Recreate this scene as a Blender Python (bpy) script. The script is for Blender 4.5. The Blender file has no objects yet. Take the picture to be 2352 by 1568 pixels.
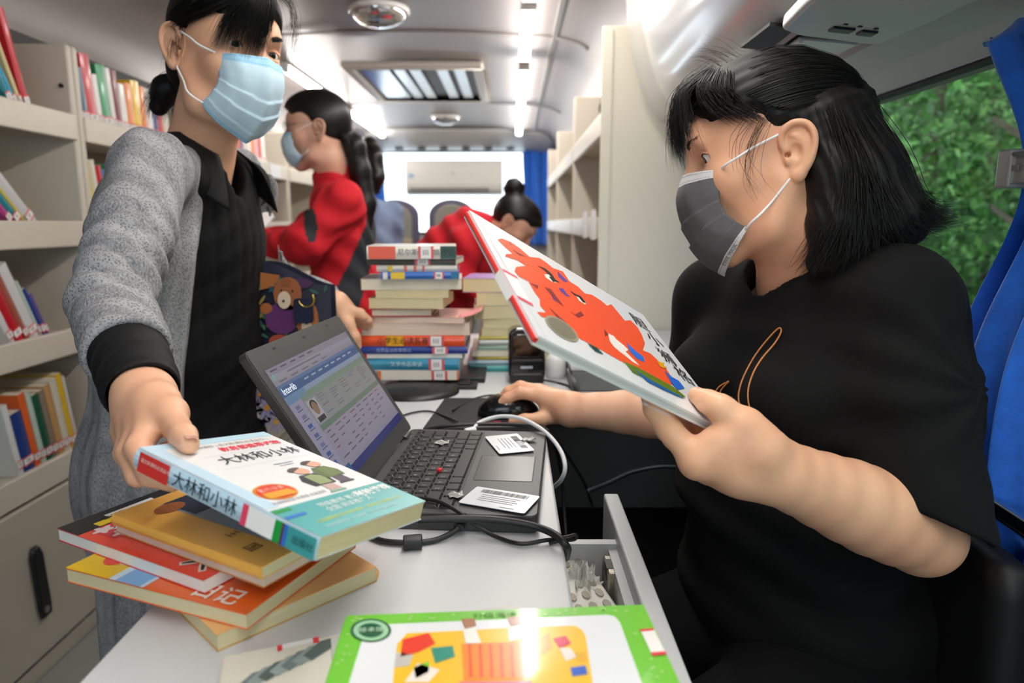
import bpy, bmesh, math, random
import numpy as np
from mathutils import Vector, Matrix
random.seed(7); RNG = np.random.default_rng(11)
SC = bpy.context.scene; COL = SC.collection
# ------------------------------------------------------------------ camera, world, exposure
CAMZ = 1.20; FPX = 1568.0; PITCH = math.atan(271/FPX)
cam_d = bpy.data.cameras.new('camera'); cam_d.lens = 24.0; cam_d.sensor_width = 36.0; cam_d.clip_start = .02
cam = bpy.data.objects.new('camera', cam_d); COL.objects.link(cam); SC.camera = cam
cam.location = (0, 0, CAMZ); cam.rotation_euler = (math.pi/2-PITCH, 0, 0)
cam_d.dof.use_dof = True; cam_d.dof.focus_distance = 0.80; cam_d.dof.aperture_fstop = 4.0
SC.view_settings.view_transform = 'Standard'; SC.view_settings.look = 'None'
SC.view_settings.gamma = 1.0; SC.view_settings.use_curve_mapping = False; SC.view_settings.exposure = 0.72
TUBE_W = 26.0; SKY = 2.6
try:
    SC.cycles.use_denoising = True; SC.cycles.max_bounces = 6; SC.cycles.diffuse_bounces = 3; SC.cycles.glossy_bounces = 3; SC.cycles.transmission_bounces = 3; SC.cycles.sample_clamp_indirect = 6.0; SC.cycles.adaptive_threshold = .03
except Exception: pass
wd = bpy.data.worlds.new('overcast_sky'); SC.world = wd; wd.use_nodes = True
bg = wd.node_tree.nodes['Background']; bg.inputs[0].default_value = (.86, .93, 1.0, 1); bg.inputs[1].default_value = SKY
# ------------------------------------------------------------------ measuring helpers (pixel of the photograph + a known depth/height -> place)
_F = np.array([0, math.cos(PITCH), -math.sin(PITCH)]); _U = np.array([0, math.sin(PITCH), math.cos(PITCH)])
def P(u, v, x=None, y=None, z=None, d=None):
    r = _F+np.array([(u-1176)/FPX, 0, 0])-(v-784)/FPX*_U
    t = d if d is not None else (z-CAMZ)/r[2] if z is not None else y/r[1] if y is not None else x/r[0]
    return np.array([0, 0, CAMZ])+t*r
# ------------------------------------------------------------------ materials
def lin(c):
    if isinstance(c, str): c = [int(c[i:i+2], 16)/255 for i in (0, 2, 4)]
    return tuple(((x/12.92) if x <= .04045 else ((x+.055)/1.055)**2.4) for x in c[:3])+(1,)
_M = {}
def mat(name, col='808080', rough=.5, metal=0, var=0, vscale=8, bump=0, bscale=60, spec=.5, sss=0, emit=None, estr=0, coat=0, stretch=None, sheen=0, alpha=None, trans=0):
    if name in _M: return _M[name]
    m = bpy.data.materials.new(name); m.use_nodes = True; nt = m.node_tree; b = nt.nodes['Principled BSDF']
    c = lin(col); b.inputs['Base Color'].default_value = c
    b.inputs['Roughness'].default_value = rough; b.inputs['Metallic'].default_value = metal
    b.inputs['Specular IOR Level'].default_value = spec
    if coat: b.inputs['Coat Weight'].default_value = coat; b.inputs['Coat Roughness'].default_value = .08
    if sheen: b.inputs['Sheen Weight'].default_value = sheen; b.inputs['Sheen Roughness'].default_value = .5
    if trans: b.inputs['Transmission Weight'].default_value = trans
    if sss:
        b.inputs['Subsurface Weight'].default_value = sss; b.inputs['Subsurface Radius'].default_value = (.012, .004, .002)
        b.inputs['Subsurface Scale'].default_value = .6
    if emit:
        b.inputs['Emission Color'].default_value = lin(emit); b.inputs['Emission Strength'].default_value = estr
    if var or bump:
        tc = nt.nodes.new('ShaderNodeTexCoord'); mp = nt.nodes.new('ShaderNodeMapping'); nt.links.new(tc.outputs['Object'], mp.inputs[0])
        if stretch: mp.inputs['Scale'].default_value = stretch
    if var:
        n = nt.nodes.new('ShaderNodeTexNoise'); n.inputs['Scale'].default_value = vscale; n.inputs['Detail'].default_value = 3
        nt.links.new(mp.outputs[0], n.inputs['Vector'])
        r = nt.nodes.new('ShaderNodeMapRange'); r.inputs[3].default_value = 1-var; r.inputs[4].default_value = 1+var
        nt.links.new(n.outputs[0], r.inputs[0])
        mx = nt.nodes.new('ShaderNodeMix'); mx.data_type = 'RGBA'; mx.blend_type = 'MULTIPLY'; mx.inputs[0].default_value = 1
        mx.inputs[6].default_value = c; nt.links.new(r.outputs[0], mx.inputs[7]); nt.links.new(mx.outputs[2], b.inputs['Base Color'])
    if bump:
        n2 = nt.nodes.new('ShaderNodeTexNoise'); n2.inputs['Scale'].default_value = bscale; n2.inputs['Detail'].default_value = 2
        nt.links.new(mp.outputs[0], n2.inputs['Vector'])
        bp = nt.nodes.new('ShaderNodeBump'); bp.inputs['Strength'].default_value = bump; bp.inputs['Distance'].default_value = .003
        nt.links.new(n2.outputs[0], bp.inputs['Height']); nt.links.new(bp.outputs[0], b.inputs['Normal'])
    _M[name] = m; return m
def flat(hexc, rough=.5, coat=0): return mat('ink_'+hexc+('_%d' % int(rough*100)), hexc, rough, coat=coat)
# ------------------------------------------------------------------ mesh building
def new_obj(name, me, parent=None):
    o = bpy.data.objects.new(name, me); COL.objects.link(o)
    if parent is not None:
        o.parent = parent; o.matrix_parent_inverse = mat_world(parent).inverted()
    return o
def mat_world(o):
    m = o.matrix_basis.copy()
    return m if o.parent is None else mat_world(o.parent) @ o.matrix_parent_inverse @ m
def tag(o, label=None, cat=None, group=None, kind=None):
    if label: o['label'] = label
    if cat: o['category'] = cat
    if group: o['group'] = group
    if kind: o['kind'] = kind
    return o
def thing(name, label, cat, loc=(0, 0, 0), group=None):
    o = bpy.data.objects.new(name, None); COL.objects.link(o); o.location = loc; o.empty_display_size = .05
    return tag(o, label, cat, group)
class MB:
    def __init__(s): s.v = []; s.f = []; s.m = []; s.mi = 0; s.T = None
    def pt(s, p): return tuple(s.T @ Vector(p)) if s.T is not None else tuple(float(c) for c in p)
    def add(s, vs, fs):
        n = len(s.v); s.v += [s.pt(p) for p in vs]; s.f += [tuple(i+n for i in f) for f in fs]; s.m += [s.mi]*len(fs); return s
    def box(s, a, b):
        x0, y0, z0 = a; x1, y1, z1 = b
        return s.add([(x0,y0,z0),(x1,y0,z0),(x1,y1,z0),(x0,y1,z0),(x0,y0,z1),(x1,y0,z1),(x1,y1,z1),(x0,y1,z1)],
                     [(3,2,1,0),(4,5,6,7),(0,1,5,4),(1,2,6,5),(2,3,7,6),(3,0,4,7)])
    def prism(s, poly, z0, z1):      # polygon (x,y) ccw extruded in z
        n = len(poly)
        return s.add([(x,y,z0) for x,y in poly]+[(x,y,z1) for x,y in poly],
                     [tuple(range(n-1,-1,-1)), tuple(range(n,2*n))]+[(i,(i+1)%n,n+(i+1)%n,n+i) for i in range(n)])
    def poly(s, pts): return s.add(pts, [tuple(range(len(pts)))])
    def extr_y(s, prof, y0, y1, close=False):    # open profile (x,z) swept along y
        n = len(prof); r = n if close else n-1
        return s.add([(x,y0,z) for x,z in prof]+[(x,y1,z) for x,z in prof], [(i,(i+1)%n,n+(i+1)%n,n+i) for i in range(r)])
    def tube(s, path, r, n=8, cap=True, flat_=1.0):
        path = [np.array(p, float) for p in path]; m = len(path); rs = r if hasattr(r, '__len__') else [r]*m
        vs = []; ref = np.array([0, 0, 1.0])
        for i, p in enumerate(path):
            t = path[min(i+1,m-1)]-path[max(i-1,0)]; t = t/(np.linalg.norm(t)+1e-12)
            if i == 0 and abs(t@ref) > .9: ref = np.array([1.0, 0, 0])
            a = ref-t*(ref@t); a /= np.linalg.norm(a)+1e-12; ref = a; b = np.cross(t, a)
            for k in range(n):
                th = 2*math.pi*k/n; vs.append(p+rs[i]*(math.cos(th)*a*flat_+math.sin(th)*b))
        fs = [(i*n+k, i*n+(k+1)%n, (i+1)*n+(k+1)%n, (i+1)*n+k) for i in range(m-1) for k in range(n)]
        if cap: fs += [tuple(range(n-1,-1,-1)), tuple(range((m-1)*n, m*n))]
        return s.add(vs, fs)
    def lathe(s, prof, n=24, c=(0,0,0)):   # (r,z)
        vs = [(c[0]+r*math.cos(2*math.pi*k/n), c[1]+r*math.sin(2*math.pi*k/n), c[2]+z) for r, z in prof for k in range(n)]
        return s.add(vs, [(i*n+k, i*n+(k+1)%n, (i+1)*n+(k+1)%n, (i+1)*n+k) for i in range(len(prof)-1) for k in range(n)])
    def grid(s, fn, nu, nv, wrap=False):
        vs = [fn(i/nu, j/nv) for j in range(nv+1) for i in range(nu+1)]
        return s.add(vs, [(j*(nu+1)+i, j*(nu+1)+i+1, (j+1)*(nu+1)+i+1, (j+1)*(nu+1)+i) for j in range(nv) for i in range(nu)])
    def mesh(s, name, mats, smooth=False):
        me = bpy.data.meshes.new(name); me.from_pydata(s.v, [], s.f)
        for m in (mats if isinstance(mats, (list, tuple)) else [mats]): me.materials.append(m)
        me.polygons.foreach_set('material_index', s.m)
        if smooth: me.polygons.foreach_set('use_smooth', [True]*len(s.f))
        me.validate(); me.update(); return me
    def build(s, name, mats, parent=None, smooth=False, bevel=0, seg=2, solid=0, weld=False, subd=0):
        me = s.mesh(name, mats, smooth)
        o = new_obj(name, me, parent)
        if weld or bevel:
            bm = bmesh.new(); bm.from_mesh(me); bmesh.ops.remove_doubles(bm, verts=bm.verts, dist=1e-6)
            bmesh.ops.recalc_face_normals(bm, faces=bm.faces); bm.to_mesh(me); bm.free()
        if solid:
            md = o.modifiers.new('solid', 'SOLIDIFY'); md.thickness = abs(solid); md.offset = -1 if solid > 0 else 1
        if bevel:
            md = o.modifiers.new('bevel', 'BEVEL'); md.width = bevel; md.segments = seg; md.limit_method = 'ANGLE'; md.angle_limit = .6
            md.harden_normals = False
            me.polygons.foreach_set('use_smooth', [True]*len(me.polygons))
            mw = o.modifiers.new('wn', 'WEIGHTED_NORMAL'); mw.keep_sharp = True
        if subd:
            md = o.modifiers.new('sub', 'SUBSURF'); md.levels = subd; md.render_levels = subd
        return o
def struct(o): o['kind'] = 'structure'; return o
def catmull(pts, n):
    pts = np.array(pts, float); m = len(pts); t = np.linspace(0, m-1, n); out = []
    for x in t:
        i = min(int(x), m-2); f = x-i
        p0 = pts[max(i-1,0)]; p1 = pts[i]; p2 = pts[i+1]; p3 = pts[min(i+2,m-1)]
        out.append(.5*((2*p1)+(-p0+p2)*f+(2*p0-5*p1+4*p2-p3)*f*f+(-p0+3*p1-3*p2+p3)*f**3))
    return np.array(out)
def frame(o, x, y):
    """matrix with origin o, x-axis along x and y-axis roughly along y"""
    x = Vector(x).normalized(); z = x.cross(Vector(y)).normalized(); y = z.cross(x)
    return Matrix(((x[0],y[0],z[0],o[0]),(x[1],y[1],z[1],o[1]),(x[2],y[2],z[2],o[2]),(0,0,0,1)))
def text(s, size, hexc, T, parent, name='lettering', align='LEFT', rough=.6, sx=1.0, thick=0.0, spacing=1.0, bold=0, ay='BOTTOM_BASELINE'):
    c = bpy.data.curves.new(name, 'FONT'); c.body = s; c.size = size; c.align_x = align; c.align_y = ay; c.resolution_u = 2
    c.space_line = spacing; c.offset = bold
    t = bpy.data.objects.new('tmp', c); COL.objects.link(t); bpy.context.view_layer.update()
    me = bpy.data.meshes.new_from_object(t.evaluated_get(bpy.context.evaluated_depsgraph_get())); bpy.data.objects.remove(t); bpy.data.curves.remove(c)
    me.name = name; me.materials.clear(); me.materials.append(flat(hexc, rough))
    me.transform(T @ Matrix.Diagonal((sx, 1, 1, 1)))
    return new_obj(name, me, parent)
# ------------------------------------------------------------------ the bus: shell
XL, XR, XC, YB, YF = -1.66, .66, -.5, 6.5, -1.6
cream = mat('cream_paint', 'd2cabb', .38, var=.03, vscale=3)
ceil_m = mat('ceiling_panel', '8a8380', .40, var=.03, vscale=2)
white_gl = mat('white_gloss_plastic', 'e9e9e7', .16, var=.02, vscale=4, coat=.3)
grey_trim = mat('grey_trim', '8f8f8e', .5)
dark_wall = mat('dark_wall', '20282a', .6, var=.15, vscale=5)
floor_m = mat('floor_vinyl', '8c9089', .45, var=.08, vscale=14, bump=.1, bscale=200)
struct(MB().box((XL-.1,YF,-.05),(XR+.1,YB+.1,0)).build('floor', floor_m))
# ceiling: flat centre, coved sides
prof = [(-1.40,1.70),(-1.405,1.78),(-1.38,1.87),(-1.31,1.94),(-1.20,1.975),(-1.06,1.985),(-.8,1.998),(-.5,2.003),(-.2,1.998),(.06,1.985),(.20,1.975),(.31,1.94),(.38,1.87),(.405,1.78),(.40,1.70)]
def smooth_prof(pr, n=60): return [tuple(p) for p in catmull([(x,0,z) for x,z in pr], n)[:, (0,2)]]
sp = smooth_prof(prof)
struct(MB().extr_y(sp, YF, YB).build('ceiling', ceil_m, smooth=True, solid=-.02))
# seams running across the ceiling
tr = MB()
for y in (1.5, 3.05, 4.75, 5.9):
    q = [(x, z-.003) for x, z in sp[12:48]]
    tr.extr_y(q, y, y+.035)
struct(tr.build('trim_1', mat('ceiling_seam', '8c8582', .45), smooth=True, solid=.002))
tr = MB()
for s_ in (0, 1):
    X = lambda x: x if s_ == 0 else 2*XC-x
    tr.box((min(X(-1.17),X(-1.19)), YF, 1.972), (max(X(-1.17),X(-1.19)), YB, 1.984))
struct(tr.build('trim_2', grey_trim))
struct(MB().box((XL-.05,YF,0),(XL,YB,1.72)).build('wall_left', dark_wall))
# closing panel from the coves out to the walls
struct(MB().box((XL,YF,1.70),(-1.40,YB,1.735)).build('trim_3', mat('dark_trim', '30302f', .6)))
struct(MB().box((.40,2.2,1.70),(XR,YB,1.735)).build('trim_4', mat('dark_trim', '30302f', .6)))
# right wall with its window opening (y .1..1.95, z .90..1.425)
wr = MB(); W0, W1, WZ0, WZ1 = -1.2, 1.98, .88, 1.425
wr.box((XR,YF,0),(XR+.05,YB,WZ0)); wr.box((XR,YF,WZ1),(XR+.05,YB,1.75)); wr.box((XR,W1,WZ0),(XR+.05,YB,WZ1)); wr.box((XR,YF,WZ0),(XR+.05,W0,WZ1))
struct(wr.build('wall_right', mat('wall_grey', '8b8a88', .55, var=.05)))
# glass
def glass_mat(name, tint, refl=.02):
    m = bpy.data.materials.new(name); m.use_nodes = True; nt = m.node_tree; nt.nodes.clear()
    out = nt.nodes.new('ShaderNodeOutputMaterial'); mx = nt.nodes.new('ShaderNodeMixShader'); t = nt.nodes.new('ShaderNodeBsdfTransparent'); g = nt.nodes.new('ShaderNodeBsdfGlossy')
    mx.inputs[0].default_value = refl
    t.inputs[0].default_value = lin(tint); g.inputs['Roughness'].default_value = .02
    nt.links.new(t.outputs[0], mx.inputs[1]); nt.links.new(g.outputs[0], mx.inputs[2]); nt.links.new(mx.outputs[0], out.inputs[0]); return m
glass_side = glass_mat('window_glass', 'dfe6e0'); glass_rear = glass_mat('rear_glass', 'f4f8fa')
w1 = struct(MB().box((XR+.02,W0,WZ0),(XR+.026,W1,WZ1)).build('window_1', glass_side))
fr = MB()
for a, b in (((XR-.003,W0,WZ1-.004),(XR+.02,W1,WZ1+.004)), ((XR-.004,W0,WZ0-.015),(XR+.02,W1,WZ0+.015)), ((XR-.004,W1-.02,WZ0),(XR+.02,W1+.02,WZ1)), ((XR-.002,.30,WZ0),(XR+.02,.335,WZ1))): fr.box(a, b)
fr.build('window_frame', mat('black_rubber', '161718', .6), w1, bevel=.003)
# rear wall with its bright window
rw = MB(); rx0, rx1, rz0, rz1 = -1.215, .125, 1.12, 1.845
rw.box((XL,YB,0),(XR,YB+.05,rz0)); rw.box((XL,YB,rz1),(XR,YB+.05,2.05)); rw.box((XL,YB,rz0),(rx0,YB+.05,rz1)); rw.box((rx1,YB,rz0),(XR,YB+.05,rz1))
struct(rw.build('wall_rear', mat('rear_panel', 'b6b4b1', .5)))
w2 = struct(MB().box((rx0,YB+.02,rz0),(rx1,YB+.026,rz1)).build('window_2', glass_rear))
fr = MB(); t = .022
fr.box((rx0-t,YB-.01,rz1),(rx1+t,YB+.02,rz1+t)); fr.box((rx0-t,YB-.01,rz0-t),(rx1+t,YB+.02,rz0)); fr.box((rx0-t,YB-.01,rz0),(rx0,YB+.02,rz1)); fr.box((rx1,YB-.01,rz0),(rx1+t,YB+.02,rz1))
fr.build('window_frame', mat('black_rubber'), w2, bevel=.004)
# moulded header over the rear window
hd = smooth_prof([(6.5,1.86),(6.36,1.865),(6.22,1.90),(6.10,1.945),(6.02,1.985)], 16)
def header(i, j):
    y, z = hd[int(round(j*15))]; x = XL+.2+(XR-XL-.45)*i
    e = abs(i-.5)*2
    return (x, y+.10*e**3, z-.05*e**4)
struct(MB().grid(header, 24, 15).build('trim_5', mat('header_panel', 'b9b7b5', .45), smooth=True, solid=.012))
tr = MB()
for k in range(6):
    x = -1.05+k*.2
    tr.box((x,6.33,1.852),(x+.07,6.37,1.866))
struct(tr.build('trim_6', mat('black_rubber')))
# unseen bus front behind the photographer, windscreen added and sized to let in sky light
fw = MB(); fw.box((XL,YF-.05,0),(XR,YF,1.0)); fw.box((XL,YF-.05,1.72),(XR,YF,2.05)); fw.box((XL,YF-.05,1.0),(XL+.3,YF,1.72)); fw.box((XR-.3,YF-.05,1.0),(XR,YF,1.72))
struct(fw.build('wall_front', mat('wall_grey')))
w3 = struct(MB().box((XL+.3,YF-.03,1.0),(XR-.3,YF-.024,1.72)).build('window_3', glass_rear))
# ------------------------------------------------------------------ fluorescent tubes
emit = mat('tube_light', 'ffffff', .4, emit='fff9f2', estr=TUBE_W)
def lamp(x, y0, y1, z, label, w=.046):
    t = thing('fluorescent_lamp', label, 'ceiling light', (x, y0, z), 'fluorescent ceiling lamps')
    hs = MB()
    for k in (y0-.02, y1-.012): hs.box((x-w/2-.003,k,z-.028),(x+w/2+.003,k+.032,z+.02))
    hs.box((x-w/2,y0,z+.008),(x+w/2,y1,z+.022))
    hs.build('lamp_housing', mat('lamp_white', 'e8e8e6', .4), t, bevel=.004)
    b = MB(); n = 10; pr = [(x+w/2*math.cos(math.pi*(1+k/n)), z+.008+.03*math.sin(math.pi*(1+k/n))) for k in range(n+1)]
    b.extr_y(pr, y0+.012, y1-.012, close=True); b.build('lamp_diffuser', emit, t, smooth=True)
for y0, y1, lb in ((1.55,2.45,'white fluorescent tube on the right of the ceiling, above the picture edge'),(2.52,3.30,'longest bright fluorescent tube of the right ceiling row, nearest the viewer'),(3.47,4.64,'middle fluorescent tube of the right ceiling row'),(4.76,5.97,'farthest short fluorescent tube of the right ceiling row'),
                   (-1.0,.2,'unseen fluorescent tube behind the photographer, added to light the foreground'),(.28,1.48,'unseen fluorescent tube over the desk, added to light the foreground')):  # two unseen tubes added to brighten the foreground
    lamp(.058, y0, y1, 1.955, lb)
for y0, y1, lb in ((3.52,4.72,'fluorescent tube of the left ceiling row beside the blue-masked woman'),(4.86,6.1,'farthest fluorescent tube of the left ceiling row, by the red jacket woman'),):
    lamp(-1.118, y0, y1, 1.955, lb)
# ------------------------------------------------------------------ roof hatch, dome lamps
hx0, hx1, hy0, hy1, hz = -.80, -.20, 3.62, 4.52, 1.995
rh = thing('roof_hatch', 'cream framed roof hatch with a metal shutter in the ceiling', 'roof hatch', (XC, 4.07, hz))
fr = MB(); t = .055; zb = hz-.035
for a, b in (((hx0-t,hy0-t,zb),(hx1+t,hy0,hz)), ((hx0-t,hy1,zb),(hx1+t,hy1+t,hz)), ((hx0-t,hy0,zb),(hx0,hy1,hz)), ((hx1,hy0,zb),(hx1+t,hy1,hz))): fr.box(a, b)
fr.build('hatch_frame', mat('hatch_frame', 'c9c2b8', .4), rh, bevel=.012, weld=True)
MB().box((hx0,hy0,hz-.006),(hx1,hy1,hz-.002)).build('hatch_backing', mat('hatch_dark', '4d4640', .5), rh)
sl_m = mat('hatch_metal', 'b9bcbd', .25, metal=.7)
for k, (a, b) in enumerate(((.02,.17),(.19,.25),(.27,.33),(.41,.47),(.50,.56))):
    o = MB().box((hx0+a,hy0+.06,hz-.022),(hx0+b,hy1-.06,hz-.010)).build('slat', sl_m, rh, bevel=.004)
dome_gl = mat('dome_chrome', 'd8d8da', .06, metal=.9)
for (y, r, lb) in ((2.74,.115,'large round glass dome lamp on the ceiling, nearest'),(5.36,.11,'small round dome lamp on the ceiling before the rear window')):
    d = thing('dome_lamp', lb, 'ceiling lamp', (-.50, y, 1.99))
    MB().lathe([(0,0),(r,0),(r,-.012),(r*.93,-.02),(r*.86,-.016)], 40, (-.5,y,1.995)).build('rim', mat('dome_white', 'd9d7d4', .25), d, smooth=True)
    MB().lathe([(r*.88*math.cos(a), -.016-.05*math.sin(a)) for a in np.linspace(0, math.pi/2, 12)], 40, (-.5,y,1.995)).build('glass_dome', dome_gl, d, smooth=True)
# ------------------------------------------------------------------ overhead duct on the right (y .. 2.08)
dp = [(.10,1.979),(.22,1.974),(.285,1.955),(.315,1.90),(.325,1.82),(.338,1.72),(.362,1.62),(.398,1.535),(.432,1.495),(.45,1.488)]
dps = smooth_prof(dp, 40)
du = thing('overhead_duct', 'glossy white overhead luggage duct above the seated woman', 'overhead duct', (.4, 1, 1.49))
def flare(x, y): return x-.058*min(1, max(0, (2.06-y)/1.1))*min(1, max(0, (.60-x)/.14))
ys_ = [2.06,1.8,1.5,1.2,.95,.6,0,YF]
def sweep(pr, name, m, sol, smooth=False):
    b = MB(); n = len(pr)
    vs = [(flare(x, y) if x > .30 else x, y, z) for y in ys_ for x, z in pr]
    b.add(vs, [(k*n+i, k*n+i+1, (k+1)*n+i+1, (k+1)*n+i) for k in range(len(ys_)-1) for i in range(n-1)])
    return b.build(name, m, du, smooth=smooth, solid=sol)
dps2 = [(x-.058*0, z) for x, z in dps]
sweep(dps, 'duct_shell', white_gl, -.004, True)
b = MB(); b.add([(x,2.06,z) for x,z in dps]+[(.655,2.06,1.44),(.655,2.06,1.97)], [tuple(range(len(dps)+2))]); b.build('end_cap', white_gl, du)
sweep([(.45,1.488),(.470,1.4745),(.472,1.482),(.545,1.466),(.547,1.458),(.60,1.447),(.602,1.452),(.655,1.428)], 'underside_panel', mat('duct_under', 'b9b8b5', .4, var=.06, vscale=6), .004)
sweep([(.452,1.484),(.462,1.468),(.470,1.4735)], 'trim_strip', mat('strip_grey', '9c9c9b', .35), .003)
# service console under the duct: raised moulding, rocker switches, open lamp flap
sc_ = thing('service_console', 'white switch console with a hanging flap under the overhead duct', 'console', (.44, 1.0, 1.46))
T = frame((.372,1.0,1.478), (1,0,-.10), (0,-1,0))      # local x across to the wall, y towards the viewer, z down
b = MB(); b.T = T; b.prism([(.0,.0),(.03,-.018),(.135,-.026),(.150,-.015),(.158,.10),(.16,.32),(-.012,.32),(-.01,.10)], -.008, .016); b.build('console_body', mat('console_white', 'cfcfcd', .3), sc_, bevel=.007, seg=3)
for i, (x, y, w) in enumerate(((.055,.022,.030),(.094,.020,.022))):
    b = MB(); b.T = T; b.box((x,y,.015),(x+w,y+.020,.019)); b.build('switch', mat('switch_black', '1b1c1e', .3), sc_, bevel=.002)
for x, y in ((.062,.052),(.082,.050),(.104,.048)):
    b = MB(); b.T = T; b.box((x,y,.015),(x+.005,y+.004,.0175)); b.build('indicator', mat('switch_black'), sc_)
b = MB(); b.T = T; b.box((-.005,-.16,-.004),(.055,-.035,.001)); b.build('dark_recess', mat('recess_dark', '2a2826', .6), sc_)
b = MB(); b.T = T; b.prism([(.05,-.15),(.125,-.14),(.13,-.045),(.045,-.05)], .006, .011); b.build('flap', mat('flap_white', 'd6d8da', .25), sc_, bevel=.002)
b = MB(); b.T = T; b.tube([(.048,-.15,.012),(.048,-.05,.012)], .004, 8); b.build('flap_hinge', mat('flap_white'), sc_)
# ------------------------------------------------------------------ curtains
blue = mat('blue_velvet', '1f70dc', .75, var=.35, vscale=38, bump=.25, bscale=120, sheen=.4)
def curtain(name, label, x, y0, y1, z0, z1, waves, amp, pinch=None, seed=1, group=None, nx=90, nz=50, drift=0):
    rn = np.random.default_rng(seed); ph = rn.uniform(0, 6.28, 4)
    def fn(i, j):
        z = z1+(z0-z1)*j; k = 1.0
        yc = (y0+y1)/2; hw = (y1-y0)/2
        if pinch:
            pz, pw, pc = pinch; g = math.exp(-((z-pz)/.16)**2); hw2 = hw*(1-g)+pw*g; yc2 = yc*(1-g)+pc*g
        else: hw2, yc2 = hw, yc
        s = i*2-1
        w = math.sin(waves*math.pi*i+ph[0]+.6*math.sin(3*j+ph[1]))+.35*math.sin(waves*2.3*math.pi*i+ph[2]+j*2)
        return (x-amp*w*(hw2/hw)**.3*(.6+.4*j) - .012*math.sin(j*5+i*9), yc2+hw2*s+.006*math.sin(j*9+i*20)+drift*j, z+ (.012*math.sin(waves*math.pi*i+ph[3]) if j == 0 else 0))
    return fn
def add_curtain(label, fn, nx=110, nz=60):
    o = MB().grid(fn, nx, nz).build('curtain', blue, smooth=True, solid=.003); return tag(o, label, 'curtain', 'blue window curtains')
cur = thing('curtain', 'bright blue velvet curtain gathered in a grey clip beside the seated woman', 'curtain', (.6,.8,.75), 'blue window curtains')
o = MB().grid(curtain('c', '', .60, .60, .955, .70, 1.425, 9, .021, pinch=(1.255,.085,.725), seed=3), 130, 70).build('curtain_cloth', blue, cur, smooth=True, solid=.003)
b = MB(); b.box((.552,.60,1.243),(.560,.790,1.277)); b.box((.552,.782,1.243),(.640,.790,1.277)); b.box((.548,.774,1.239),(.60,.796,1.281)); b.build('curtain_clip', mat('clip_grey', 'b4b2ab', .4), cur, bevel=.003)
b = MB(); b.box((.5505,.765,1.257),(.5525,.778,1.263)); b.build('clip_slot', mat('clip_dark', '8d8b86', .5), cur)
add_curtain('blue curtain hanging at the far end of the side window by the cream panel', curtain('c','', .62, 1.72, 2.03, .62, 1.415, 8, .014, seed=5))
add_curtain('blue curtain on the right of the bright rear window', curtain('c','', 0, -.17, .17, 1.0, 1.86, 6, .03, seed=8), 60, 30)
bc = COL.objects[-1] if False else bpy.data.objects[[o.name for o in bpy.data.objects if o.get('label','').startswith('blue curtain on the right')][0]]
bc.rotation_euler = (0, 0, math.pi/2); bc.location = (.27, 6.40, 0)
add_curtain('blue curtain on the left of the bright rear window', curtain('c','', 0, -.13, .13, 1.0, 1.86, 5, .03, seed=9), 60, 30)
bc = bpy.data.objects[[o.name for o in bpy.data.objects if o.get('label','').startswith('blue curtain on the left')][0]]
bc.rotation_euler = (0, 0, math.pi/2); bc.location = (-1.30, 6.40, 0)
# ------------------------------------------------------------------ air conditioner on the rear window
ac = thing('air_conditioner', 'white wall air conditioner mounted across the bright rear window', 'air conditioner', (-.52, 6.3, 1.45))
acm = mat('ac_white', 'd3d0c9', .4)
prf = smooth_prof([(6.50,1.455),(6.30,1.455),(6.245,1.50),(6.24,1.58),(6.245,1.70),(6.275,1.755),(6.50,1.76)], 26)
b = MB(); ax0, ax1 = -.95, -.085
b.add([(ax0,y,z) for y,z in prf]+[(ax1,y,z) for y,z in prf], [(i,i+1,27+i-1+0,26+i) if False else (i,26+i,27+i,i+1) for i in range(25)]+[tuple(range(25,-1,-1)), tuple(range(26,52))])
b.build('ac_body', acm, ac, bevel=.006)
MB().box((ax0+.04,6.235,1.478),(ax1-.12,6.27,1.515)).build('louvre', mat('ac_louvre', '77736d', .5), ac, bevel=.004)
MB().box((ax0+.01,6.2385,1.535),(ax1-.01,6.2405,1.538)).build('panel_seam', mat('ac_seam', '8d8982', .5), ac)
MB().box((ax0+.03,6.238,1.60),(ax0+.075,6.2405,1.635)).build('energy_sticker', flat('8fa9c9'), ac)
MB().box((-.535,6.238,1.625),(-.515,6.2405,1.645)).build('badge', flat('a9a59e'), ac)
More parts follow.
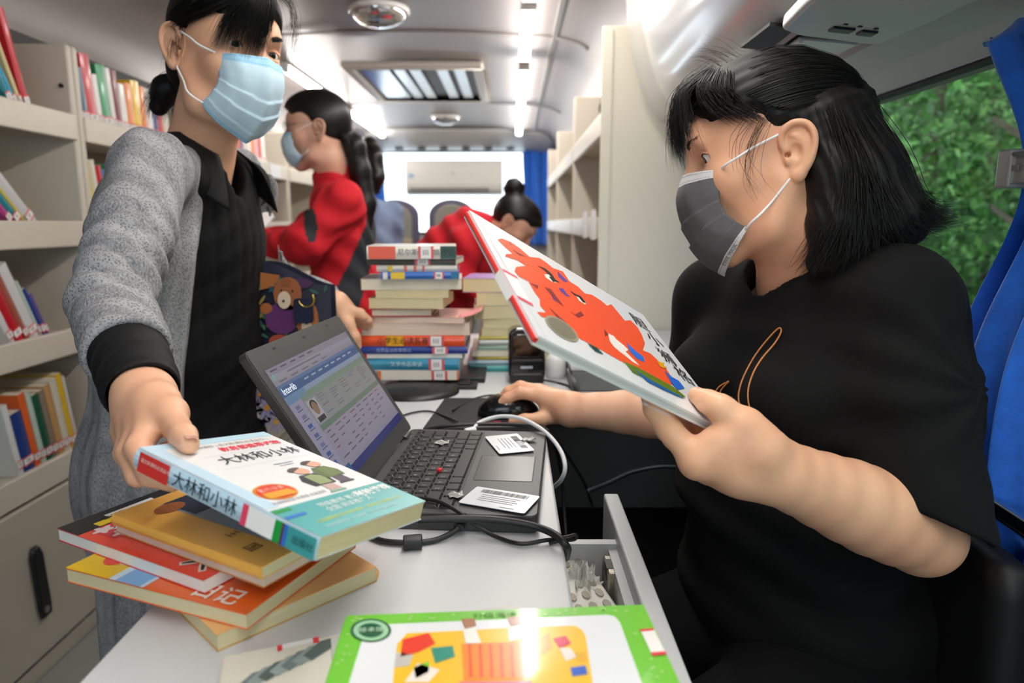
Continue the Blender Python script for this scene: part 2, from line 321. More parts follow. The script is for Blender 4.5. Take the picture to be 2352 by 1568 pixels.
# ------------------------------------------------------------------ passenger seats
seat_m = mat('seat_fabric_grey', '8a8780', .8, var=.1, vscale=20); seat_s = mat('seat_side', '5b566b', .8)
def seat(x, y, label):
    t = thing('bus_seat', label, 'seat', (x, y, 0), 'high-backed bus seats')
    sh = []
    W = .185; n = 14
    out = [(-W,.55)]+[(W*math.cos(math.pi-math.pi*k/n), 1.26+.13*math.sin(math.pi*k/n)) for k in range(n+1)]+[(W,.55)]
    b = MB(); b.T = Matrix.Translation((x, y, 0)) @ Matrix.Rotation(math.pi/2, 4, 'X'); b.prism(out, -.05, .05); b.build('backrest', seat_s, t, bevel=.025, seg=3)
    inn = [(a*.74, .55+(c-.55)*.955) for a, c in out]
    b = MB(); b.T = Matrix.Translation((x, y-.045, 0)) @ Matrix.Rotation(math.pi/2, 4, 'X'); b.prism(inn, -.01, .02); b.build('back_cushion', seat_m, t, bevel=.012)
    MB().box((x-.14,y-.075,.70),(x+.14,y-.06,1.08)).build('seat_cover', mat('seat_pattern', 'a59a82', .8, var=.4, vscale=40), t, bevel=.006)
    MB().box((x-.185,y-.5,.36),(x+.185,y-.04,.5)).build('seat_cushion', seat_m, t, bevel=.04, seg=3)
    for s in (-1, 1): MB().box((x+s*.14-.02,y-.4,0),(x+s*.14+.02,y-.1,.36)).build('leg', mat('dark_steel', '303236', .4, metal=.6), t)
    for s in (-1, 1): MB().box((x+s*.2-.02,y-.45,.60),(x+s*.2+.02,y-.05,.66)).build('armrest', mat('armrest', '4a4753', .6), t, bevel=.015)
seat(-.93, 5.55, 'grey high-backed bus seat in front of the rear window, left one')
seat(-.48, 5.55, 'grey high-backed bus seat under the air conditioner, beside the bending person')
# ------------------------------------------------------------------ books
page_m = mat('paper_edges', 'e6dcc6', .8, var=.16, vscale=5, stretch=(3,3,220))
page_pink = mat('paper_edges_warm', 'e3cdbb', .8, var=.12, vscale=5, stretch=(3,3,220))
page_old = mat('paper_edges_old', 'd8cca2', .8, var=.14, vscale=5, stretch=(3,3,220))
page_white = mat('paper_edges_white', 'e9e8e2', .7, var=.06, vscale=5, stretch=(3,3,220))
def book(name, label, w, h, t, M, col, group=None, hard=False, pages=None, lab=None, band=None, title=None, tcol='20242c', cat='book', spine_col=None, coat=.25, back_col=None, sub_tex=None):
    """local: x from the spine to the fore edge, y up the spine, z through the thickness (front cover at z = t)"""
    o = thing(name, label, cat, M.to_translation(), group)
    c = .0024 if hard else .0007; ov = .003 if hard else .0
    cm = mat('cover_'+col, col, .32, coat=coat); sm = mat('cover_'+(spine_col or col), spine_col or col, .32, coat=coat); bm_ = mat('cover_'+(back_col or col), back_col or col, .32, coat=coat)
    b = MB(); b.T = M
    b.mi = 0; b.box((0,0,t-c),(w,h,t)); b.mi = 2; b.box((0,0,0),(w,h,c))
    b.mi = 1; r = min(t*.28, .004); b.prism([(0,0)], 0, 0) if False else None
    pr = [(c,c),(c,t-c),(0,t-c),(-r*.6,t*.72),(-r*.8,t*.5),(-r*.6,t*.28),(0,c)]
    n = len(pr); b.add([(x,0,z) for x,z in pr]+[(x,h,z) for x,z in pr], [(i,n+i,n+(i+1)%n,(i+1)%n) for i in range(n)]+[tuple(range(n)), tuple(range(2*n-1,n-1,-1))])
    b.build('cover', [cm, sm, bm_], o)
    b = MB(); b.T = M; b.box((c,ov+.0006,c),(w-ov-.0008,h-ov-.0006,t-c)); pb = b.mesh('page_block', pages or page_m)
    pb.transform(M.inverted()); q = new_obj('page_block', pb); q.matrix_basis = M; q.parent = o; q.matrix_parent_inverse = mat_world(o).inverted()
    xs = -r*.8-.0004
    if lab is not None:
        y0, y1 = lab; xs -= .0012
        b = MB(); b.T = M; b.mi = 0; b.add([(xs,y0,t*.04),(xs,y1,t*.04),(xs,y1,t*.96),(xs,y0,t*.96)], [(0,1,2,3)])
        b.mi = 1
        for ya, yb in ((y0,y0+(y1-y0)*.16),(y1-(y1-y0)*.16,y1)): b.add([(xs-.0002,ya,t*.04),(xs-.0002,yb,t*.04),(xs-.0002,yb,t*.96),(xs-.0002,ya,t*.96)], [(0,1,2,3)])
        b.mi = 2
        for k in range(3): ya = y0+(y1-y0)*(.34+.14*k); b.add([(xs-.0002,ya,t*.3),(xs-.0002,ya+.002,t*.3),(xs-.0002,ya+.002,t*.7),(xs-.0002,ya,t*.7)], [(0,1,2,3)])
        b.build('call_label', [flat('f3f1ee'), flat('e0545c'), flat('8c8c90')], o)
    if lab is not None: xs += .0012
    if band is not None:
        for kb, (ya, yb, bc_) in enumerate(band):
            b = MB(); b.T = M; xq = xs+.0002-.00025*(kb+1); b.add([(xq,ya*h,t*.03),(xq,yb*h,t*.03),(xq,yb*h,t*.97),(xq,ya*h,t*.97)], [(0,1,2,3)]); b.build('spine_print', flat(bc_), o)
    if title:
        # spine title, reading downwards, glyphs turned with the spine
        s, ya, size = title
        T = M @ frame((xs-.0011, h*ya, t*.5), (0,-1,0), (0,0,1))
        text(s, size, tcol, T, o, 'spine_title', ay='CENTER')
    return o
def bM(o, x, y): return frame(o, x, y)
# ------------------------------------------------------------------ bookcases
LEV = [1.487, 1.187, .885, .545]      # shelf surfaces
def bookcase(side, y0, y1, label, doors=True, levels=LEV, top=1.70, lips=True):
    sx = 1 if side == 'L' else -1
    xf, xb = (-1.25, -1.60) if side == 'L' else (.285, .64)
    t = thing('bookcase', label, 'bookcase', ((xf+xb)/2, (y0+y1)/2, 0), 'cream bookcases along the '+('left' if side == 'L' else 'right')+' wall')
    X = lambda a, b: (min(a, b), max(a, b))
    def bx(name, xa, xb_, ya, yb, za, zb, m=cream, bev=.004):
        x0, x1 = X(xa, xb_); return MB().box((x0,ya,za),(x1,yb,zb)).build(name, m, t, bevel=bev)
    for ya in (y0, y1-.022):
        b = bx('side_panel', xf-sx*.002, xb, ya, ya+.022, 0, top, bev=.01)
    bx('back_panel', xb, xb+sx*.008, y0+.02, y1-.02, .05, top-.12 if side == 'L' else top, mat('case_back', 'a89f92', .5), 0)
    for k, z in enumerate(levels):
        sh = bx('shelf', xf, xb+sx*.01, y0+.022, y1-.022, z-.02, z, bev=.002)
        x0, x1 = X(xf+sx*.002, xf-sx*.016)
        l = MB().box((x0,y0+.018,z-.052),(x1,y1-.018,z+.02)).build('shelf_lip', cream, sh, bevel=.004)
    if doors:
        bx('plinth', xf-sx*.01, xb, y0+.02, y1-.02, 0, .05, mat('plinth', 'b5aea0', .5))
        d = bx('door', xf+sx*.004, xf-sx*.014, y0+.012, y1-.012, .065, .485, mat('door_cream', 'b9b2a4', .4, var=.04, vscale=5), .006)
        return t, d
    return t, None
def door_handle(d, y, sx=1):
    b = MB(); b.T = Matrix.Translation((-1.243, y, .27)) @ Matrix.Rotation(.06, 4, 'X')
    pr = [(-.018,-.10),(.018,-.10),(.022,-.07),(.022,.08),(.012,.105),(-.012,.105),(-.022,.08),(-.022,-.07)]
    b.add([(0,a,c) for a,c in pr]+[(.012,a*.85,c*.95) for a,c in pr], [tuple(range(7,-1,-1)), tuple(range(8,16))]+[(i,(i+1)%8,8+(i+1)%8,8+i) for i in range(8)])
    h = b.build('handle', mat('handle_black', '15161a', .35), d, bevel=.003)
    MB().tube([(-1.231,y,.195),(-1.2285,y,.195)], .009, 16).build('lock', mat('lock_steel', '9a9ca0', .3, metal=.8), d)
L1, D1 = bookcase('L', 1.12, 2.055, 'cream metal bookcase at the left picture edge, nearest the viewer')
door_handle(D1, 1.66)
L2, D2 = bookcase('L', 2.06, 2.99, 'cream metal bookcase with a bright row of books behind the woman in grey')
L3, D3 = bookcase('L', 2.995, 3.92, 'cream bookcase that the red jacket woman is facing')
L4, D4 = bookcase('L', 3.925, 4.85, 'farthest cream bookcase on the left wall')
R1, _ = bookcase('R', 2.15, 3.30, 'cream bookcase on the right whose blank end panel faces the viewer', doors=False, levels=[1.53,1.20,.87,.55], top=1.775)
R2, _ = bookcase('R', 3.305, 4.50, 'cream bookcase in the middle of the right wall', doors=False, levels=[1.53,1.20,.87,.55], top=1.775)
R3, _ = bookcase('R', 4.505, 5.6, 'cream bookcase at the far end of the right wall', doors=False, levels=[1.53,1.20,.87,.55], top=1.775)
MB().box((.268,2.142,0),(.66,2.152,1.775)).build('end_panel', mat('end_panel', 'd3ccbb', .42, var=.02, vscale=2), R1, bevel=.004)
b = MB(); b.box((.268,2.136,.0),(.30,2.1425,1.765)); b.build('edge_strip', mat('end_panel'), R1, bevel=.002)
# recessed upper panel on the first divider
b = MB()
for a, c in (((-1.56,2.0505,1.66),(-1.30,2.0545,1.664)),((-1.304,2.0505,1.52),(-1.30,2.0545,1.66))): b.box(a, c)
b.build('panel_groove', mat('groove', '8f877a', .6), L1)
MB().tube([(-1.278,2.056,1.585),(-1.278,2.027,1.585)], .006, 12).build('screw_hole', mat('handle_black'), L1)
# ------------------------------------------------------------------ books on the shelves
ORD = ['first','second','third','fourth','fifth','sixth','seventh','eighth','ninth','tenth','eleventh','twelfth','thirteenth','fourteenth','fifteenth']
NAMES = {'c21f2e':'red','25a0c9':'bright blue','d9c693':'tan','1f7f8c':'teal','c9c9cb':'light grey','b03a86':'magenta','a85a4a':'brown','d9d9d9':'white','e8862e':'orange','2b4f8f':'dark blue','dfe3e0':'white','6f5a9e':'purple','23408a':'navy','e4672b':'orange','bcd0c4':'pale green','1f5a44':'dark green','8a7d6c':'grey-brown','c79a62':'tan','d8d3c0':'cream','e2b92a':'yellow','d8c44c':'mustard yellow','3b6a86':'slate blue','c8202f':'red','1f9a63':'green','f0efec':'white','7d2034':'maroon','f08a2b':'orange','f2c417':'yellow','e8b7b9':'pink','e27f9b':'pink','e9d7d2':'pale pink','4a7fc0':'blue','d23c2c':'scarlet'}
def row(side, y, z, items, where, lean=0.0, xin=.02, gname='books on the shelves'):
    sx = 1 if side == 'L' else -1
    xf = (-1.27 if side == 'L' else .303)
    cur_a = 90; y += items[0][2]*math.sin(math.radians(items[0][3] if len(items[0]) > 3 else lean))*0
    for k, it in enumerate(items):
        col, t, h = it[:3]; cur_a = min(cur_a, it[3] if len(it) > 3 else lean); a = math.radians(cur_a); w = it[4] if len(it) > 4 else .16
        # spine faces the aisle, thickness runs along the bus; the top leans towards the viewer by a
        up = Vector((0, -math.sin(a), math.cos(a))); xd = Vector((-sx, 0, 0))
        zdir = xd.cross(up)      # thickness direction
        o = Vector((xf-sx*xin, y, z))
        if zdir.y < 0: o += -zdir*t if False else Vector((0, 0, 0))
        foot = t/max(math.cos(a), .3)
        if side == 'L':      # zdir points to -y for L? keep the book between y and y+foot
            pass
        o2 = o.copy()
        if zdir.y < 0: o2 = o + Vector((0, foot, 0)); o2.z += 0.0
        # lift so that the lowest corner sits on the shelf
        low = min((o2+zdir*t).z, o2.z)
        o2.z += z-low+.0006
        nm = NAMES.get(col, 'coloured')
        book('book', f'{nm} book, {ORD[k]} from the left on the {where}', w, h, t, frame(o2, xd, up), col, gname, lab=((.02,.045) if t > .008 else None),
             spine_col=it[5] if len(it) > 5 else None)
        y += foot+.0015
# bay 1, nearest the viewer (visible from y 1.67)
row('L', 1.835, LEV[0], [('1f7f8c',.02,.20,30),('25a0c9',.012,.22,31),('d9c693',.012,.235,22),('c21f2e',.022,.255,14)], 'top shelf, nearest left bookcase')
row('L', 1.79, LEV[1], [('b03a86',.018,.20,44),('1f7f8c',.022,.19,44),('d8c44c',.008,.2,44),('c9c9cb',.03,.24,44)], 'second shelf, nearest left bookcase')
row('L', 1.73, LEV[2], [('d9d9d9',.02,.17,24),('c21f2e',.03,.205,24),('a85a4a',.018,.21,26),('d9d9d9',.032,.225,27),('bcd0c4',.01,.18,27),('23408a',.014,.155,27),('6f5a9e',.01,.14,27)], 'third shelf, nearest left bookcase')
row('L', 1.70, LEV[3], [('dfe3e0',.02,.20,9),('23408a',.04,.17,9),('e4672b',.024,.215,10),('bcd0c4',.02,.21,10),('1f5a44',.026,.20,10),('8a7d6c',.022,.205,10),('c79a62',.026,.215,10),('d8d3c0',.028,.225,10),('e2b92a',.022,.235,11),('d9d9d9',.01,.225,11)], 'bottom shelf, nearest left bookcase')
row('L', 2.12, LEV[0], [('d8c44c',.02,.165,6),('3b6a86',.028,.17,8),('c8202f',.045,.215,8),('f0efec',.026,.165,6),('1f9a63',.05,.20,6),('f0efec',.024,.20,6),('7d2034',.03,.20,5),('f0efec',.035,.165,4),('f08a2b',.04,.175,3),('f2c417',.045,.19,3),('f08a2b',.035,.18,3),('f0efec',.04,.18,2),('2b4f8f',.03,.18,2),('c8202f',.04,.185,2),('d8d3c0',.04,.18,2)], 'top shelf behind the grey cardigan')
row('L', 2.13, LEV[1], [('d8c44c',.035,.20,8),('d8d3c0',.03,.205,8),('c21f2e',.03,.19,8),('4a7fc0',.03,.18,8),('1f9a63',.03,.20,7),('f0efec',.035,.19,7)], 'second shelf behind the grey cardigan')
row('L', 3.06, LEV[0], [('4a7fc0',.04,.19,4),('d8c44c',.04,.2,4),('25a0c9',.03,.19,4),('e9d7d2',.05,.17,4),('e8b7b9',.05,.18,4),('f0efec',.03,.175,4),('e4672b',.05,.2,5),('6f5a9e',.03,.16,5),('e9d7d2',.05,.195,5),('f0efec',.05,.19,4),('f08a2b',.045,.185,4),('e8b7b9',.05,.18,4),('d23c2c',.04,.19,4),('f0efec',.05,.185,3)], 'top shelf facing the red jacket')
row('L', 3.22, LEV[1], [('3b6a86',.05,.20,29),('c79a62',.05,.21,29),('d8c44c',.04,.2,24),('23408a',.035,.22,26),('e27f9b',.05,.235,28),('e4672b',.03,.22,28),('e8b7b9',.04,.235,28),('d8c44c',.035,.21,26),('c8202f',.04,.22,24)], 'second shelf facing the red jacket')
row('L', 3.08, LEV[2], [('c8202f',.05,.2,8),('d8c44c',.05,.19,8),('4a7fc0',.05,.2,8)], 'third shelf facing the red jacket')
row('R', 2.20, 1.20, [('f0efec',.03,.12,0,.2),('f0efec',.03,.13,0,.2)], 'second shelf beside the right end panel')
row('R', 2.22, .87, [('c21f2e',.05,.235,4),('23408a',.05,.25,4),('d8c44c',.05,.24,4),('f0efec',.04,.21,3),('23408a',.05,.23,3),('bcd0c4',.05,.2,3)], 'third shelf beside the right end panel')
row('R', 2.22, .55, [('7d2034',.05,.22,4),('4a7fc0',.05,.24,4),('f0efec',.05,.24,4),('c8202f',.04,.21,3)], 'bottom shelf beside the right end panel')
row('R', 3.36, .87, [('4a7fc0',.05,.22,4),('f0efec',.05,.23,4),('23408a',.05,.24,4),('1f5a44',.05,.2,4),('d8d3c0',.05,.23,4)], 'third shelf, middle right bookcase')
row('R', 3.40, 1.20, [('23408a',.05,.21,10),('4a7fc0',.05,.20,12)], 'second shelf, middle right bookcase')
row('R', 4.6, .87, [('7d2034',.06,.22,4),('23408a',.06,.23,4),('c79a62',.06,.22,4),('4a7fc0',.06,.2,4)], 'third shelf, far right bookcase')
row('R', 4.6, 1.20, [('3b6a86',.06,.22,4),('4a7fc0',.06,.23,4),('d8d3c0',.06,.22,4)], 'second shelf, far right bookcase')
# shelf number cards
for i, (z, y) in enumerate(((1.487,3.62),(1.487,2.9))):
    tag(MB().box((-1.2495,y,z-.05),(-1.246,y+.16,z+.018)).build('shelf_card', flat('dfe2e4')), ('pale shelf card on the lip before the red jacket woman','pale shelf card on the lip behind the grey cardigan')[i], 'card')
for i, y in enumerate((2.35,2.62)):
    tag(MB().box((.278,y,1.145),(.2835,y+.10,1.245)).build('shelf_card', flat('f2f2f0')), ('white card on the lip of the right bookcase, nearer one','white card on the lip of the right bookcase, farther one')[i], 'card')
# ------------------------------------------------------------------ desk with an open drawer
DZ = .868; DX0, DX1 = -.319, .054
desk_m = mat('desk_laminate', 'd5d6d9', .33, var=.02, vscale=6); desk_e = mat('desk_edge', 'c2c3c6', .4); steel_p = mat('drawer_steel', 'b9bbbd', .4, metal=.15)
desk = thing('desk', 'narrow light grey desk that carries the laptop and book piles', 'desk', (-.14, 1.0, 0))
MB().box((DX0,.12,DZ-.028),(DX1,2.06,DZ)).build('desktop', desk_m, desk, bevel=.0035, seg=3)
MB().box((DX0+.02,.14,0),(DX0+.04,2.05,DZ-.028)).build('side_board', desk_e, desk)
MB().box((DX0+.04,1.30,0),(DX1-.03,1.32,DZ-.028)).build('partition_board', desk_e, desk)
MB().box((DX0+.04,.14,0),(DX1-.012,.16,DZ-.028)).build('end_board', desk_e, desk)
MB().box((DX0+.04,.82,0),(DX1-.012,.835,DZ-.028)).build('partition_board', desk_e, desk)
# drawer pulled out towards the seated woman
dr = MB()
y0, y1, xo = .17, .768, .124
dr.box((DX1-.30,y0,.676),(xo,y1,.680)); dr.box((DX1-.30,y1-.012,.676),(xo,y1,.826)); dr.box((DX1-.30,y0,.676),(xo,y0+.012,.826)); dr.box((xo-.010,y0,.676),(xo,y1,.820))
drawer = dr.build('drawer', steel_p, desk)
MB().box((xo,y0-.02,.648),(xo+.020,.877,.840)).build('drawer_front', mat('drawer_front', 'c7c8ca', .38), drawer, bevel=.003)
lk = MB(); lk.box((xo-.017,.703,.763),(xo-.001,.744,.818)); lk.build('lock_case', mat('lock_metal', 'a9a493', .35, metal=.8), drawer, bevel=.002)
MB().box((xo-.0175,.712,.804),(xo-.006,.734,.8185)).build('lock_slot', mat('lock_dark', '3a372f', .5), drawer)
# things in the drawer
def keypad(loc, rz, rx, label, rows=5, cols=3):
    t = thing('remote_control', label, 'remote control', loc)
    T = Matrix.Translation(loc) @ Matrix.Rotation(rz, 4, 'Z') @ Matrix.Rotation(rx, 4, 'X')
    b = MB(); b.T = T; b.box((-.027,-.07,0),(.027,.07,.014)); b.build('casing', mat('remote_white', 'e3e1da', .4), t, bevel=.004)
    for i in range(rows):
        for j in range(cols):
            b = MB(); b.T = T; x = -.016+.016*j; y = .05-.02*i
            b.prism([(x+.0045*math.cos(a), y+.007*math.sin(a)) for a in np.linspace(0, 2*math.pi, 8, endpoint=False)], .013, .0158); b.build('button', mat('remote_button', 'a7a394', .5), t)
keypad(tuple(P(1336,1380,z=.786)), .30, .10, 'white remote control with grey oval buttons lying in the open drawer')
cr = MB(); rn = np.random.default_rng(4)
def crumple(i, j):
    a = i*2*math.pi; e = (j-.5)*math.pi; r = .035+.012*math.sin(7*a+5*e)+.008*math.sin(13*a-9*e)+.004*math.sin(23*a+17*e)
    return (.081+r*math.cos(e)*math.cos(a)*.5, .722+r*math.cos(e)*math.sin(a)*.8, .778+r*math.sin(e)*.8)
tag(cr.grid(crumple, 40, 20).build('crumpled_paper', mat('tissue', 'e8e6e0', .9)), 'crumpled white paper stuffed in the open drawer', 'paper')
tag(MB().box((DX1-.2,.2,.6805),(xo-.012,.75,.733)).build('drawer_box', mat('dark_box', '3b3b3a', .7), bevel=.004), 'dark flat box on the bottom of the open drawer', 'box')
# side counter behind the seated woman's arm
sc2 = thing('side_counter', 'grey counter joined to the desk behind the mouse, dark underneath', 'counter', (.35, 1.7, 0))
MB().box((DX1+.001,1.285,DZ-.03),(.645,2.13,DZ)).build('countertop', mat('counter_grey', 'b4b6b8', .4), sc2, bevel=.003)
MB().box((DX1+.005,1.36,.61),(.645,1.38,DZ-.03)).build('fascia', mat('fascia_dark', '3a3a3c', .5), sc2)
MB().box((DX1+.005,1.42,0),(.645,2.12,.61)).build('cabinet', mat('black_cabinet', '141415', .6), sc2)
# ------------------------------------------------------------------ laptop
LB = Matrix(((.0787,-.9969,0,.028),(.9969,.0787,0,.694),(0,0,1,.868),(0,0,0,1)))   # local x = user's right, y = away from user, z up
LW, LD, LT = .3055, .2085, .0205
lap = thing('laptop', 'open black laptop showing a library programme on its screen', 'laptop', LB.to_translation())
chm = mat('laptop_graphite', '3c3c3d', .42, var=.03, vscale=20); chd = mat('laptop_black', '1d1d1f', .45)
def rrect(x0, y0, x1, y1, r, n=5):
    out = []
    for cx, cy, a in ((x1-r,y0+r,-.5),(x1-r,y1-r,0),(x0+r,y1-r,.5),(x0+r,y0+r,1)):
        out += [(cx+r*math.cos(math.pi*(a+.5*k/n)), cy+r*math.sin(math.pi*(a+.5*k/n))) for k in range(n+1)]
    return out
def LBm(): b = MB(); b.T = LB; return b
b = LBm(); b.prism(rrect(0,0,LW,LD,.010), 0, LT); base = b.build('base', chm, lap, bevel=.0018)
b = LBm(); b.prism(rrect(.02,.03,LW-.02,LD-.01,.008), -.0001, .0004); b.build('bottom_cover', chd, lap)
b = LBm(); b.prism(rrect(.0115,.092,LW-.0115,.193,.004), LT, LT+.0004); b.build('keyboard_deck', chd, base)
key_m = mat('key_black', '222223', .38)
def key(x, y, w, h, m=key_m):
    b = LBm(); r = .0022
    bot = [(x+.0007,y+.0007),(x+w-.0007,y+.0007),(x+w-.0007,y+h-.0007),(x+.0007,y+h-.0007)]
    lo = rrect(x+.0006,y+.0006,x+w-.0006,y+h-.0006,r,2); hi = rrect(x+.0022,y+.0026,x+w-.0022,y+h-.0016,r,2); n = len(lo)
    b.add([(a,c,LT+.0004) for a,c in lo]+[(a,c,LT+.0030) for a,c in hi], [tuple(range(n,2*n))]+[(i,(i+1)%n,n+(i+1)%n,n+i) for i in range(n)])
    return b.build('key', m, base)
KX0, KY0, U = .0135, .0945, .01835
rows_ = [([(1.25,''),(1,''),(1,''),(1,''),(5.1,''),(1,''),(1,''),(1,''),(1.05,'')], .0172),
        ([(2.2,'')]+[(1,c) for c in 'ZXCVBNM,./']+[(2.2,'')], .0172), ([(1.75,'')]+[(1,c) for c in "ASDFGHJKL;'"]+[(2.0,'')], .0172),
        ([(1.5,'')]+[(1,c) for c in 'QWERTYUIOP[]']+[(1.45,'')], .0172), ([(1,c) for c in '`1234567890-=']+[(1.95,'')], .0172), ([(.93,'')]*16, .0115)]
yy = KY0
for rw_, hh in rows_:
    tot = sum(w for w, _ in rw_); sc = (LW-.027)/(tot*U); xx = KX0
    for w, ch in rw_:
        w2 = w*U*sc
        k = key(xx, yy, w2, hh)
        if ch: text(ch, .0062, 'b9b9ba', LB @ Matrix.Translation((xx+.0045, yy+.0075, LT+.0032)), k, 'key_letter')
        xx += w2
    yy += hh+.0004
b = LBm(); cx, cy = KX0+.0183*6.05, KY0+.0172*2+.001
b.lathe([(0,.0052),(.0022,.005),(.0036,.0040),(.0038,.0026),(.003,.0)], 16, (cx,cy,LT)); b.build('trackpoint', flat('d8202c', .6), base, smooth=True)
b = LBm(); b.prism(rrect(.100,.012,.190,.083,.002), LT, LT+.0003); b.build('touchpad', mat('touchpad', '2d2d2e', .3), base)
b = LBm(); b.prism(rrect(.0985,.0105,.1915,.0845,.003), LT-.0002, LT+.00015); b.build('touchpad_rim', mat('rim_black', '0c0c0d', .5), base)
b = LBm(); b.prism(rrect(.26,.199,.272,.203,.001), LT, LT+.0004); b.build('power_light', flat('6a6a6c'), base)
for xh in (.03, LW-.055):
    b = LBm(); b.tube([(xh,LD-.002,LT-.002),(xh+.025,LD-.002,LT-.002)], .0065, 12); b.build('hinge', mat('hinge_metal', '4a4a4c', .3, metal=.7), lap)
# lid
LA = math.radians(122)      # opening angle measured from the deck
ld = Vector((0, -math.cos(LA), math.sin(LA)))   # away from hinge, local
LL = LB @ Matrix.Translation((0, LD-.001, LT+.001)) @ Matrix(((1,0,0,0),(0,ld.y,-ld.z,0),(0,ld.z,ld.y,0),(0,0,0,1)))
# LL local: x right, y up the lid, z towards the back ... screen faces -z? derive sign: normal facing the user
nrm = (LL.to_3x3() @ Vector((0,0,1))); sgn = 1 if nrm.x > 0 else -1
def LLm(): b = MB(); b.T = LL; return b
LH = .2055
b = LLm(); z0, z1 = sorted((0, -sgn*.011)); b.prism(rrect(0,0,LW,LH,.008), z0, z1); lid = b.build('lid', mat('lid_shell', '2e2e2f', .5), lap, bevel=.0015)
zf = sgn*.0002
def scr(name, x0, y0, x1, y1, m, dz=1, par=None):
    b = LLm(); z = sgn*.00025*dz; pts = [(x0,y0,z),(x1,y0,z),(x1,y1,z),(x0,y1,z)]
    if sgn < 0: pts.reverse()
    b.poly(pts); return b.build(name, m, par or lid)
b = LLm(); z0, z1 = sorted((0, sgn*.0006)); b.prism(rrect(.001,.001,LW-.001,LH-.001,.007), z0, z1); b.build('bezel', mat('bezel', '3a3a3a', .5), lid)
def em(hexc, s=.27):
    return mat('screen_'+hexc, '050505', .25, emit=hexc, estr=s)
SX0, SY0, SX1, SY1 = .0145, .022, LW-.0145, .022+.156
SW, SH = SX1-SX0, SY1-SY0
screen = scr('screen', SX0, SY0, SX1, SY1, em('b3abc4'), 3)
def sr(x0, y0, x1, y1, c, dz=4, name='screen_panel'):     # fractions of the screen, y from the top
    return scr(name, SX0+x0*SW, SY1-y1*SH, SX0+x1*SW, SY1-y0*SH, em(c), dz, screen)
sr(0,0,1,.055,'a99fb4'); sr(0,.055,1,.10,'b7b0bf'); sr(0,.10,1,.14,'aea7b8')
sr(0,.14,1,.235,'4d6fa8'); sr(0,.14,1,.165,'6f8cba',5); sr(0,.235,.2,.30,'7fa3cc',5); sr(.2,.235,1,.275,'a4b4d2',5)
sr(0,.30,.115,.9,'b4b0cc',5); sr(0,.9,1,.93,'a9a3bb',5); sr(0,.93,1,1,'343c86',5); sr(0,.9,.16,1,'3b6a9e',6)
sr(.125,.275,.99,.33,'8fa695',5); sr(.125,.33,.99,.55,'a3a6a8',5); sr(.125,.55,.99,.595,'7c9282',6); sr(.125,.595,.99,.90,'b1a8bd',5)
sr(.135,.345,.235,.53,'c9c3cc',6,'portrait_photo')
b = LLm(); z = sgn*.0018; pts = [(SX0+SW*(.185+.028*math.cos(a)), SY1-SH*(.42+.055*math.sin(a)), z) for a in np.linspace(0, 2*math.pi, 18, endpoint=False)]; b.poly(pts); b.build('portrait_face', em('a8876f'), screen)
b = LLm(); pts = [(SX0+SW*(.185+.034*math.cos(a)), SY1-SH*(.395+.045*math.sin(a)), sgn*.00165) for a in np.linspace(0, 2*math.pi, 18, endpoint=False)]; b.poly(pts); b.build('portrait_hair', em('2a2430'), screen)
sr(.145,.49,.225,.53,'3a3648',7,'portrait_coat')
rr = random.Random(3)
for i in range(9):
    for j in range(5):
        if rr.random() < .72:
            x = .26+.145*j; y = .345+.0225*i if i < 8 else .62
            if i < 8: sr(x, y, x+rr.uniform(.04,.10), y+.008, rr.choice(['7f7b8c','8a8494','9a6e78']), 6, 'text_line')
for i in range(6):
    for j in range(8):
        if rr.random() < .8:
            x = .15+.103*j; y = .615+.046*i
            sr(x, y, x+rr.uniform(.03,.075), y+.011, rr.choice(['7a7288','8c6f80','6f6a84']), 6, 'text_line')
for i in range(7): sr(.035,.33+.08*i,.075,.36+.08*i, rr.choice(['4f6fb0','6d78a8','8b86b0']), 6, 'screen_icon'); sr(.03,.37+.08*i,.085,.378+.08*i,'6a6688',6,'text_line')
for i in range(8): sr(.25+.085*i,.185,.30+.085*i,.197,'c9d3e4',6,'menu_item')
for i in range(5): sr(.03+.1*i,.018,.09+.1*i,.03,'6d6678',5,'text_line'); sr(.05+.12*i,.113,.12+.12*i,.125,'857d90',5,'text_line')
sr(.16,.07,.55,.085,'8d8598',5,'address_bar')
def ltext(s, size, fx, fy, c):
    T = LL @ Matrix.Translation((SX0+fx*SW, SY1-fy*SH, sgn*.0017))
    if sgn < 0: T = T @ Matrix.Rotation(math.pi, 4, 'Y')
    o = text(s, size, c, T, screen, 'screen_text'); o.data.materials.clear(); o.data.materials.append(em(c, .8)); return o
ltext('Interlib', .0125, .015, .222, 'e9eef6'); ltext('e', .016, .012, .095, '3c8f7a')
scr('camera_lens', LW/2-.004, LH-.012, LW/2+.004, LH-.009, mat('rim_black'), 4); scr('latch', .06, LH-.010, .068, LH-.0075, mat('rim_black'), 4); scr('latch', LW-.068, LH-.010, LW-.06, LH-.0075, mat('rim_black'), 4)
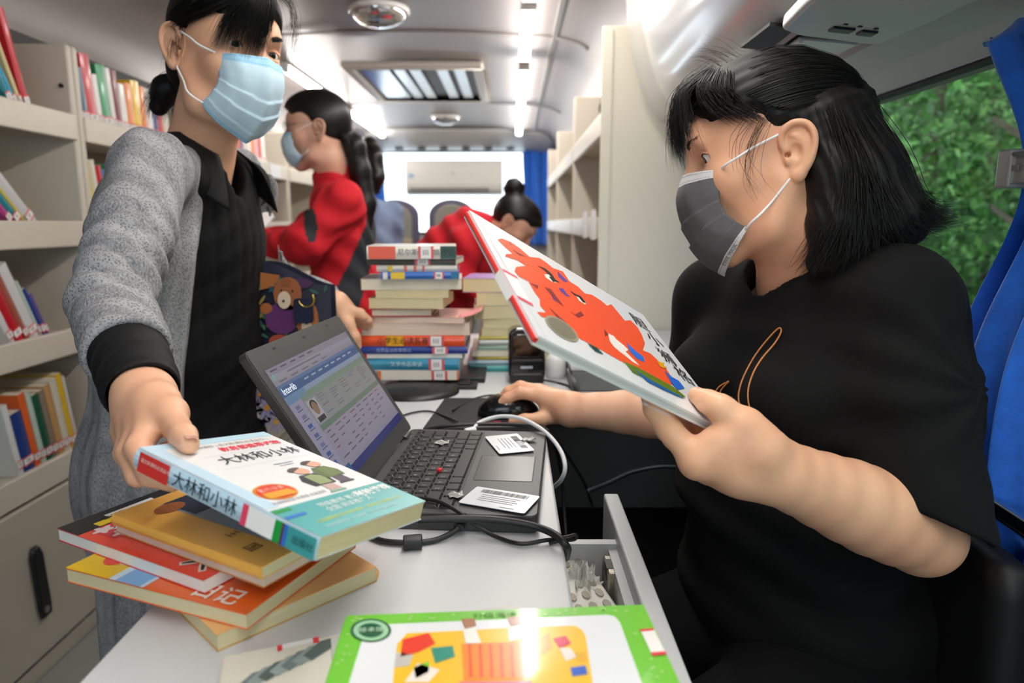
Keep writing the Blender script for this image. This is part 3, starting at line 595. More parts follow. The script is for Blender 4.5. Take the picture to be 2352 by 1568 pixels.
# cards on the laptop
def card(corners, label, flip=False, qr=True):
    z = .8905; q = [Vector(P(*c, z=z)) for c in corners]; o = q[0]; x = (q[1]-q[0]).normalized(); y = q[3]-q[0]; c = sum(q, Vector())/4
    M = frame(c, q[1]-q[0]+q[2]-q[3], q[3]-q[0]+q[2]-q[1]); w, h = .080, .0505
    t = thing('library_card', label, 'card', c, 'library cards on the laptop')
    if M.col[2][2] < 0: M = frame(c, q[1]-q[0]+q[2]-q[3], -(q[3]-q[0]+q[2]-q[1]))
    b = MB(); b.T = M; b.prism(rrect(-w/2,-h/2,w/2,h/2,.003), 0, .0008); b.build('card_body', mat('card_white', 'eceef3', .25, coat=.3), t)
    def rc(n, x0, y0, x1, y1, col, dz=.0010):
        b = MB(); b.T = M; b.poly([(x0,y0,dz),(x1,y0,dz),(x1,y1,dz),(x0,y1,dz)]); return b.build(n, flat(col), t)
    rr = random.Random(9); x = -w*.36; k = MB(); k.T = M
    while x < w*.36:
        wd_ = rr.choice([.0004,.0007,.0011]); k.poly([(x,h*.2,.0010),(x+wd_,h*.2,.0010),(x+wd_,h*.40,.0010),(x,h*.40,.0010)]); x += wd_+rr.choice([.0005,.0008])
    tag(k.build('barcode', flat('25262b'), t), kind='stuff')
    for i in range(4): rc('text_line', -w*.30, h*(.08-.1*i), w*(.30-.05*(i % 2)), h*(.11-.1*i), '9a9ca6')
    rc('text_line', w*.1, -h*.42, w*.32, -h*.39, 'a0a2ac')
card([(1057,1152),(1200,1178),(1236,1141),(1100,1121)], 'white library card with a barcode at the near front corner of the laptop')
card([(1190,997),(1224,1031),(1148,1044),(1114,1005)], 'white library card lying beside the touchpad, towards the mouse')
# clear tape patches
for i, (u, v, w, h, lb) in enumerate(((1015,1015,.02,.017,'creased clear tape stuck on the laptop number keys'),(1047,1135,.018,.016,'creased clear tape stuck on the near corner keys'),(1213,1008,.022,.011,'scrap of clear tape on the laptop palm rest'))):
    c = P(u, v, z=.8925); b = MB(); b.T = Matrix.Translation(c) @ Matrix.Rotation(.3*i, 4, 'Z')
    b.grid(lambda a, e: ((a-.5)*w, (e-.5)*h, .0012*math.sin(a*9+e*5)+.0008*math.sin(e*17)), 8, 8)
    tag(b.build('tape', mat('clear_tape', 'a9a8a4', .15, spec=.8), smooth=True, solid=.0002), lb, 'tape')
# ------------------------------------------------------------------ mouse pad, mouse, scanner, boxes
mp = [P(972,988,z=DZ), P(1262,992,z=DZ), P(1165,918,z=DZ), P(1022,918,z=DZ)]
mpt = thing('mouse_pad', 'black mouse pad with a red print behind the laptop', 'mouse pad', mp[0])
b = MB(); b.add([tuple(p[:2])+(DZ+.0005,) for p in mp]+[tuple(p[:2])+(DZ+.004,) for p in mp], [(3,2,1,0),(4,5,6,7)]+[(i,(i+1)%4,4+(i+1)%4,4+i) for i in range(4)]); b.build('pad', mat('pad_black', '1a1a1c', .7, bump=.1, bscale=300), mpt)
for i in range(9):
    c = P(1105+19*i, 968+3*(i % 2), z=DZ+.0045); b = MB(); b.add([(c[0]+dx,c[1]+dy,c[2]) for dx,dy in ((-.006,-.006),(.007,-.004),(.004,.006),(-.008,.004))], [(0,1,2,3)]); b.build('red_print', flat('8c1f35'), mpt)
ms = thing('computer_mouse', "shiny black computer mouse under the seated woman's right hand", 'mouse', P(1172,950,z=DZ+.004))
mc = Vector(P(1168, 952, z=DZ+.004)); MT = Matrix.Translation(mc) @ Matrix.Rotation(math.radians(6), 4, 'Z')
def mouse(i, j):
    a = i*2*math.pi; e = j*math.pi/2; L_, W_, H_ = .054, .031, .036
    x = L_*math.cos(a)*math.cos(e)**.55; y = W_*math.sin(a)*math.cos(e)**.5; z = H_*math.sin(e)**.8*(1-.25*(x/L_+.2)**2)
    return (x, y, z)
b = MB(); b.T = MT; b.grid(mouse, 36, 12); b.build('mouse_shell', mat('mouse_black', '0f0f11', .18, coat=.4), ms, smooth=True, weld=True)
b = MB(); b.T = MT; b.tube([(-.030,-.004,.0235),(-.030,.004,.0235)], .008, 14); b.build('scroll_wheel', mat('wheel_grey', '2c2c2e', .6), ms)
# barcode scanner
sx_, sy_ = P(1209, 880, z=DZ)[:2]; ST = Matrix.Translation((sx_, sy_+.02, DZ)) @ Matrix.Rotation(.06, 4, 'Z')
bs = thing('barcode_scanner', 'shiny black upright barcode scanner standing before the right book pile', 'scanner', (sx_, sy_, DZ))
def front(pr, y0, y1):    # profile in xz extruded along y
    n = len(pr); b = MB(); b.T = ST
    b.add([(x,y0,z) for x,z in pr]+[(x,y1,z) for x,z in pr], [tuple(range(n)), tuple(range(2*n-1,n-1,-1))]+[(i,n+i,n+(i+1)%n,(i+1)%n) for i in range(n)]); return b
front(rrect(-.0385,.0,.0385,.118,.018,6), -.022, .03).build('scanner_body', mat('scanner_black', '131315', .15, coat=.5), bs, bevel=.006, seg=3)
front(rrect(-.031,.056,.031,.105,.012,5), -.0245, -.02).build('scan_window', mat('scan_window', '050506', .05, coat=1), bs, bevel=.002)
front([(-.034,.046),(.034,.046),(.031,.052),(-.031,.052)], -.026, -.02).build('lower_lip', mat('lip_black', '1e1e20', .4), bs, bevel=.001)
front(rrect(-.014,.032,.012,.0375,.002,3), -.0228, -.0215).build('badge', flat('a4a8b4', .3), bs)
front(rrect(-.036,.001,.036,.022,.008,4), -.027, -.02).build('foot', mat('lip_black'), bs, bevel=.003)
# light grey device and white bottle behind the picture book
x0 = .119; dv = thing('card_printer', 'low white and grey desk device partly hidden by the picture book', 'device', (x0, 1.35, DZ))
MB().box((x0,1.33,DZ),(x0+.17,1.53,DZ+.042)).build('device_base', mat('device_grey', '77797c', .5), dv, bevel=.004)
MB().box((x0-.003,1.327,DZ+.042),(x0+.173,1.533,DZ+.060)).build('device_lid', mat('device_white', 'e4e5e6', .35), dv, bevel=.006)
tag(MB().lathe([(0,0),(.021,0),(.023,.01),(.023,.04),(.012,.055),(.0,.058)], 20, (.096,1.46,DZ)).build('white_puck', mat('white_plastic', 'e6e6e4', .35), smooth=True), 'small white rounded plastic thing beside the low desk device', 'device')
# monitor stand that the tall book pile rests on
mo = thing('monitor_stand', 'flat black monitor foot under the tall book pile', 'stand', (-.195, 1.34, DZ))
b = MB(); b.T = Matrix.Translation((-.195,1.327,DZ)) @ Matrix.Diagonal((1,.85,1,1)); b.lathe([(0,.012),(.075,.010),(.088,.006),(.09,0)], 36); b.build('foot_plate', mat('stand_black', '19191b', .4), mo, smooth=True)
MB().box((-.24,1.405,DZ),(-.057,1.54,DZ+.0125)).build('support', mat('stand_black'), mo, bevel=.003)
br = thing('black_bracket', 'small black plastic bracket beside the tall book pile', 'bracket', (-.1,1.36,DZ))
MB().box((-.128,1.345,DZ),(-.071,1.392,DZ+.009)).build('bracket_foot', mat('stand_black'), br, bevel=.002)
MB().box((-.109,1.352,DZ+.009),(-.085,1.385,DZ+.0125)).build('bracket_top', mat('stand_black'), br, bevel=.002)
# ------------------------------------------------------------------ the two book piles
def pile(items, yf, name, z0):
    z = z0
    n = len(items)
    for k, it in enumerate(items):
        u0, u1, th, face, col, dep, rz = it[:7]; th *= .948; dep *= .95; opt = it[7] if len(it) > 7 else {}
        xa = (u0-1176)/FPX*yf*1.0; L = (u1-u0)/FPX*yf; xc = xa+L/2
        Rz = Matrix.Rotation(math.radians(rz), 3, 'Z'); yoff = opt.pop('dy', 0)
        if face == 'spine': o = Vector((-L/2, 0, 0)); X, Y = Vector((0,1,0)), Vector((-1,0,0)); o = Vector((L/2,0,0))
        else: o = Vector((L/2, dep, 0)) ; X, Y = Vector((0,-1,0)), Vector((1,0,0)); o = Vector((-L/2, dep, 0))
        # spine: local x=+y, local y=-x, z = x cross y = (0,1,0)x(-1,0,0) = (0,0,1)
        c = Vector((xc, yf+yoff, z)); M = frame(c+Rz @ o, Rz @ X, Rz @ Y)
        book('book', opt.pop('label'), dep, L, th, M, col, name, **opt)
        z += th+.0004
    return z
pile([
 (862,1050,.0215,'spine','e9e4d8',.15,0,dict(label='orange and white book at the bottom of the tall book pile', band=[(.0,1,'e8763a'),(.02,.96,'ece6da')], lab=(.022,.055), back_col='e06a2e', pages=page_white)),
 (838,1052,.026,'spine','3594b6',.165,-1,dict(label='teal blue book with white spine letters low in the tall pile', lab=(.03,.062), title=('文学作品导读',.75,.011), tcol='dfeef2', pages=page_white)),
 (836,1060,.009,'fore','e4e4e0',.17,1,dict(label='thin white book between the teal and navy books of the tall pile', pages=page_white)),
 (822,1072,.0165,'spine','2c3f94',.17,1,dict(label='dark blue book with a red and white label in the tall pile', lab=(.04,.072), title=('世界童话故事精选',.85,.009), tcol='9fb4e6', pages=page_m)),
 (812,1066,.0235,'spine','f0551f',.17,0,dict(label='orange book with black and yellow spine characters in the tall pile', lab=(.042,.075), title=('小学生必读名著',.80,.015), tcol='2b1a10', band=[(.56,.72,'f5b21f')], pages=page_white)),
 (826,1078,.0265,'fore','efe3dc',.17,1,dict(label='thick book with pale pinkish page edges above the orange book', pages=page_pink)),
 (842,1066,.0125,'fore','e8b7a8',.16,-5,dict(label='thin book with a curled pink cover in the middle of the tall pile', pages=page_pink)),
 (848,992,.0185,'fore','a6322c',.15,1,dict(label='small red-covered book with cream page edges in the tall pile', pages=page_m, hard=True)),
 (846,1018,.022,'fore','d9c8a4',.16,-3,dict(label='cream paperback resting on the small red-covered book', pages=page_old, dy=-.008)),
 (862,1030,.017,'fore','e3d7bb',.15,4,dict(label='plain cream paperback under the wide cream book of the tall pile', pages=page_old)),
 (830,1060,.023,'fore','d8d4c8',.16,4,dict(label='wide cream paperback jutting out on the right of the tall pile', pages=page_m)),
 (880,1055,.0155,'spine','2f6cc0',.15,4,dict(label='bright blue book with a yellow patch on its spine, tall pile', band=[(.70,.88,'e9c33a'),(.92,.98,'e8dede'),(.0,.10,'1f6f9a')], lab=(.03,.05), dy=-.01, pages=page_old)),
 (868,1050,.0125,'spine','e9e4da',.17,3,dict(label='white book with small red dots on its spine, tall pile', band=[(.80,.86,'e8c63a'),(.62,.66,'d86a5c'),(.50,.54,'d86a5c'),(.40,.43,'d86a5c')], dy=-.005)),
 (845,1048,.013,'spine','5e5b56',.16,-2,dict(label='dark grey thin book just under the top book of the tall pile', lab=(.05,.082))),
 (850,1050,.0275,'spine','e9e6da',.16,5,dict(label='white book with black characters and green end on top of the tall pile', band=[(0,.18,'31544f'),(.68,.98,'e2604a'),(.70,.97,'e2604a')][:2], lab=(.045,.075), title=('尼尔斯骑鹅旅行记',.66,.014), tcol='2b2a26', dy=-.015, pages=page_m)),
], 1.38, 'books of the tall pile', DZ+.013)
pile([
 (1078,1245,.016,'spine','2f9a9a',.17,0,dict(label='turquoise book at the bottom of the right book pile', lab=(.045,.075))),
 (1072,1282,.012,'spine','8fa9b8',.18,1,dict(label='pale blue magazine near the bottom of the right pile', band=[(.0,.12,'e8902e')])),
 (1092,1275,.009,'spine','b9a53a',.18,-1,dict(label='olive yellow magazine low in the right pile')),
 (1082,1280,.014,'fore','cfe0d4',.18,2,dict(label='pale green book whose page edges face out in the right pile', pages=page_m)),
 (1095,1262,.012,'spine','9fb7a4',.18,-2,dict(label='grey green magazine in the middle of the right pile')),
 (1100,1240,.012,'spine','bfc4c4',.18,2,dict(label='light grey magazine under the olive one in the right pile')),
 (1098,1240,.009,'spine','c6ba52',.18,0,dict(label='upper olive yellow magazine in the right pile')),
 (1105,1235,.019,'fore','d9cda6',.165,2,dict(label='cream paperback with bent pages in the right pile', pages=page_old)),
 (1108,1230,.022,'fore','e2dfd0',.15,-2,dict(label='cream book with a dark purple spine end in the right pile', pages=page_old, spine_col='5a3f52')),
 (1088,1235,.031,'fore','ded3ae',.17,2,dict(label='thick cream paperback, third from the top of the right pile', pages=page_old)),
 (1094,1235,.030,'fore','cfc6a8',.16,-1,dict(label='greyish cream paperback, second from the top of the right pile', pages=page_old)),
 (1062,1215,.033,'fore','8d72c0',.16,-4,dict(label='book with a purple cover on top of the right pile', pages=page_old)),
], 1.517, 'books of the right pile', DZ)
# curled pink cover page
def curl(i, j):
    x = -.109+.047*i; return (x, 1.377+.14*j, 1.012+.0135*i**2*(1-.3*j)+.002*math.sin(6*j))
tag(MB().grid(curl, 10, 6).build('loose_cover', mat('curl_pink', 'd98a86', .5), smooth=True, solid=.0004), 'curled pink cover flap sticking out of the tall pile', 'cover flap')
# ------------------------------------------------------------------ cables
def cable(label, pts, r, m, n=60, name='cable'):
    return tag(MB().tube(catmull(pts, n), r, 8).build(name, m, smooth=True), label, 'cable', None)
blk = mat('cable_black', '18181a', .45); wht = mat('cable_white', 'e9e9ea', .4)
Z = DZ+.004
pc = thing('power_cable', 'thick black cable with a ferrite bead in front of the laptop', 'cable', P(945,1245,z=DZ))
MB().tube(catmull([P(840,1225,z=Z), P(880,1242,z=Z), P(945,1246,z=Z), P(1000,1240,z=Z), P(1040,1222,z=Z+.004), P(1057,1203,z=Z+.010), P(1062,1190,z=Z+.012)], 40), .0032, 8).build('cord', blk, pc, smooth=True)
a, b_ = P(926,1246,z=Z+.004), P(970,1243,z=Z+.004); MB().tube([a, b_], .0078, 20).build('ferrite_bead', mat('ferrite', '1d1d1f', .4), pc, bevel=.0015)
a, b_ = P(1054,1212,z=Z+.008), P(1063,1186,z=Z+.014); MB().tube([a, b_], [.0055,.0065], 14).build('plug', blk, pc)
cable('thick black cable running along the laptop front and over the desk edge', [P(960,1194,y=.682), P(1040,1191,y=.683), P(1120,1192,y=.684), P(1190,1200,y=.683), P(1240,1212,y=.678), P(1275,1228,z=Z+.008), P(1297,1248,z=Z+.004), P(1304,1262,z=Z-.008), P(1300,1280,z=Z-.03)], .0042, blk)
cable('thin black cord looping from the keyboard past the desk edge', [P(960,1143,z=.8935), P(1010,1152,z=.8945), P(1060,1180,z=.892), P(1092,1206,z=.880), P(1140,1232,z=Z), P(1195,1248,z=Z), P(1255,1240,z=Z), P(1298,1234,z=Z), P(1322,1229,z=Z), P(1318,1238,z=Z-.003), P(1290,1240,z=Z+.004), P(1262,1247,z=Z-.0005)], .0023, blk, 80)
wc = thing('charging_cable', 'white charging cable arching behind the laptop and over the desk edge', 'cable', P(1082,985,z=DZ))
MB().tube(catmull([P(1088,985,z=.880), P(1105,968,z=.886), P(1150,956,z=.894), P(1200,962,z=.898), P(1250,990,z=.894), P(1285,1030,z=.884), P(1298,1070,z=.870), P(1290,1100,z=.85), P(1272,1118,z=.822)], 60), .0032, 8).build('cord', wht, wc, smooth=True)
a, b_ = P(1068,990,z=.878), P(1092,984,z=.880); MB().tube([a, b_], .0065, 12, flat_=.6).build('plug', wht, wc, bevel=.001)
cable('black cable bundle lying behind the laptop hinge side, upper strand', [P(985,985,z=Z+.004), P(1030,978,z=Z+.01), P(1110,974,z=Z+.012), P(1200,976,z=Z+.012), P(1255,990,z=Z+.008), P(1300,1040,z=.82), P(1340,1105,z=.76), P(1360,1160,z=.70)], .003, blk)
cable('black cable bundle lying behind the laptop hinge side, lower strand', [P(1000,990,z=Z+.002), P(1060,984,z=Z+.008), P(1150,982,z=Z+.008), P(1230,984,z=Z+.006), P(1265,1000,z=Z), P(1288,1080,z=.80), P(1295,1160,z=.74), P(1300,1230,z=.70)], .003, blk)
cable('dark cable arching across the black gap beside the desk', [P(1350,1128,y=1.0), P(1400,1108,y=1.05), P(1450,1085,y=1.1), P(1520,1072,y=1.15), P(1590,1078,y=1.2), P(1660,1100,y=1.2)], .0035, mat('cable_bluegrey', '2b3038', .4))
cable('mouse cord curving back from the mouse towards the tall pile', [P(1160,925,z=Z+.01), P(1140,908,z=Z+.003), P(1100,912,z=Z), P(1060,930,z=Z), P(1040,942,z=Z+.004)], .0018, blk)
cable('thin black cord on the desk beside the laptop lid', [P(905,962,z=Z-.001), P(945,948,z=Z-.001), P(985,944,z=Z-.001), P(1020,955,z=Z+.002), P(1050,968,z=Z+.004)], .0018, blk)
cable('scanner cord hanging over the counter beside the scanner', [P(1245,872,z=Z+.006), P(1280,878,z=Z-.001), P(1310,888,z=Z-.001), P(1324,905,z=Z-.001), P(1328,918,z=Z-.002), P(1330,955,z=.80)], .0022, blk)
cable('grey stick-like cord leaning by the low desk device', [P(1306,850,z=Z+.03), P(1318,875,z=Z+.02), P(1330,893,z=Z)], .005, mat('cord_grey', '6d6f72', .5))
# ------------------------------------------------------------------ organic modelling: smooth-blended volumes -> one continuous mesh
class Vol:
    def __init__(s, lo, hi, h):
        s.lo = np.array(lo, np.float32); s.h = h; s.n = np.ceil((np.array(hi)-np.array(lo))/h).astype(int)+1
        s.f = np.full(s.n, .5, np.float32)
        s.ax = [s.lo[i]+h*np.arange(s.n[i], dtype=np.float32) for i in range(3)]
    def sub(s, lo, hi):
        a = np.clip(np.floor((np.array(lo)-s.lo)/s.h).astype(int), 0, s.n); b = np.clip(np.ceil((np.array(hi)-s.lo)/s.h).astype(int)+1, 0, s.n)
        if np.any(b <= a): return None
        sl = tuple(slice(a[i], b[i]) for i in range(3))
        return sl, s.ax[0][sl[0]][:, None, None], s.ax[1][sl[1]][None, :, None], s.ax[2][sl[2]][None, None, :]
    def mix(s, sl, d, k, cut):
        f = s.f[sl]
        if cut:
            h = np.clip(.5-.5*(f+d)/k, 0, 1); s.f[sl] = f+(-d-f)*h+k*h*(1-h)
        else:
            h = np.clip(.5+.5*(f-d)/k, 0, 1); s.f[sl] = f+(d-f)*h-k*h*(1-h)
    def cone(s, a, b, ra, rb, k=.01, cut=False, sq=None):
        a = np.array(a, np.float32); b = np.array(b, np.float32); m = max(ra, rb)+max(k*1.2, 4*s.h)
        q = s.sub(np.minimum(a, b)-m, np.maximum(a, b)+m)
        if q is None: return s
        sl, X, Y, Z = q; ab = b-a; L = float(ab@ab)+1e-12
        t = np.clip(((X-a[0])*ab[0]+(Y-a[1])*ab[1]+(Z-a[2])*ab[2])/L, 0, 1)
        d = np.sqrt((X-a[0]-t*ab[0])**2+(Y-a[1]-t*ab[1])**2+(Z-a[2]-t*ab[2])**2)-(ra+(rb-ra)*t)
        s.mix(sl, d, k, cut); return s
    def chain(s, pts, rs, k=.01, cut=False):
        for i in range(len(pts)-1): s.cone(pts[i], pts[i+1], rs[i], rs[i+1], k, cut)
        return s
    def ell(s, c, r, R=None, k=.01, cut=False):
        c = np.array(c, np.float32); r = np.array(r, np.float32); R = np.eye(3, dtype=np.float32) if R is None else np.array(R, np.float32)
        ext = np.sqrt(((R*r)**2).sum(1))+max(k*1.2, 4*s.h)
        q = s.sub(c-ext, c+ext)
        if q is None: return s
        sl, X, Y, Z = q; X = X-c[0]; Y = Y-c[1]; Z = Z-c[2]; a = 0; b = 0
        for i in range(3):
            p = X*R[0,i]+Y*R[1,i]+Z*R[2,i]; a = a+(p/r[i])**2; b = b+(p/r[i]**2)**2
        a = np.sqrt(a); d = a*(a-1)/np.maximum(np.sqrt(b), 1e-6)
        s.mix(sl, d.astype(np.float32), k, cut); return s
    def plane(s, p, n, k=.004):        # cut away the side the normal points to
        n = np.array(n, np.float32); n /= np.linalg.norm(n)
        d = (s.ax[0][:, None, None]-p[0])*n[0]+(s.ax[1][None, :, None]-p[1])*n[1]+(s.ax[2][None, None, :]-p[2])*n[2]
        s.mix((slice(None),)*3, -d, k, True); return s
    def verts(s, smooth=0):
        f = s.f; h = s.h; I = f < 0
        c = [I[a:I.shape[0]-1+a, b:I.shape[1]-1+b, e:I.shape[2]-1+e] for a in (0, 1) for b in (0, 1) for e in (0, 1)]
        cnt = sum(x.astype(np.int8) for x in c); mask = (cnt > 0) & (cnt < 8); idx = np.argwhere(mask)
        num = np.full(mask.shape, -1, np.int32); num[mask] = np.arange(len(idx))
        off = [(a, b, e) for a in (0, 1) for b in (0, 1) for e in (0, 1)]
        val = np.stack([f[idx[:,0]+o[0], idx[:,1]+o[1], idx[:,2]+o[2]] for o in off], 1)
        acc = np.zeros((len(idx), 3)); n = np.zeros(len(idx))
        for i in range(8):
            for j in range(i+1, 8):
                if sum(abs(off[i][q]-off[j][q]) for q in range(3)) == 1:
                    a, b = val[:, i], val[:, j]; m = (a < 0) != (b < 0); t = np.where(m, a/np.where(m, a-b, 1), 0)
                    p = np.array(off[i])[None]+t[:, None]*(np.array(off[j])-np.array(off[i]))[None]
                    acc += p*m[:, None]; n += m
        V = s.lo+(idx+acc/np.maximum(n, 1)[:, None])*h
        F = []
        for ax in range(3):
            u, v = (ax+1) % 3, (ax+2) % 3
            A = np.take(I, range(0, I.shape[ax]-1), ax); B = np.take(I, range(1, I.shape[ax]), ax)
            for flip in (False, True):
                e = np.argwhere((A & ~B) if not flip else (~A & B)); e = e[(e[:, u] > 0) & (e[:, v] > 0) & (e[:, u] < I.shape[u]-1) & (e[:, v] < I.shape[v]-1)]
                q = []
                for du, dv in ((1, 1), (0, 1), (0, 0), (1, 0)):
                    g = e.copy(); g[:, u] -= du; g[:, v] -= dv; q.append(num[g[:, 0], g[:, 1], g[:, 2]])
                q = np.stack(q, 1)
                F.append(q if not flip else q[:, ::-1])
        F = np.concatenate(F); F = F[(F >= 0).all(1)]
        for _ in range(smooth): V = lap(V, F, .5)
        return V, F
def lap(V, F, w):
    S = np.zeros_like(V); n = np.zeros(len(V))
    for a, b in ((0, 1), (1, 2), (2, 3), (3, 0)):
        np.add.at(S, F[:, a], V[F[:, b]]); np.add.at(S, F[:, b], V[F[:, a]]); np.add.at(n, F[:, a], 1); np.add.at(n, F[:, b], 1)
    return V+w*(S/np.maximum(n, 1)[:, None]-V)
def vnormals(V, F):
    n = np.cross(V[F[:, 2]]-V[F[:, 0]], V[F[:, 3]]-V[F[:, 1]]); N = np.zeros_like(V)
    for a in range(4): np.add.at(N, F[:, a], n)
    return N/np.maximum(np.linalg.norm(N, axis=1), 1e-12)[:, None]
def vf_obj(name, V, F, mats, parent, midx=None, T=None):
    if T is not None: V = V @ np.array(T.to_3x3()).T+np.array(T.to_translation())
    me = bpy.data.meshes.new(name); me.vertices.add(len(V)); me.vertices.foreach_set('co', np.asarray(V, np.float32).ravel())
    me.loops.add(len(F)*4); me.loops.foreach_set('vertex_index', F.astype(np.int32).ravel())
    me.polygons.add(len(F)); me.polygons.foreach_set('loop_start', np.arange(0, 4*len(F), 4, dtype=np.int32))
    for m in (mats if isinstance(mats, (list, tuple)) else [mats]): me.materials.append(m)
    if midx is not None: me.polygons.foreach_set('material_index', np.asarray(midx, np.int32))
    me.polygons.foreach_set('use_smooth', np.ones(len(F), bool)); me.update(calc_edges=True); me.validate()
    return new_obj(name, me, parent)
def join_vf(parts):
    V = []; F = []; n = 0
    for v, f in parts: V.append(v); F.append(f+n); n += len(v)
    return np.concatenate(V), np.concatenate(F)
def prune(V, F, keep):
    F = F[keep[F].all(1)]; used = np.unique(F); m = np.full(len(V), -1, np.int64); m[used] = np.arange(len(used)); return V[used], m[F]
def xf(T, V): return np.asarray(V) @ np.array(T.to_3x3()).T+np.array(T.to_translation())
# ------------------------------------------------------------------ skin
def skin_mat(name, base, red, sss=0):
    m = bpy.data.materials.new(name); m.use_nodes = True; nt = m.node_tree; b = nt.nodes['Principled BSDF']
    tc = nt.nodes.new('ShaderNodeTexCoord'); n = nt.nodes.new('ShaderNodeTexNoise'); n.inputs['Scale'].default_value = 11; n.inputs['Detail'].default_value = 4; n.inputs['Roughness'].default_value = .65
    nt.links.new(tc.outputs['Object'], n.inputs['Vector']); mx = nt.nodes.new('ShaderNodeMix'); mx.data_type = 'RGBA'; mx.inputs[6].default_value = lin(base); mx.inputs[7].default_value = lin(red)
    r = nt.nodes.new('ShaderNodeMapRange'); r.inputs[1].default_value = .32; r.inputs[2].default_value = .80; nt.links.new(n.outputs[0], r.inputs[0]); nt.links.new(r.outputs[0], mx.inputs[0]); nt.links.new(mx.outputs[2], b.inputs['Base Color'])
    n2 = nt.nodes.new('ShaderNodeTexNoise'); n2.inputs['Scale'].default_value = 420; n2.inputs['Detail'].default_value = 3; nt.links.new(tc.outputs['Object'], n2.inputs['Vector'])
    bp = nt.nodes.new('ShaderNodeBump'); bp.inputs['Strength'].default_value = .12; bp.inputs['Distance'].default_value = .001; nt.links.new(n2.outputs[0], bp.inputs['Height']); nt.links.new(bp.outputs[0], b.inputs['Normal'])
    b.inputs['Roughness'].default_value = .46; b.inputs['Specular IOR Level'].default_value = .4
    b.inputs['Subsurface Weight'].default_value = sss; b.inputs['Subsurface Radius'].default_value = (1, .35, .2); b.inputs['Subsurface Scale'].default_value = .006
    return m
hair_m = mat('hair_black', '0e0c0b', .42, var=.5, vscale=30, spec=.4)
hair_base = mat('hair_base', '0c0a0a', .55, var=.4, vscale=40, spec=.3)
hair_b = mat('hair_dark_brown', '1d1512', .36, var=.4, vscale=30, spec=.5)
lash_m = mat('lash_black', '0c0a0a', .6)
# ------------------------------------------------------------------ head (local: +x her right, +y face forward, +z up; origin between the ears)
def head_volume(h=.0016, neck=None, full=1.0, eye_open=.0046, gaze=0):
    v = Vol((-.105,-.125,-.20), (.105,.135,.15), h)
    v.ell((0,-.012,.042), (.073,.093,.084), k=.02)
    v.ell((0,.030,-.012), (.0605*full,.062,.088), k=.03)
    v.ell((0,.042,.050), (.056,.047,.050), k=.03)
    for s in (-1, 1):
        v.cone((s*.054*full,-.002,-.03), (s*.046*full,.022,-.072), .018, .017, k=.025)
        v.cone((s*.046*full,.022,-.072), (s*.010,.074,-.090), .017, .014, k=.03)
        v.ell((s*.040*full,.058,-.008), (.024*full,.022,.022), k=.025)
    v.cone((-.012,.072,-.092), (.012,.072,-.092), .013, .013, k=.025)
    v.cone((-.026,.080,.048), (.026,.080,.048), .008, .008, k=.025)
    v.cone((0,.090,.032), (0,.108,-.006), .0065, .0105, k=.014)
    for s in (-1, 1): v.ell((s*.011,.100,-.010), (.0085,.010,.008), k=.008)
    v.cone((-.016,.082,-.045), (.016,.082,-.045), .012, .012, k=.03)
    for s in (-1, 1):
        v.ell((s*.032,.096,.026), (.019,.014,.0125), k=.014, cut=True)
        v.ell((s*.0335,.0690,.0262), (.0168,.0160,.0150), k=.005)
        R = np.array(Matrix.Rotation(-s*.42, 3, 'Z') @ Matrix.Rotation(s*.12, 3, 'Y'))
        v.ell((s*.0360,.0860,.0248), (.0165,.0150,eye_open*.9), R, k=.0014, cut=True)
        v.ell((s*.034,.0665,.0268), (.0146,.0146,.0146), k=.0008, cut=True) if False else None
        # upper lid crease
        v.cone((s*.020,.0845,.0325), (s*.034,.0860,.0350), .0011, .0011, k=.002, cut=True); v.cone((s*.034,.0860,.0350), (s*.046,.0790,.0315), .0011, .0011, k=.002, cut=True)
    # ears
    for s in (-1, 1):
        def E(y, z, x): return (s*x, y, z)
        v.ell(E(-.018,.006,.0785), (.0050,.0185,.029), np.array(Matrix.Rotation(s*.40, 3, 'Z')), k=.006)
        hel = [E(-.004,.006,.0735),E(-.001,.018,.076),E(-.005,.029,.080),E(-.016,.034,.084),E(-.028,.030,.087),E(-.034,.019,.089),E(-.034,.006,.088),E(-.029,-.007,.085),E(-.021,-.018,.081),E(-.012,-.026,.077)]
        hel = [tuple(q) for q in catmull(hel, 26)]
        v.chain(hel, [.0033]*20+[.0036,.004,.0045,.005,.0055,.0058], k=.0028)
        v.ell(E(-.013,-.024,.077), (.0045,.0075,.008), k=.006)
        ant = [tuple(q) for q in catmull([E(-.013,-.014,.078),E(-.020,-.007,.080),E(-.024,.004,.0815),E(-.021,.015,.081),E(-.013,.021,.080)], 12)]
        v.chain(ant, [.0028]*12, k=.003)
        v.ell(E(-.0125,.0015,.0835), (.0070,.0072,.0095), k=.003, cut=True)
        v.ell(E(-.004,-.006,.0765), (.0035,.0035,.0055), k=.003)
        v.cone(E(-.006,.001,.080), E(-.006,.001,.068), .0035,.003, k=.002, cut=True)
    if neck is not None: v.chain(neck[0], neck[1], k=.03)
    else: v.cone((0,-.015,-.03), (0,-.03,-.19), .052, .054, k=.03)
    return v
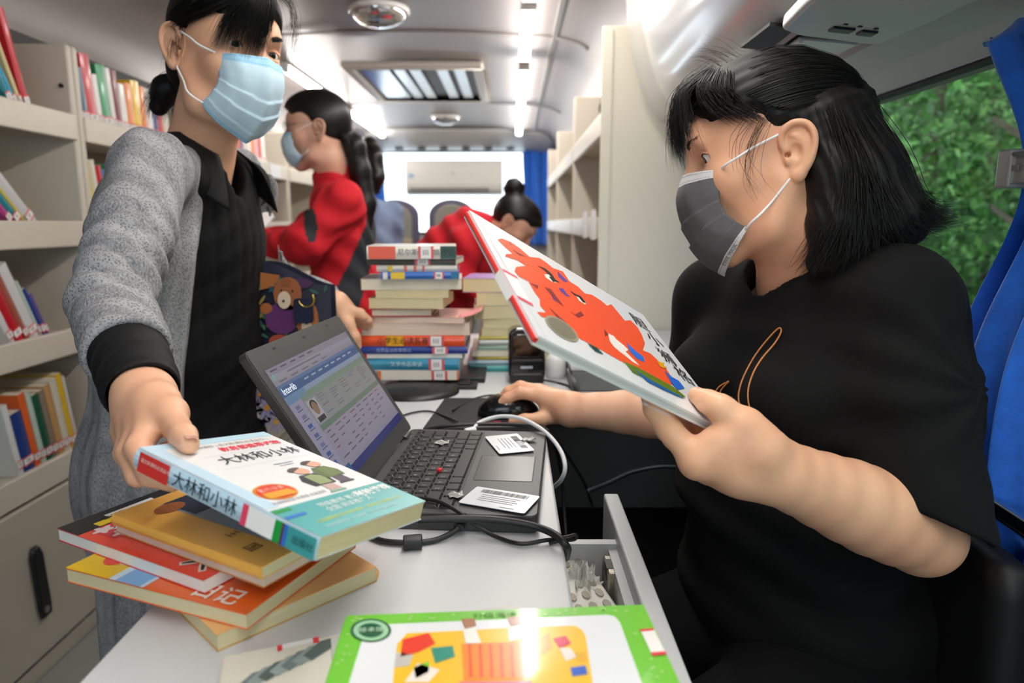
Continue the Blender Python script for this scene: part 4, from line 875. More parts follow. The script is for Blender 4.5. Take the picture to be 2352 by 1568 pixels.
def eye_parts(parent, T, gx=0, gz=0, lash=True):
    """eyeballs with iris discs, lashes and brows"""
    for s in (-1, 1):
        b = MB(); b.T = T; c = Vector((s*.0335,.0696,.0252)); R = .0142
        d = Vector((gx, 1, gz)).normalized(); Mx = frame(c, d.cross(Vector((0,0,1))), Vector((0,0,1)).cross(d) if False else d)
        Mf = Matrix.Translation(c) @ d.to_track_quat('Z', 'Y').to_matrix().to_4x4()
        b.T = T @ Mf; n = 28; rings = [0,.12,.20,.36,.46,.48,.6,.8,1.1,1.5,2.2,3.1]
        prof = [(R*math.sin(a), R*math.cos(a)) for a in rings]
        for i in range(len(prof)-1):
            b.mi = 2 if i < 2 else 1 if i < 4 else 0
            b.lathe([prof[i], prof[i+1]], n)
        b.build('eye', [mat('eye_white', 'e6e0da', .12, coat=.5), mat('iris_brown', '2a1710', .12, coat=.8), mat('pupil', '050505', .08, coat=1)], parent, smooth=True)
def strands(guides, n, jit, r, seed=0, seg=12, spread=1.0, taper=True, T=None, endjit=1.0, kink=0.0):
    """hair: many thin tapering tubes blended between neighbouring guide curves (each guide a list of points)"""
    rn = np.random.default_rng(seed); G = [catmull(g, seg) for g in guides]; vs = []; fs = []; nv = 0
    for i in range(n):
        t = rn.uniform(0, len(G)-1) if len(G) > 1 else 0; a = min(int(t), max(len(G)-2, 0)); w = t-a
        c = G[a]*(1-w)+G[min(a+1, len(G)-1)]*w
        o = rn.normal(0, jit, 3); e = rn.normal(0, jit*endjit, 3); s = np.linspace(0, 1, seg)[:, None]
        c = c+o*(1-.3*s)+e*s**2+kink*np.sin(s*rn.uniform(4, 9)+rn.uniform(0, 6, 3))*s
        L = rn.uniform(.8, 1.0); c = catmull(c, seg) if False else c
        m = max(4, int(seg*L)); c = c[:m]
        rr = r*rn.uniform(.6, 1.3)
        tg = np.gradient(c, axis=0); tg /= np.linalg.norm(tg, axis=1)[:, None]+1e-9
        ref = np.array([.31, .52, .79]); A = np.cross(tg, ref); A /= np.linalg.norm(A, axis=1)[:, None]+1e-9; B = np.cross(tg, A)
        rad = rr*(np.clip(1.15-np.linspace(0, 1, m)**2*1.05, .12, 1) if taper else np.ones(m)); rad = rad[:, None]
        ring = np.stack([c+rad*A, c-rad*.5*A+rad*.866*B, c-rad*.5*A-rad*.866*B], 1).reshape(-1, 3)
        vs.append(ring); k = np.arange(m-1)[:, None]*3+nv
        q = np.concatenate([np.concatenate([k+j, k+(j+1) % 3, k+3+(j+1) % 3, k+3+j], 1) for j in range(3)]); fs.append(q); nv += 3*m
    return np.concatenate(vs), np.concatenate(fs)
def flatten(vf): return vf
# ------------------------------------------------------------------ face mask with ear loops (head-local)
def face_mask(parent, T, outer, band, loop_m, pinch=0.0, seed=1, label=None, wide=1.0, edge_m=None, chin=1.0, lx=0.0):
    cen = catmull([(0,.1075,.015),(0,.1215,-.012),(0,.1225,-.040),(0,.117,-.068),(0,.106-.004*(1-chin)/.1,-.098+.006*(1-chin)/.1),(0,.080+.002*(1-chin)/.1,-.124+.014*(1-chin)/.1)], 41)
    sd = catmull([(.0545,.066,.004),(.0545,.072,-.016),(.0545,.0745,-.036),(.0590,.066,-.056),(.0620,.050,-.072)], 41)
    sd[:, 0] *= wide
    def fn(i, j):
        s = i*2-1; a = abs(s); r = j*40; k = int(min(r, 39)); w = r-k
        c = cen[k]*(1-w)+cen[k+1]*w; e = sd[k]*(1-w)+sd[k+1]*w
        ctl = np.array([e[0]*.96, c[1]*1.0-.001, (c[2]*.62+e[2]*.38)])
        p = (1-a)**2*c+2*a*(1-a)*ctl+a*a*e
        n = np.array([p[0]*1.1, p[1]-.01, (p[2]+.04)*.5]); n /= np.linalg.norm(n)
        # pleats fanning out from the side notch
        ph = (j-.40)/.5
        fold = 0
        if .28 < j < .95:
            env = math.sin(math.pi*min(1, max(0, (j-.28)/.67)))*(1-.25*a)
            saw = ((j-.28)*5.2+.15*a) % 1.0
            fold = .0034*env*(1-saw)**1.5-.0012*env
        fold += pinch*math.exp(-(s/.10)**2)*.006+.0005*math.sin(17*s+9*j+seed)
        p = p+n*(fold+.0012)
        return (p[0]*s/max(a, 1e-6) if a > 0 else 0, p[1], p[2])
    b = MB(); b.T = T; nu, nv = 48, 60
    b.grid(fn, nu, nv)
    for q in range(len(b.f)):
        j = (q//nu+.5)/nv; b.m[q] = 1 if (j < .115 or j > .93) else 0
    o = b.build('face_mask', [outer, band], parent, smooth=True, solid=.0012)
    # stitched dashes
    for j0 in (.03, .095, .945):
        d = MB(); d.T = T
        for i in range(4, 46):
            p = [np.array(fn((i+f)/50, j)) for f, j in ((0, j0),(.5, j0),(.5, j0+.006),(0, j0+.006))]
            c = np.array([0, .03, -.04]); p = [q+(q-c)/np.linalg.norm(q-c)*.0006 for q in p]; d.poly(p)
        tag(d.build('stitching', edge_m or mat('stitch_grey', '777a7d', .7), o), kind='stuff')
    for s in (-1, 1):
        for (j, tgt, mid) in ((.03, (.074,-.001,.026), (.070,.030,.018)), (.97, (.072,-.004,-.026), (.066,.018,-.046))):
            a = np.array(fn(.5+s*.485, j)); m = ((mid[0]+lx)*s, mid[1], mid[2]); e = ((tgt[0]+lx*.5)*s, tgt[1], tgt[2])
            q = MB(); q.T = T; pts = catmull([a, a*.78+np.array(m)*.22+np.array([s*(.004+lx*.75), .002, 0]), (a+np.array(m))/2+np.array([s*(.004+lx*.8), 0, 0]), m, e], 18); q.tube(pts, .0016, 8); q.build('ear_loop', loop_m, o, smooth=True)
    return o, fn
def brow(parent, T, s, hairm, pts, n=70, seed=0, r=.00035):
    V, F = strands([[p, (np.array(p)+np.array(q))/2+np.array([0,.0004,.001]), q] for p, q in pts], n, .0012, r, seed, 5)
    return vf_obj('eyebrow', V, F, hairm, parent, T=T)
def nail(parent, c, d, n, w, l, m):
    d = Vector(d).normalized(); M = frame(c, d, Vector(n).cross(d)); b = MB(); b.T = M
    b.grid(lambda i, j: (l*(i-.5)*(1-.0*j), w*math.sin((j-.5)*2.2)*(1-.35*abs(2*i-1)**3), .35*w*math.cos((j-.5)*2.2)), 8, 8)
    return b.build('fingernail', m, parent, smooth=True)

def lid_line(parent, T, up=20, r=.00055):
    for s in (-1, 1):
        c = np.array([s*.0335,.0696,.0252]); pts = []
        for az, el in ((-38,-6),(-22,up*.6),(0,up),(25,up*1.02),(50,up*.6),(72,2),(80,-6)):
            a, e = math.radians(az), math.radians(el); pts.append(c+.0150*np.array([s*math.sin(a)*math.cos(e), math.cos(a)*math.cos(e), math.sin(e)]))
        b = MB(); b.T = T; n = 24; b.tube(catmull(pts, n), [r*(.4+1.0*math.sin(math.pi*min(1,(k+3)/(n+1)))) for k in range(n)], 6); b.build('eyelash_line', lash_m, parent, smooth=True)
# ------------------------------------------------------------------ picture book in the seated woman's hand (plane first, her fingers need it)
PB = [np.array(q) for q in ((-.042,.704,1.211),(.167,.851,1.084),(.230,.676,.986),(.021,.530,1.113))]
pb_c = sum(PB)/4; pb_x = PB[1]-PB[0]; pb_x /= np.linalg.norm(pb_x); pb_y = PB[0]-PB[3]; pb_y -= pb_x*(pb_x@pb_y); pb_y /= np.linalg.norm(pb_y); pb_n = np.cross(pb_x, pb_y)
if pb_n @ (np.array([0,0,CAMZ])-pb_c) < 0: pb_n = -pb_n
def on_pb(u, v, off=0):
    r = P(u, v, d=1)-np.array([0,0,CAMZ]); o = np.array([0,0,CAMZ]); t = ((pb_c+pb_n*off-o)@pb_n)/(r@pb_n); return o+t*r
# ------------------------------------------------------------------ seated woman
SE = thing('person', 'seated person in a black T-shirt and grey face mask holding a picture book', 'person', (.43,.92,.5))
HS = Matrix(((.2021,-.9593,-.1974,.33),(.9755,.1794,.1273,.8921),(-.0867,-.2182,.972,1.2698),(0,0,0,1)))
HSi = HS.inverted()
sk1 = skin_mat('skin_seated', 'e9b793', 'dea080')
nail_m = mat('fingernail', 'dfa799', .25, coat=.3)
SL, SR, NB = np.array([.440,.778,1.108]), np.array([.315,1.04,1.085]), np.array([.393,.915,1.135])
EL, WL = np.array([.447,.705,.868]), P(1792,1086,y=.640)
ER, WR = np.array([.312,1.09,.888]), P(1312,940,z=.896)
lat = (SL-SR)/np.linalg.norm(SL-SR); lat[2] = 0; lat /= np.linalg.norm(lat); fwd = np.cross(lat, [0,0,1]); fwd = fwd if fwd[0] < 0 else -fwd
RT = np.stack([lat, fwd, [0,0,1]], 1)
nk = [tuple(HSi @ Vector(p)) for p in (np.array(HS @ Vector((0,-.018,-.02))), np.array(HS @ Vector((0,-.022,-.085))), NB+np.array([0,0,-.01]), NB-np.array([-.01,-.005,.08]))]
hv = head_volume(.0015, neck=(nk, [.050,.049,.055,.075]), full=1.06, eye_open=.0066)
V1, F1 = hv.verts(1); V1 = xf(HS, V1)
# left arm and hand
v = Vol((.10,.54,.78), (.56,.86,1.15), .0022)
v.chain([SL, EL], [.050,.046], k=.004)
dirF = (WL-EL)/np.linalg.norm(WL-EL)
v.chain([EL, EL+(WL-EL)*.18, EL+(WL-EL)*.36, EL+(WL-EL)*.54, EL+(WL-EL)*.72, EL+(WL-EL)*.88, WL], [.0455,.0475,.0470,.0435,.0385,.0345,.0325], k=.004)
v.ell(EL+np.array([.008,.002,-.012]), (.034,.034,.034), k=.02)
iM, mM, rM, pM = P(1602,1058,y=.632), P(1625,1075,y=.655), P(1650,1085,y=.675), P(1685,1090,y=.69)
tC, tM, tI = P(1748,1030,y=.628), P(1712,978,y=.632), P(1655,938,y=.640)
tT = on_pb(1600,908,.0085)
for m_, r_ in ((iM,.0165),(mM,.016),(rM,.015),(pM,.014)): v.cone(WL, m_, .022, r_, k=.014)
v.cone(iM, tM, .013, .013, k=.018); v.cone((WL+iM)/2, (iM+tM)/2, .022, .016, k=.02); v.ell((WL+mM+tC)/3, (.032,.022,.03), k=.02)
v.chain([WL, tC, tM], [.023,.0205,.0160], k=.016); v.chain([tM, tI], [.0150,.0128], k=.006); v.chain([tI, (tI+tT)/2, tT], [.0122,.0120,.0088], k=.004)
v.cone(tM+(tI-tM)*.9, tI, .0135,.0133, k=.006)
fing = []
for m_, (u1,v1,y1), (u2,v2), (u3,v3), r in ((iM,(1536,985,.648),(1505,938),(1490,900),.0125),(mM,(1548,1005,.690),(1520,940),(1500,895),.012),(rM,(1580,1015,.715),(1550,945),(1530,900),.0115),(pM,(1620,1030,.73),(1590,955),(1575,915),.0105)):
    p1 = P(u1, v1, y=y1); p2 = on_pb(u2, v2, -.008-r); p3 = on_pb(u3, v3, -.008-r)
    v.chain([m_, p1], [r*1.15, r*1.02], k=.006); v.chain([p1, p2, p3], [r, r*.92, r*.75], k=.004)
V2, F2 = v.verts(2)
# right arm and hand on the mouse
v = Vol((-.06,.95,.83), (.42,1.26,1.14), .0022)
v.chain([SR, ER], [.048,.044], k=.004); v.chain([ER, ER+(WR-ER)*.2, ER+(WR-ER)*.4, ER+(WR-ER)*.6, ER+(WR-ER)*.8, WR], [.044,.0445,.041,.0355,.0300,.0270], k=.004)
kn = P(1236,905,y=1.1388)
fr_ = [((1238,908,1.1293),(1195,902,1.1312),(1165,915,1.1312),(1147,928,1.1312),.0095),((1238,898,1.1502),(1195,888,1.1540),(1168,899,1.1549),(1152,912,1.1559),.0098),((1246,900,1.1730),(1205,896,1.1787),(1180,910,1.1796),(1165,924,1.1796),.0092),((1256,908,1.1919),(1224,908,1.1995),(1204,920,1.2014),(1190,930,1.2014),.0082)]
for f_ in fr_:
    q = [P(a, b_, y=c) for a, b_, c in f_[:4]]; r = f_[4]
    v.cone(WR, q[0], .021, r*1.35, k=.014); v.chain(q, [r*1.2, r*1.05, r*.95, r*.75], k=.005)
tq = [P(1285,950,y=1.1179), P(1240,963,y=1.1056), P(1205,965,y=1.1008), P(1178,968,y=1.1037)]
v.cone(WR, tq[0], .020, .015, k=.014); v.chain(tq, [.0145,.0118,.0105,.0082], k=.006); v.cone(P(1262,945,y=1.1246), P(1262,925,y=1.1388), .016,.016, k=.012)
V3, F3 = v.verts(2)
# torso and legs under the clothes, so that the figure is whole
v = Vol((.0,.55,.40), (.66,1.25,1.16), .008)
v.ell((.405,.915,1.0), (.15,.095,.14), RT, k=.04); v.ell((.42,.925,.76), (.15,.11,.22), RT, k=.04)
V4, F4 = v.verts(1)
Vb, Fb = join_vf([(V1,F1),(V2,F2),(V3,F3),(V4,F4)])
body = vf_obj('body', Vb, Fb, sk1, SE)
eye_parts(body, HS, gx=-.15, gz=-.30)
brow(body, HS, -1, mat('brow_hair', '2c1f1a', .6), [((-.014,.0972,.047),(-.032,.0944,.053)),((-.024,.0960,.049),(-.051,.0804,.051)),((-.014,.0962,.044),(-.037,.0918,.049))], 170, 3, .00034)
brow(body, HS, 1, mat('brow_hair'), [((.014,.0945,.047),(.030,.0905,.052)),((.022,.093,.049),(.046,.077,.050))], 80, 4)
lid_line(body, HS)
nn = np.cross(tT-tI, pb_x); nn = nn if nn@pb_n > 0 else -nn
nail(body, tT+(pb_n*.6+np.array([.3,-.5,.3])*.5)*.0088-.001*(tT-tI)/np.linalg.norm(tT-tI), tT-tI, pb_n*.6+np.array([.3,-.5,.3]), .0065, .0135, nail_m)
# mask
m_grey = mat('mask_grey', '57575a', .8, bump=.15, bscale=900, var=.08, vscale=60); m_lg = mat('mask_band', 'c9cacb', .75)
mk1, mfn1 = face_mask(SE, HS, m_grey, m_lg, mat('loop_white', 'eeeeee', .7), label='grey', lx=.008, wide=1.07)
Tm = []
for ii in (.235, .225): Tm.append(np.array(mfn1(ii, .968)))
tdir = Tm[1]-Tm[0]; nrm_ = Tm[0]-np.array([0,.03,-.05]); nrm_ /= np.linalg.norm(nrm_)
Mtx = frame(Tm[0]+nrm_*.0012, tdir, np.cross(nrm_, tdir)); text('EWK MASK', .0072, '55585c', HS @ Mtx, mk1, 'mask_lettering', align='CENTER', ay='CENTER')
# T-shirt
v = Vol((.17,.56,.55), (.64,1.22,1.20), .0036)
v.ell((.402,.908,1.015), (.172,.118,.135), RT, k=.05); v.ell((.395,.905,.86), (.185,.150,.16), RT, k=.06); v.ell((.425,.925,.68), (.195,.165,.14), RT, k=.05)
v.cone(NB+np.array([0,0,-.035]), SL, .052, .060, k=.05); v.cone(NB+np.array([0,0,-.035]), SR, .052, .056, k=.05)
hemL = EL+np.array([-.006,-.002,.044])
v.cone(SL, SL+(hemL-SL)*.5, .060, .064, k=.04); v.cone(SL+(hemL-SL)*.5, hemL+(hemL-SL)*.18, .064, .068, k=.03)
hemR = ER+np.array([0,0,.05]); v.cone(SR, hemR, .060, .064, k=.04)
# bust
for s in (.075, -.075): v.ell(np.array([.385,.895,.985])+lat*s+fwd*.085, (.062,.058,.062), k=.05)
# openings
v.plane(hemL+np.array([.004,-.004,-.012]), (-.22,-.05,-.98), k=.006) if False else None
hx = hemL+np.array([0,0,-.02]); hn = np.array([-.42,-.10,-.95]); hn /= np.linalg.norm(hn)
sub = v.sub((.30,.56,.55), (.64,.80,.95))
sl, X, Y, Z = sub; d = (X-hx[0])*hn[0]+(Y-hx[1])*hn[1]+(Z-hx[2])*hn[2]
# only trim the sleeve, not the flank: distance to the arm axis
ax_ = hemL-SL; tt = np.clip(((X-SL[0])*ax_[0]+(Y-SL[1])*ax_[1]+(Z-SL[2])*ax_[2])/float(ax_@ax_), 0, 1.6)
da = np.sqrt((X-SL[0]-tt*ax_[0])**2+(Y-SL[1]-tt*ax_[1])**2+(Z-SL[2]-tt*ax_[2])**2)-.100
v.mix(sl, np.maximum(-d, da).astype(np.float32), .006, True)
v.chain([hemL-(hemL-SL)*.25, hemL+(hemL-SL)*.4], [.050,.058], k=.006, cut=True)
v.chain([hemR-(hemR-SR)*.2, hemR+(hemR-SR)*.6], [.050,.056], k=.006, cut=True)
nku = np.array(HS @ Vector((0,-.022,-.06)))
v.chain([NB-np.array([0,0,.03])+fwd*.018, NB+fwd*.012+np.array([0,0,.02]), nku+np.array([0,0,.05])], [.062,.064,.072], k=.008, cut=True)
Vs, Fs = v.verts(2); N = vnormals(Vs, Fs)
# cloth folds: drag lines from the armpit and soft ripples on flank and sleeve
arm = np.array([.43,.80,1.03]); q = Vs-arm; rad = np.linalg.norm(q, axis=1); ang = np.arctan2(q[:, 2], q@fwd)
w1 = np.exp(-((rad-.11)/.05)**2)*.7; dsp = .0035*np.sin(ang*11+rad*25)*w1
fl = np.exp(-((Vs[:, 2]-.80)/.10)**2); dsp += .004*np.sin(Vs[:, 2]*95+Vs@(lat*18)+2*np.sin(Vs@(fwd*25)))*fl
slv = np.exp(-((Vs-(SL+hemL)/2)**2).sum(1)/.10**2); dsp += .003*np.sin(Vs[:, 2]*60+Vs@(fwd*55))*slv*.8+.0012*np.sin(Vs[:, 2]*140+Vs@(fwd*90))*slv
chest = np.exp(-((Vs-(np.array([.35,.89,1.03])))**2).sum(1)/.09**2); dsp += .002*np.sin(Vs@(lat*80)+Vs[:, 2]*40)*chest
Vs = Vs+N*dsp[:, None]
shirt_m = mat('black_jersey', '0b0b0c', .9, var=.12, vscale=30, bump=.08, bscale=500, spec=.25)
shirt = vf_obj('t_shirt', Vs, Fs, shirt_m, SE)
# neckband
ring = []
for k in range(41):
    a = 2*math.pi*k/40; c = NB+fwd*(.014+.030*0)+np.array([0,0,-.012]); p = c+lat*.0655*math.cos(a)+fwd*(.064*math.sin(a)+.004)+np.array([0,0,.012*math.cos(2*a)-.026*max(0,math.sin(a))+.006]); ring.append(p)
b = MB(); b.tube(ring, .0062, 10, cap=False, flat_=1.3); b.build('neckband', mat('black_rib', '0a0a0b', .9, spec=.2), shirt, smooth=True)
# embroidered outline on the chest
def on_shirt(u, v_):
    o = np.array([0,0,CAMZ]); r = P(u, v_, d=1)-o; r /= np.linalg.norm(r); w = Vs-o; t = w@r; dist = np.linalg.norm(w-t[:, None]*r, axis=1)
    c = np.where(dist < .006)[0]; c = c[np.argsort(t[c])[:6]] if len(c) else np.array([np.argmin(dist)])
    return o+r*(t[c].min()-.0012)
emb = mat('orange_thread', 'c0783e', .6, bump=.3, bscale=900)
for pts in ([(1700,935),(1696,910),(1702,880),(1715,850),(1735,815),(1762,780),(1785,756),(1793,754),(1793,765),(1778,790),(1752,820),(1733,850),(1720,885),(1718,915),(1722,938)], [(1640,905),(1652,888),(1674,875)], [(1650,910),(1658,893),(1674,876)]):
    q = [on_shirt(*p) for p in pts]; b = MB(); b.tube(catmull(q, 40), .0011, 6); b.build('embroidery', emb, shirt, smooth=True)
# trousers
v = Vol((-.12,.45,.02), (.66,1.25,.80), .006)
hipL, hipR = np.array([.44,.82,.60]), np.array([.40,1.0,.60]); kL, kR = np.array([.14,.66,.555]), np.array([.12,.93,.555])
v.ell((.45,.925,.62), (.185,.17,.12), RT, k=.05)
for h_, k_ in ((hipL, kL), (hipR, kR)): v.chain([h_, k_], [.098,.075], k=.05); v.chain([k_, k_+np.array([.05,.0,-.46])], [.066,.048], k=.03)
Vt, Ft = v.verts(1); vf_obj('trousers', Vt, Ft, mat('black_trousers', '08080a', .9, var=.1, vscale=20, spec=.2), SE)
for k_ in (kL, kR):
    v = Vol(k_+np.array([-.16,-.06,-.58]), k_+np.array([.13,.06,-.45]), .005); c = k_+np.array([.03,0,-.535])
    v.ell(c, (.125,.043,.032), k=.02); v.ell(c+np.array([.07,0,.03]), (.05,.04,.045), k=.03); v.plane((0,0,.004), (0,0,-1))
    a_, b_ = v.verts(1); vf_obj('shoe', a_, b_, mat('black_shoe', '111112', .4), SE)
# ------------------------------------------------------------------ her hair
def cap_pt(d, off=0.0, c=(0,-.014,.046), r=(.081,.1045,.0965)):
    d = np.array(d, float); c = np.array(c); r = np.array(r); t = 1/np.sqrt(((d/r)**2).sum()); return c+d*(t+off/np.linalg.norm(d))
def arc(a, b, n=7, off=0.0, c=(0,-.014,.046), r=(.081,.1045,.0965), lift=0):
    c_ = np.array(c); a = np.array(a)-c_; b = np.array(b)-c_; return [cap_pt(a*(1-t)+b*t+np.array([0,0,lift*math.sin(math.pi*t)]), off, c, r) for t in np.linspace(0, 1, n)]
v = Vol((-.13,-.20,-.20), (.13,.14,.165), .0028)
v.ell((0,-.014,.046), (.0795,.1025,.0945), k=.01)
v.ell((0,.012,.080), (.066,.082,.058), k=.02)
v.ell((0,.085,-.010), (.068,.062,.098), k=.012, cut=True); v.ell((0,.045,-.075), (.085,.065,.09), k=.012, cut=True)
for s in (-1, 1): v.ell((s*.080,.042,.020), (.035,.040,.050), k=.012, cut=True); v.ell((s*.09,-.010,.004), (.03,.027,.040), k=.008, cut=True)
for s in (-1, 1):
    v.chain([(s*.058,-.055,.035),(s*.066,-.055,-.03),(s*.066,-.048,-.085),(s*.058,-.028,-.128)], [.026,.028,.030,.020], k=.02)
    v.chain([(s*.045,-.080,.03),(s*.052,-.092,-.04),(s*.056,-.108,-.095),(s*.050,-.128,-.112)], [.030,.034,.034,.014], k=.025)
v.chain([(0,-.098,.05),(0,-.112,-.03),(0,-.118,-.095),(0,-.125,-.12)], [.030,.036,.036,.016], k=.025)
v.ell((0,-.112,.050), (.028,.016,.018), k=.012)
Vh, Fh = v.verts(2); N = vnormals(Vh, Fh)
low = 1/(1+np.exp((Vh[:, 2]-.02)/.02)); azi = np.arctan2(Vh[:, 0], -Vh[:, 1]-.02)
Vh = Vh+N*(.0011*np.sin(azi*46+Vh[:, 2]*40)*low+.0007*np.sin(Vh[:, 2]*420+Vh[:, 1]*90)*(1-low))[:, None]
hair1 = vf_obj('hair', Vh, Fh, hair_base, SE, T=HS)
parts = []
clip_ = (0,-.118,.050)
for s in (-1, 1):
    st = [(0,.072,.128),(s*.025,.070,.124),(s*.045,.062,.116),(s*.062,.045,.102),(s*.075,.025,.080),(s*.080,.008,.062),(s*.081,-.016,.050)]
    parts.append(strands([arc(p, clip_, 7, .0022) for p in st], 750, .0010, .00042, 10+s, 12, endjit=1.5))
    # lower hair with turned-out ends
    g = [[(s*.076,-.052,.036),(s*.086,-.052,-.03),(s*.088,-.036,-.08),(s*.080,-.010,-.120),(s*.070,.004,-.140)],
         [(s*.074,-.060,.038),(s*.090,-.065,-.03),(s*.096,-.055,-.085),(s*.090,-.045,-.125),(s*.078,-.022,-.148)],
         [(s*.066,-.075,.04),(s*.082,-.090,-.025),(s*.090,-.100,-.08),(s*.088,-.112,-.112),(s*.086,-.135,-.118)],
         [(s*.045,-.095,.045),(s*.060,-.118,-.02),(s*.068,-.132,-.075),(s*.066,-.150,-.100),(s*.066,-.176,-.098)],
         [(0,-.110,.045),(0,-.138,-.02),(0,-.148,-.08),(0,-.160,-.108),(0,-.188,-.108)]]
    parts.append(strands(g, 2000, .0055, .00046, 20+s, 16, endjit=1.8, kink=.005))
    parts.append(strands(g[2:], 60, .006, .00028, 24+s, 16, endjit=5.0, kink=.006))
# fringe falling over the brow
fg = [[(x0,.058,.131),(x0*1.08,.086,.118),(x0*1.16,.101,.092),(x0*1.22,.104,.062),(x0*1.24,.102,.030+abs(x0)*.1)] for x0 in (.056,.038,.020,.004,-.014)]
parts.append(strands(fg, 520, .0052, .00036, 31, 14, endjit=1.6, kink=.003))
fg2 = [[(x0,.056,.130),(x0*1.15-.004,.088,.115),(x0*1.3-.008,.100,.090),(x0*1.35-.014,.098,.068-.02*k)] for k, x0 in enumerate((-.012,-.024,-.034))]
parts.append(strands(fg2, 260, .004, .00032, 32, 14, endjit=2.6, kink=.003))
fg3 = [[(-.034,.055,.126),(-.054,.076,.104),(-.064,.070,.076),(-.074,.046,.050)],[(-.044,.048,.121),(-.064,.060,.098),(-.075,.045,.068),(-.080,.020,.048)],[(-.055,.036,.112),(-.073,.040,.085),(-.081,.022,.056),(-.083,.004,.036)]]
parts.append(strands(fg3, 420, .0024, .00040, 33, 14, endjit=1.6)); parts.append(strands([[(-x, y, z) for x, y, z in g] for g in fg3], 260, .0024, .0004, 34, 14, endjit=1.6))
# cheek tendrils
parts.append(strands([[(-.080,.016,.046),(-.080,.040,.026),(-.072,.046,-.004),(-.070,.030,-.040),(-.062,.050,-.062)],[(-.080,.010,.042),(-.083,.026,.010),(-.077,.036,-.022),(-.072,.018,-.050)],[(-.080,.020,.050),(-.079,.048,.030),(-.069,.052,.0),(-.068,.034,-.030)]], 22, .0050, .00022, 35, 16, endjit=2.2, kink=.004))
# flyaways on the crown
parts.append(strands([[(-.01,.045,.136),(0,.060,.152),(.004,.070,.168)],[(.0,.03,.142),(-.01,.05,.158),(-.02,.085,.164)],[(0,.0,.143),(0,.02,.155),(0,.05,.160)]], 34, .008, .00018, 36, 8, endjit=1.6))
Vq, Fq = join_vf(parts); vf_obj('hair_strands', Vq, Fq, hair_m, hair1, T=HS); hair1.children[0]['kind'] = 'stuff'
# ------------------------------------------------------------------ picture book
def flat_poly(name, pts, n, off, m, parent):
    b = MB(); b.poly([np.array(p)+np.array(n)*off for p in pts]); return b.build(name, m, parent)
W_, H_, T_ = .285, .215, .0095
Mpb = frame(Vector(PB[3])-Vector(pb_n)*T_, pb_x, pb_y)
pbk = book('picture_book', 'open-air white picture book with an orange furry animal, held by the seated person', W_, H_, T_, Mpb, 'eef0f2', hard=True, pages=page_white, spine_col='e0392f', coat=.5)
pbk['label'] = 'large white picture book with an orange furry animal, held by the seated person'
c1 = lambda x, y: (1050+x/3.92, 460+y/3.92); c4 = lambda x, y: (1050+x/2.903, 460+y/2.903)
def pbp(name, pts, col, off=.0003): return flat_poly(name, [on_pb(*p) for p in pts], pb_n, off, flat(col, .35), pbk)
orange = [c1(*p) for p in ((365,355),(400,345),(480,375),(560,430),(650,510),(740,520),(800,560),(860,610),(950,640),(1010,730),(1090,780),(1150,840),(1210,850),(1290,900),(1350,950),(1385,935),(1440,1000),(1510,1085),(1560,1080),(1620,1140),(1660,1210),(1690,1290),(1670,1350),(1740,1380))]+[c4(*p) for p in ((1330,1060),(1390,1120),(1430,1180),(1442,1232),(1380,1222),(1300,1180),(1180,1120),(1080,1066),(980,1010),(900,965),(820,925),(760,880),(680,830),(600,790),(560,775),(530,745))]+[c1(*p) for p in ((800,1010),(745,950),(742,890),(690,820),(640,730),(560,690),(515,640),(530,600),(620,590),(540,540),(430,505),(440,485),(500,482),(430,420))]
pbp('animal_print', [c1(*p) if False else p for p in orange], 'f0562c')
pbp('eye_print', [c1(*p) for p in ((780,668),(830,670),(885,720),(890,745),(850,735),(800,700))], 'f4efe6', .0005); pbp('pupil_print', [c1(*p) for p in ((822,690),(850,695),(885,735),(860,738))], '1c1714', .0007)
pbp('brow_print', [c1(*p) for p in ((720,590),(790,615),(850,665),(880,715),(925,745),(880,735),(830,680),(780,630))], '2a1712', .0006)
pbp('eye_print', [c1(*p) for p in ((1060,850),(1110,870),(1160,925),(1150,940),(1095,905))], 'f4efe6', .0005); pbp('pupil_print', [c1(*p) for p in ((1095,880),(1125,888),(1158,928),(1128,920))], '1c1714', .0007)
pbp('brow_print', [c1(*p) for p in ((1012,812),(1060,845),(1110,865),(1165,935),(1100,880),(1050,855))], '2a1712', .0006)
for q in (((910,790),(950,795),(990,850),(1020,870),(980,865),(930,820)), ((900,640),(940,680),(1000,740),(960,735),(910,690)), ((830,820),(870,880),(900,930),(860,890))): pbp('blue_stroke', [c1(*p) for p in q], '5a3f9c', .0005)
for q in (((650,745),(730,770),(720,800)), ((780,780),(840,800),(960,960),(900,920)), ((1010,1000),(1060,1030),(1110,1000),(1140,1040),(1090,1060)), ((1320,1160),(1360,1210),(1330,1230)), ((460,370),(490,400),(480,410)), ((490,440),(560,480),(620,510),(560,500)), ((1200,890),(1350,965),(1230,905)), ((820,960),(920,1050),(990,1110),(900,1060))): pbp('fur_stroke', [c1(*p) for p in q], '8a2c2a', .0005)
pbp('white_figure', [c4(*p) for p in ((1005,890),(1040,905),(1060,930),(1110,970),(1140,1000),(1120,1010),(1160,1050),(1215,1105),(1170,1080),(1115,1035),(1080,1010),(1040,975),(1015,940))], 'f3efe8', .0006)
pbp('blue_scarf', [c4(*p) for p in ((1128,950),(1180,1000),(1240,1045),(1250,1080),(1200,1060),(1150,1010))], '2f6fd6', .0006)
pbp('green_grass', [c4(*p) for p in ((1110,1075),(1200,1115),(1320,1180),(1440,1245),(1520,1310),(1500,1320),(1400,1265),(1280,1205),(1170,1150))], '5f7a1e', .0006)
pbp('blue_grass', [c4(*p) for p in ((1170,1125),(1280,1195),(1400,1262),(1525,1328),(1470,1310),(1380,1270),(1270,1215))], '1f5fa0', .0007)
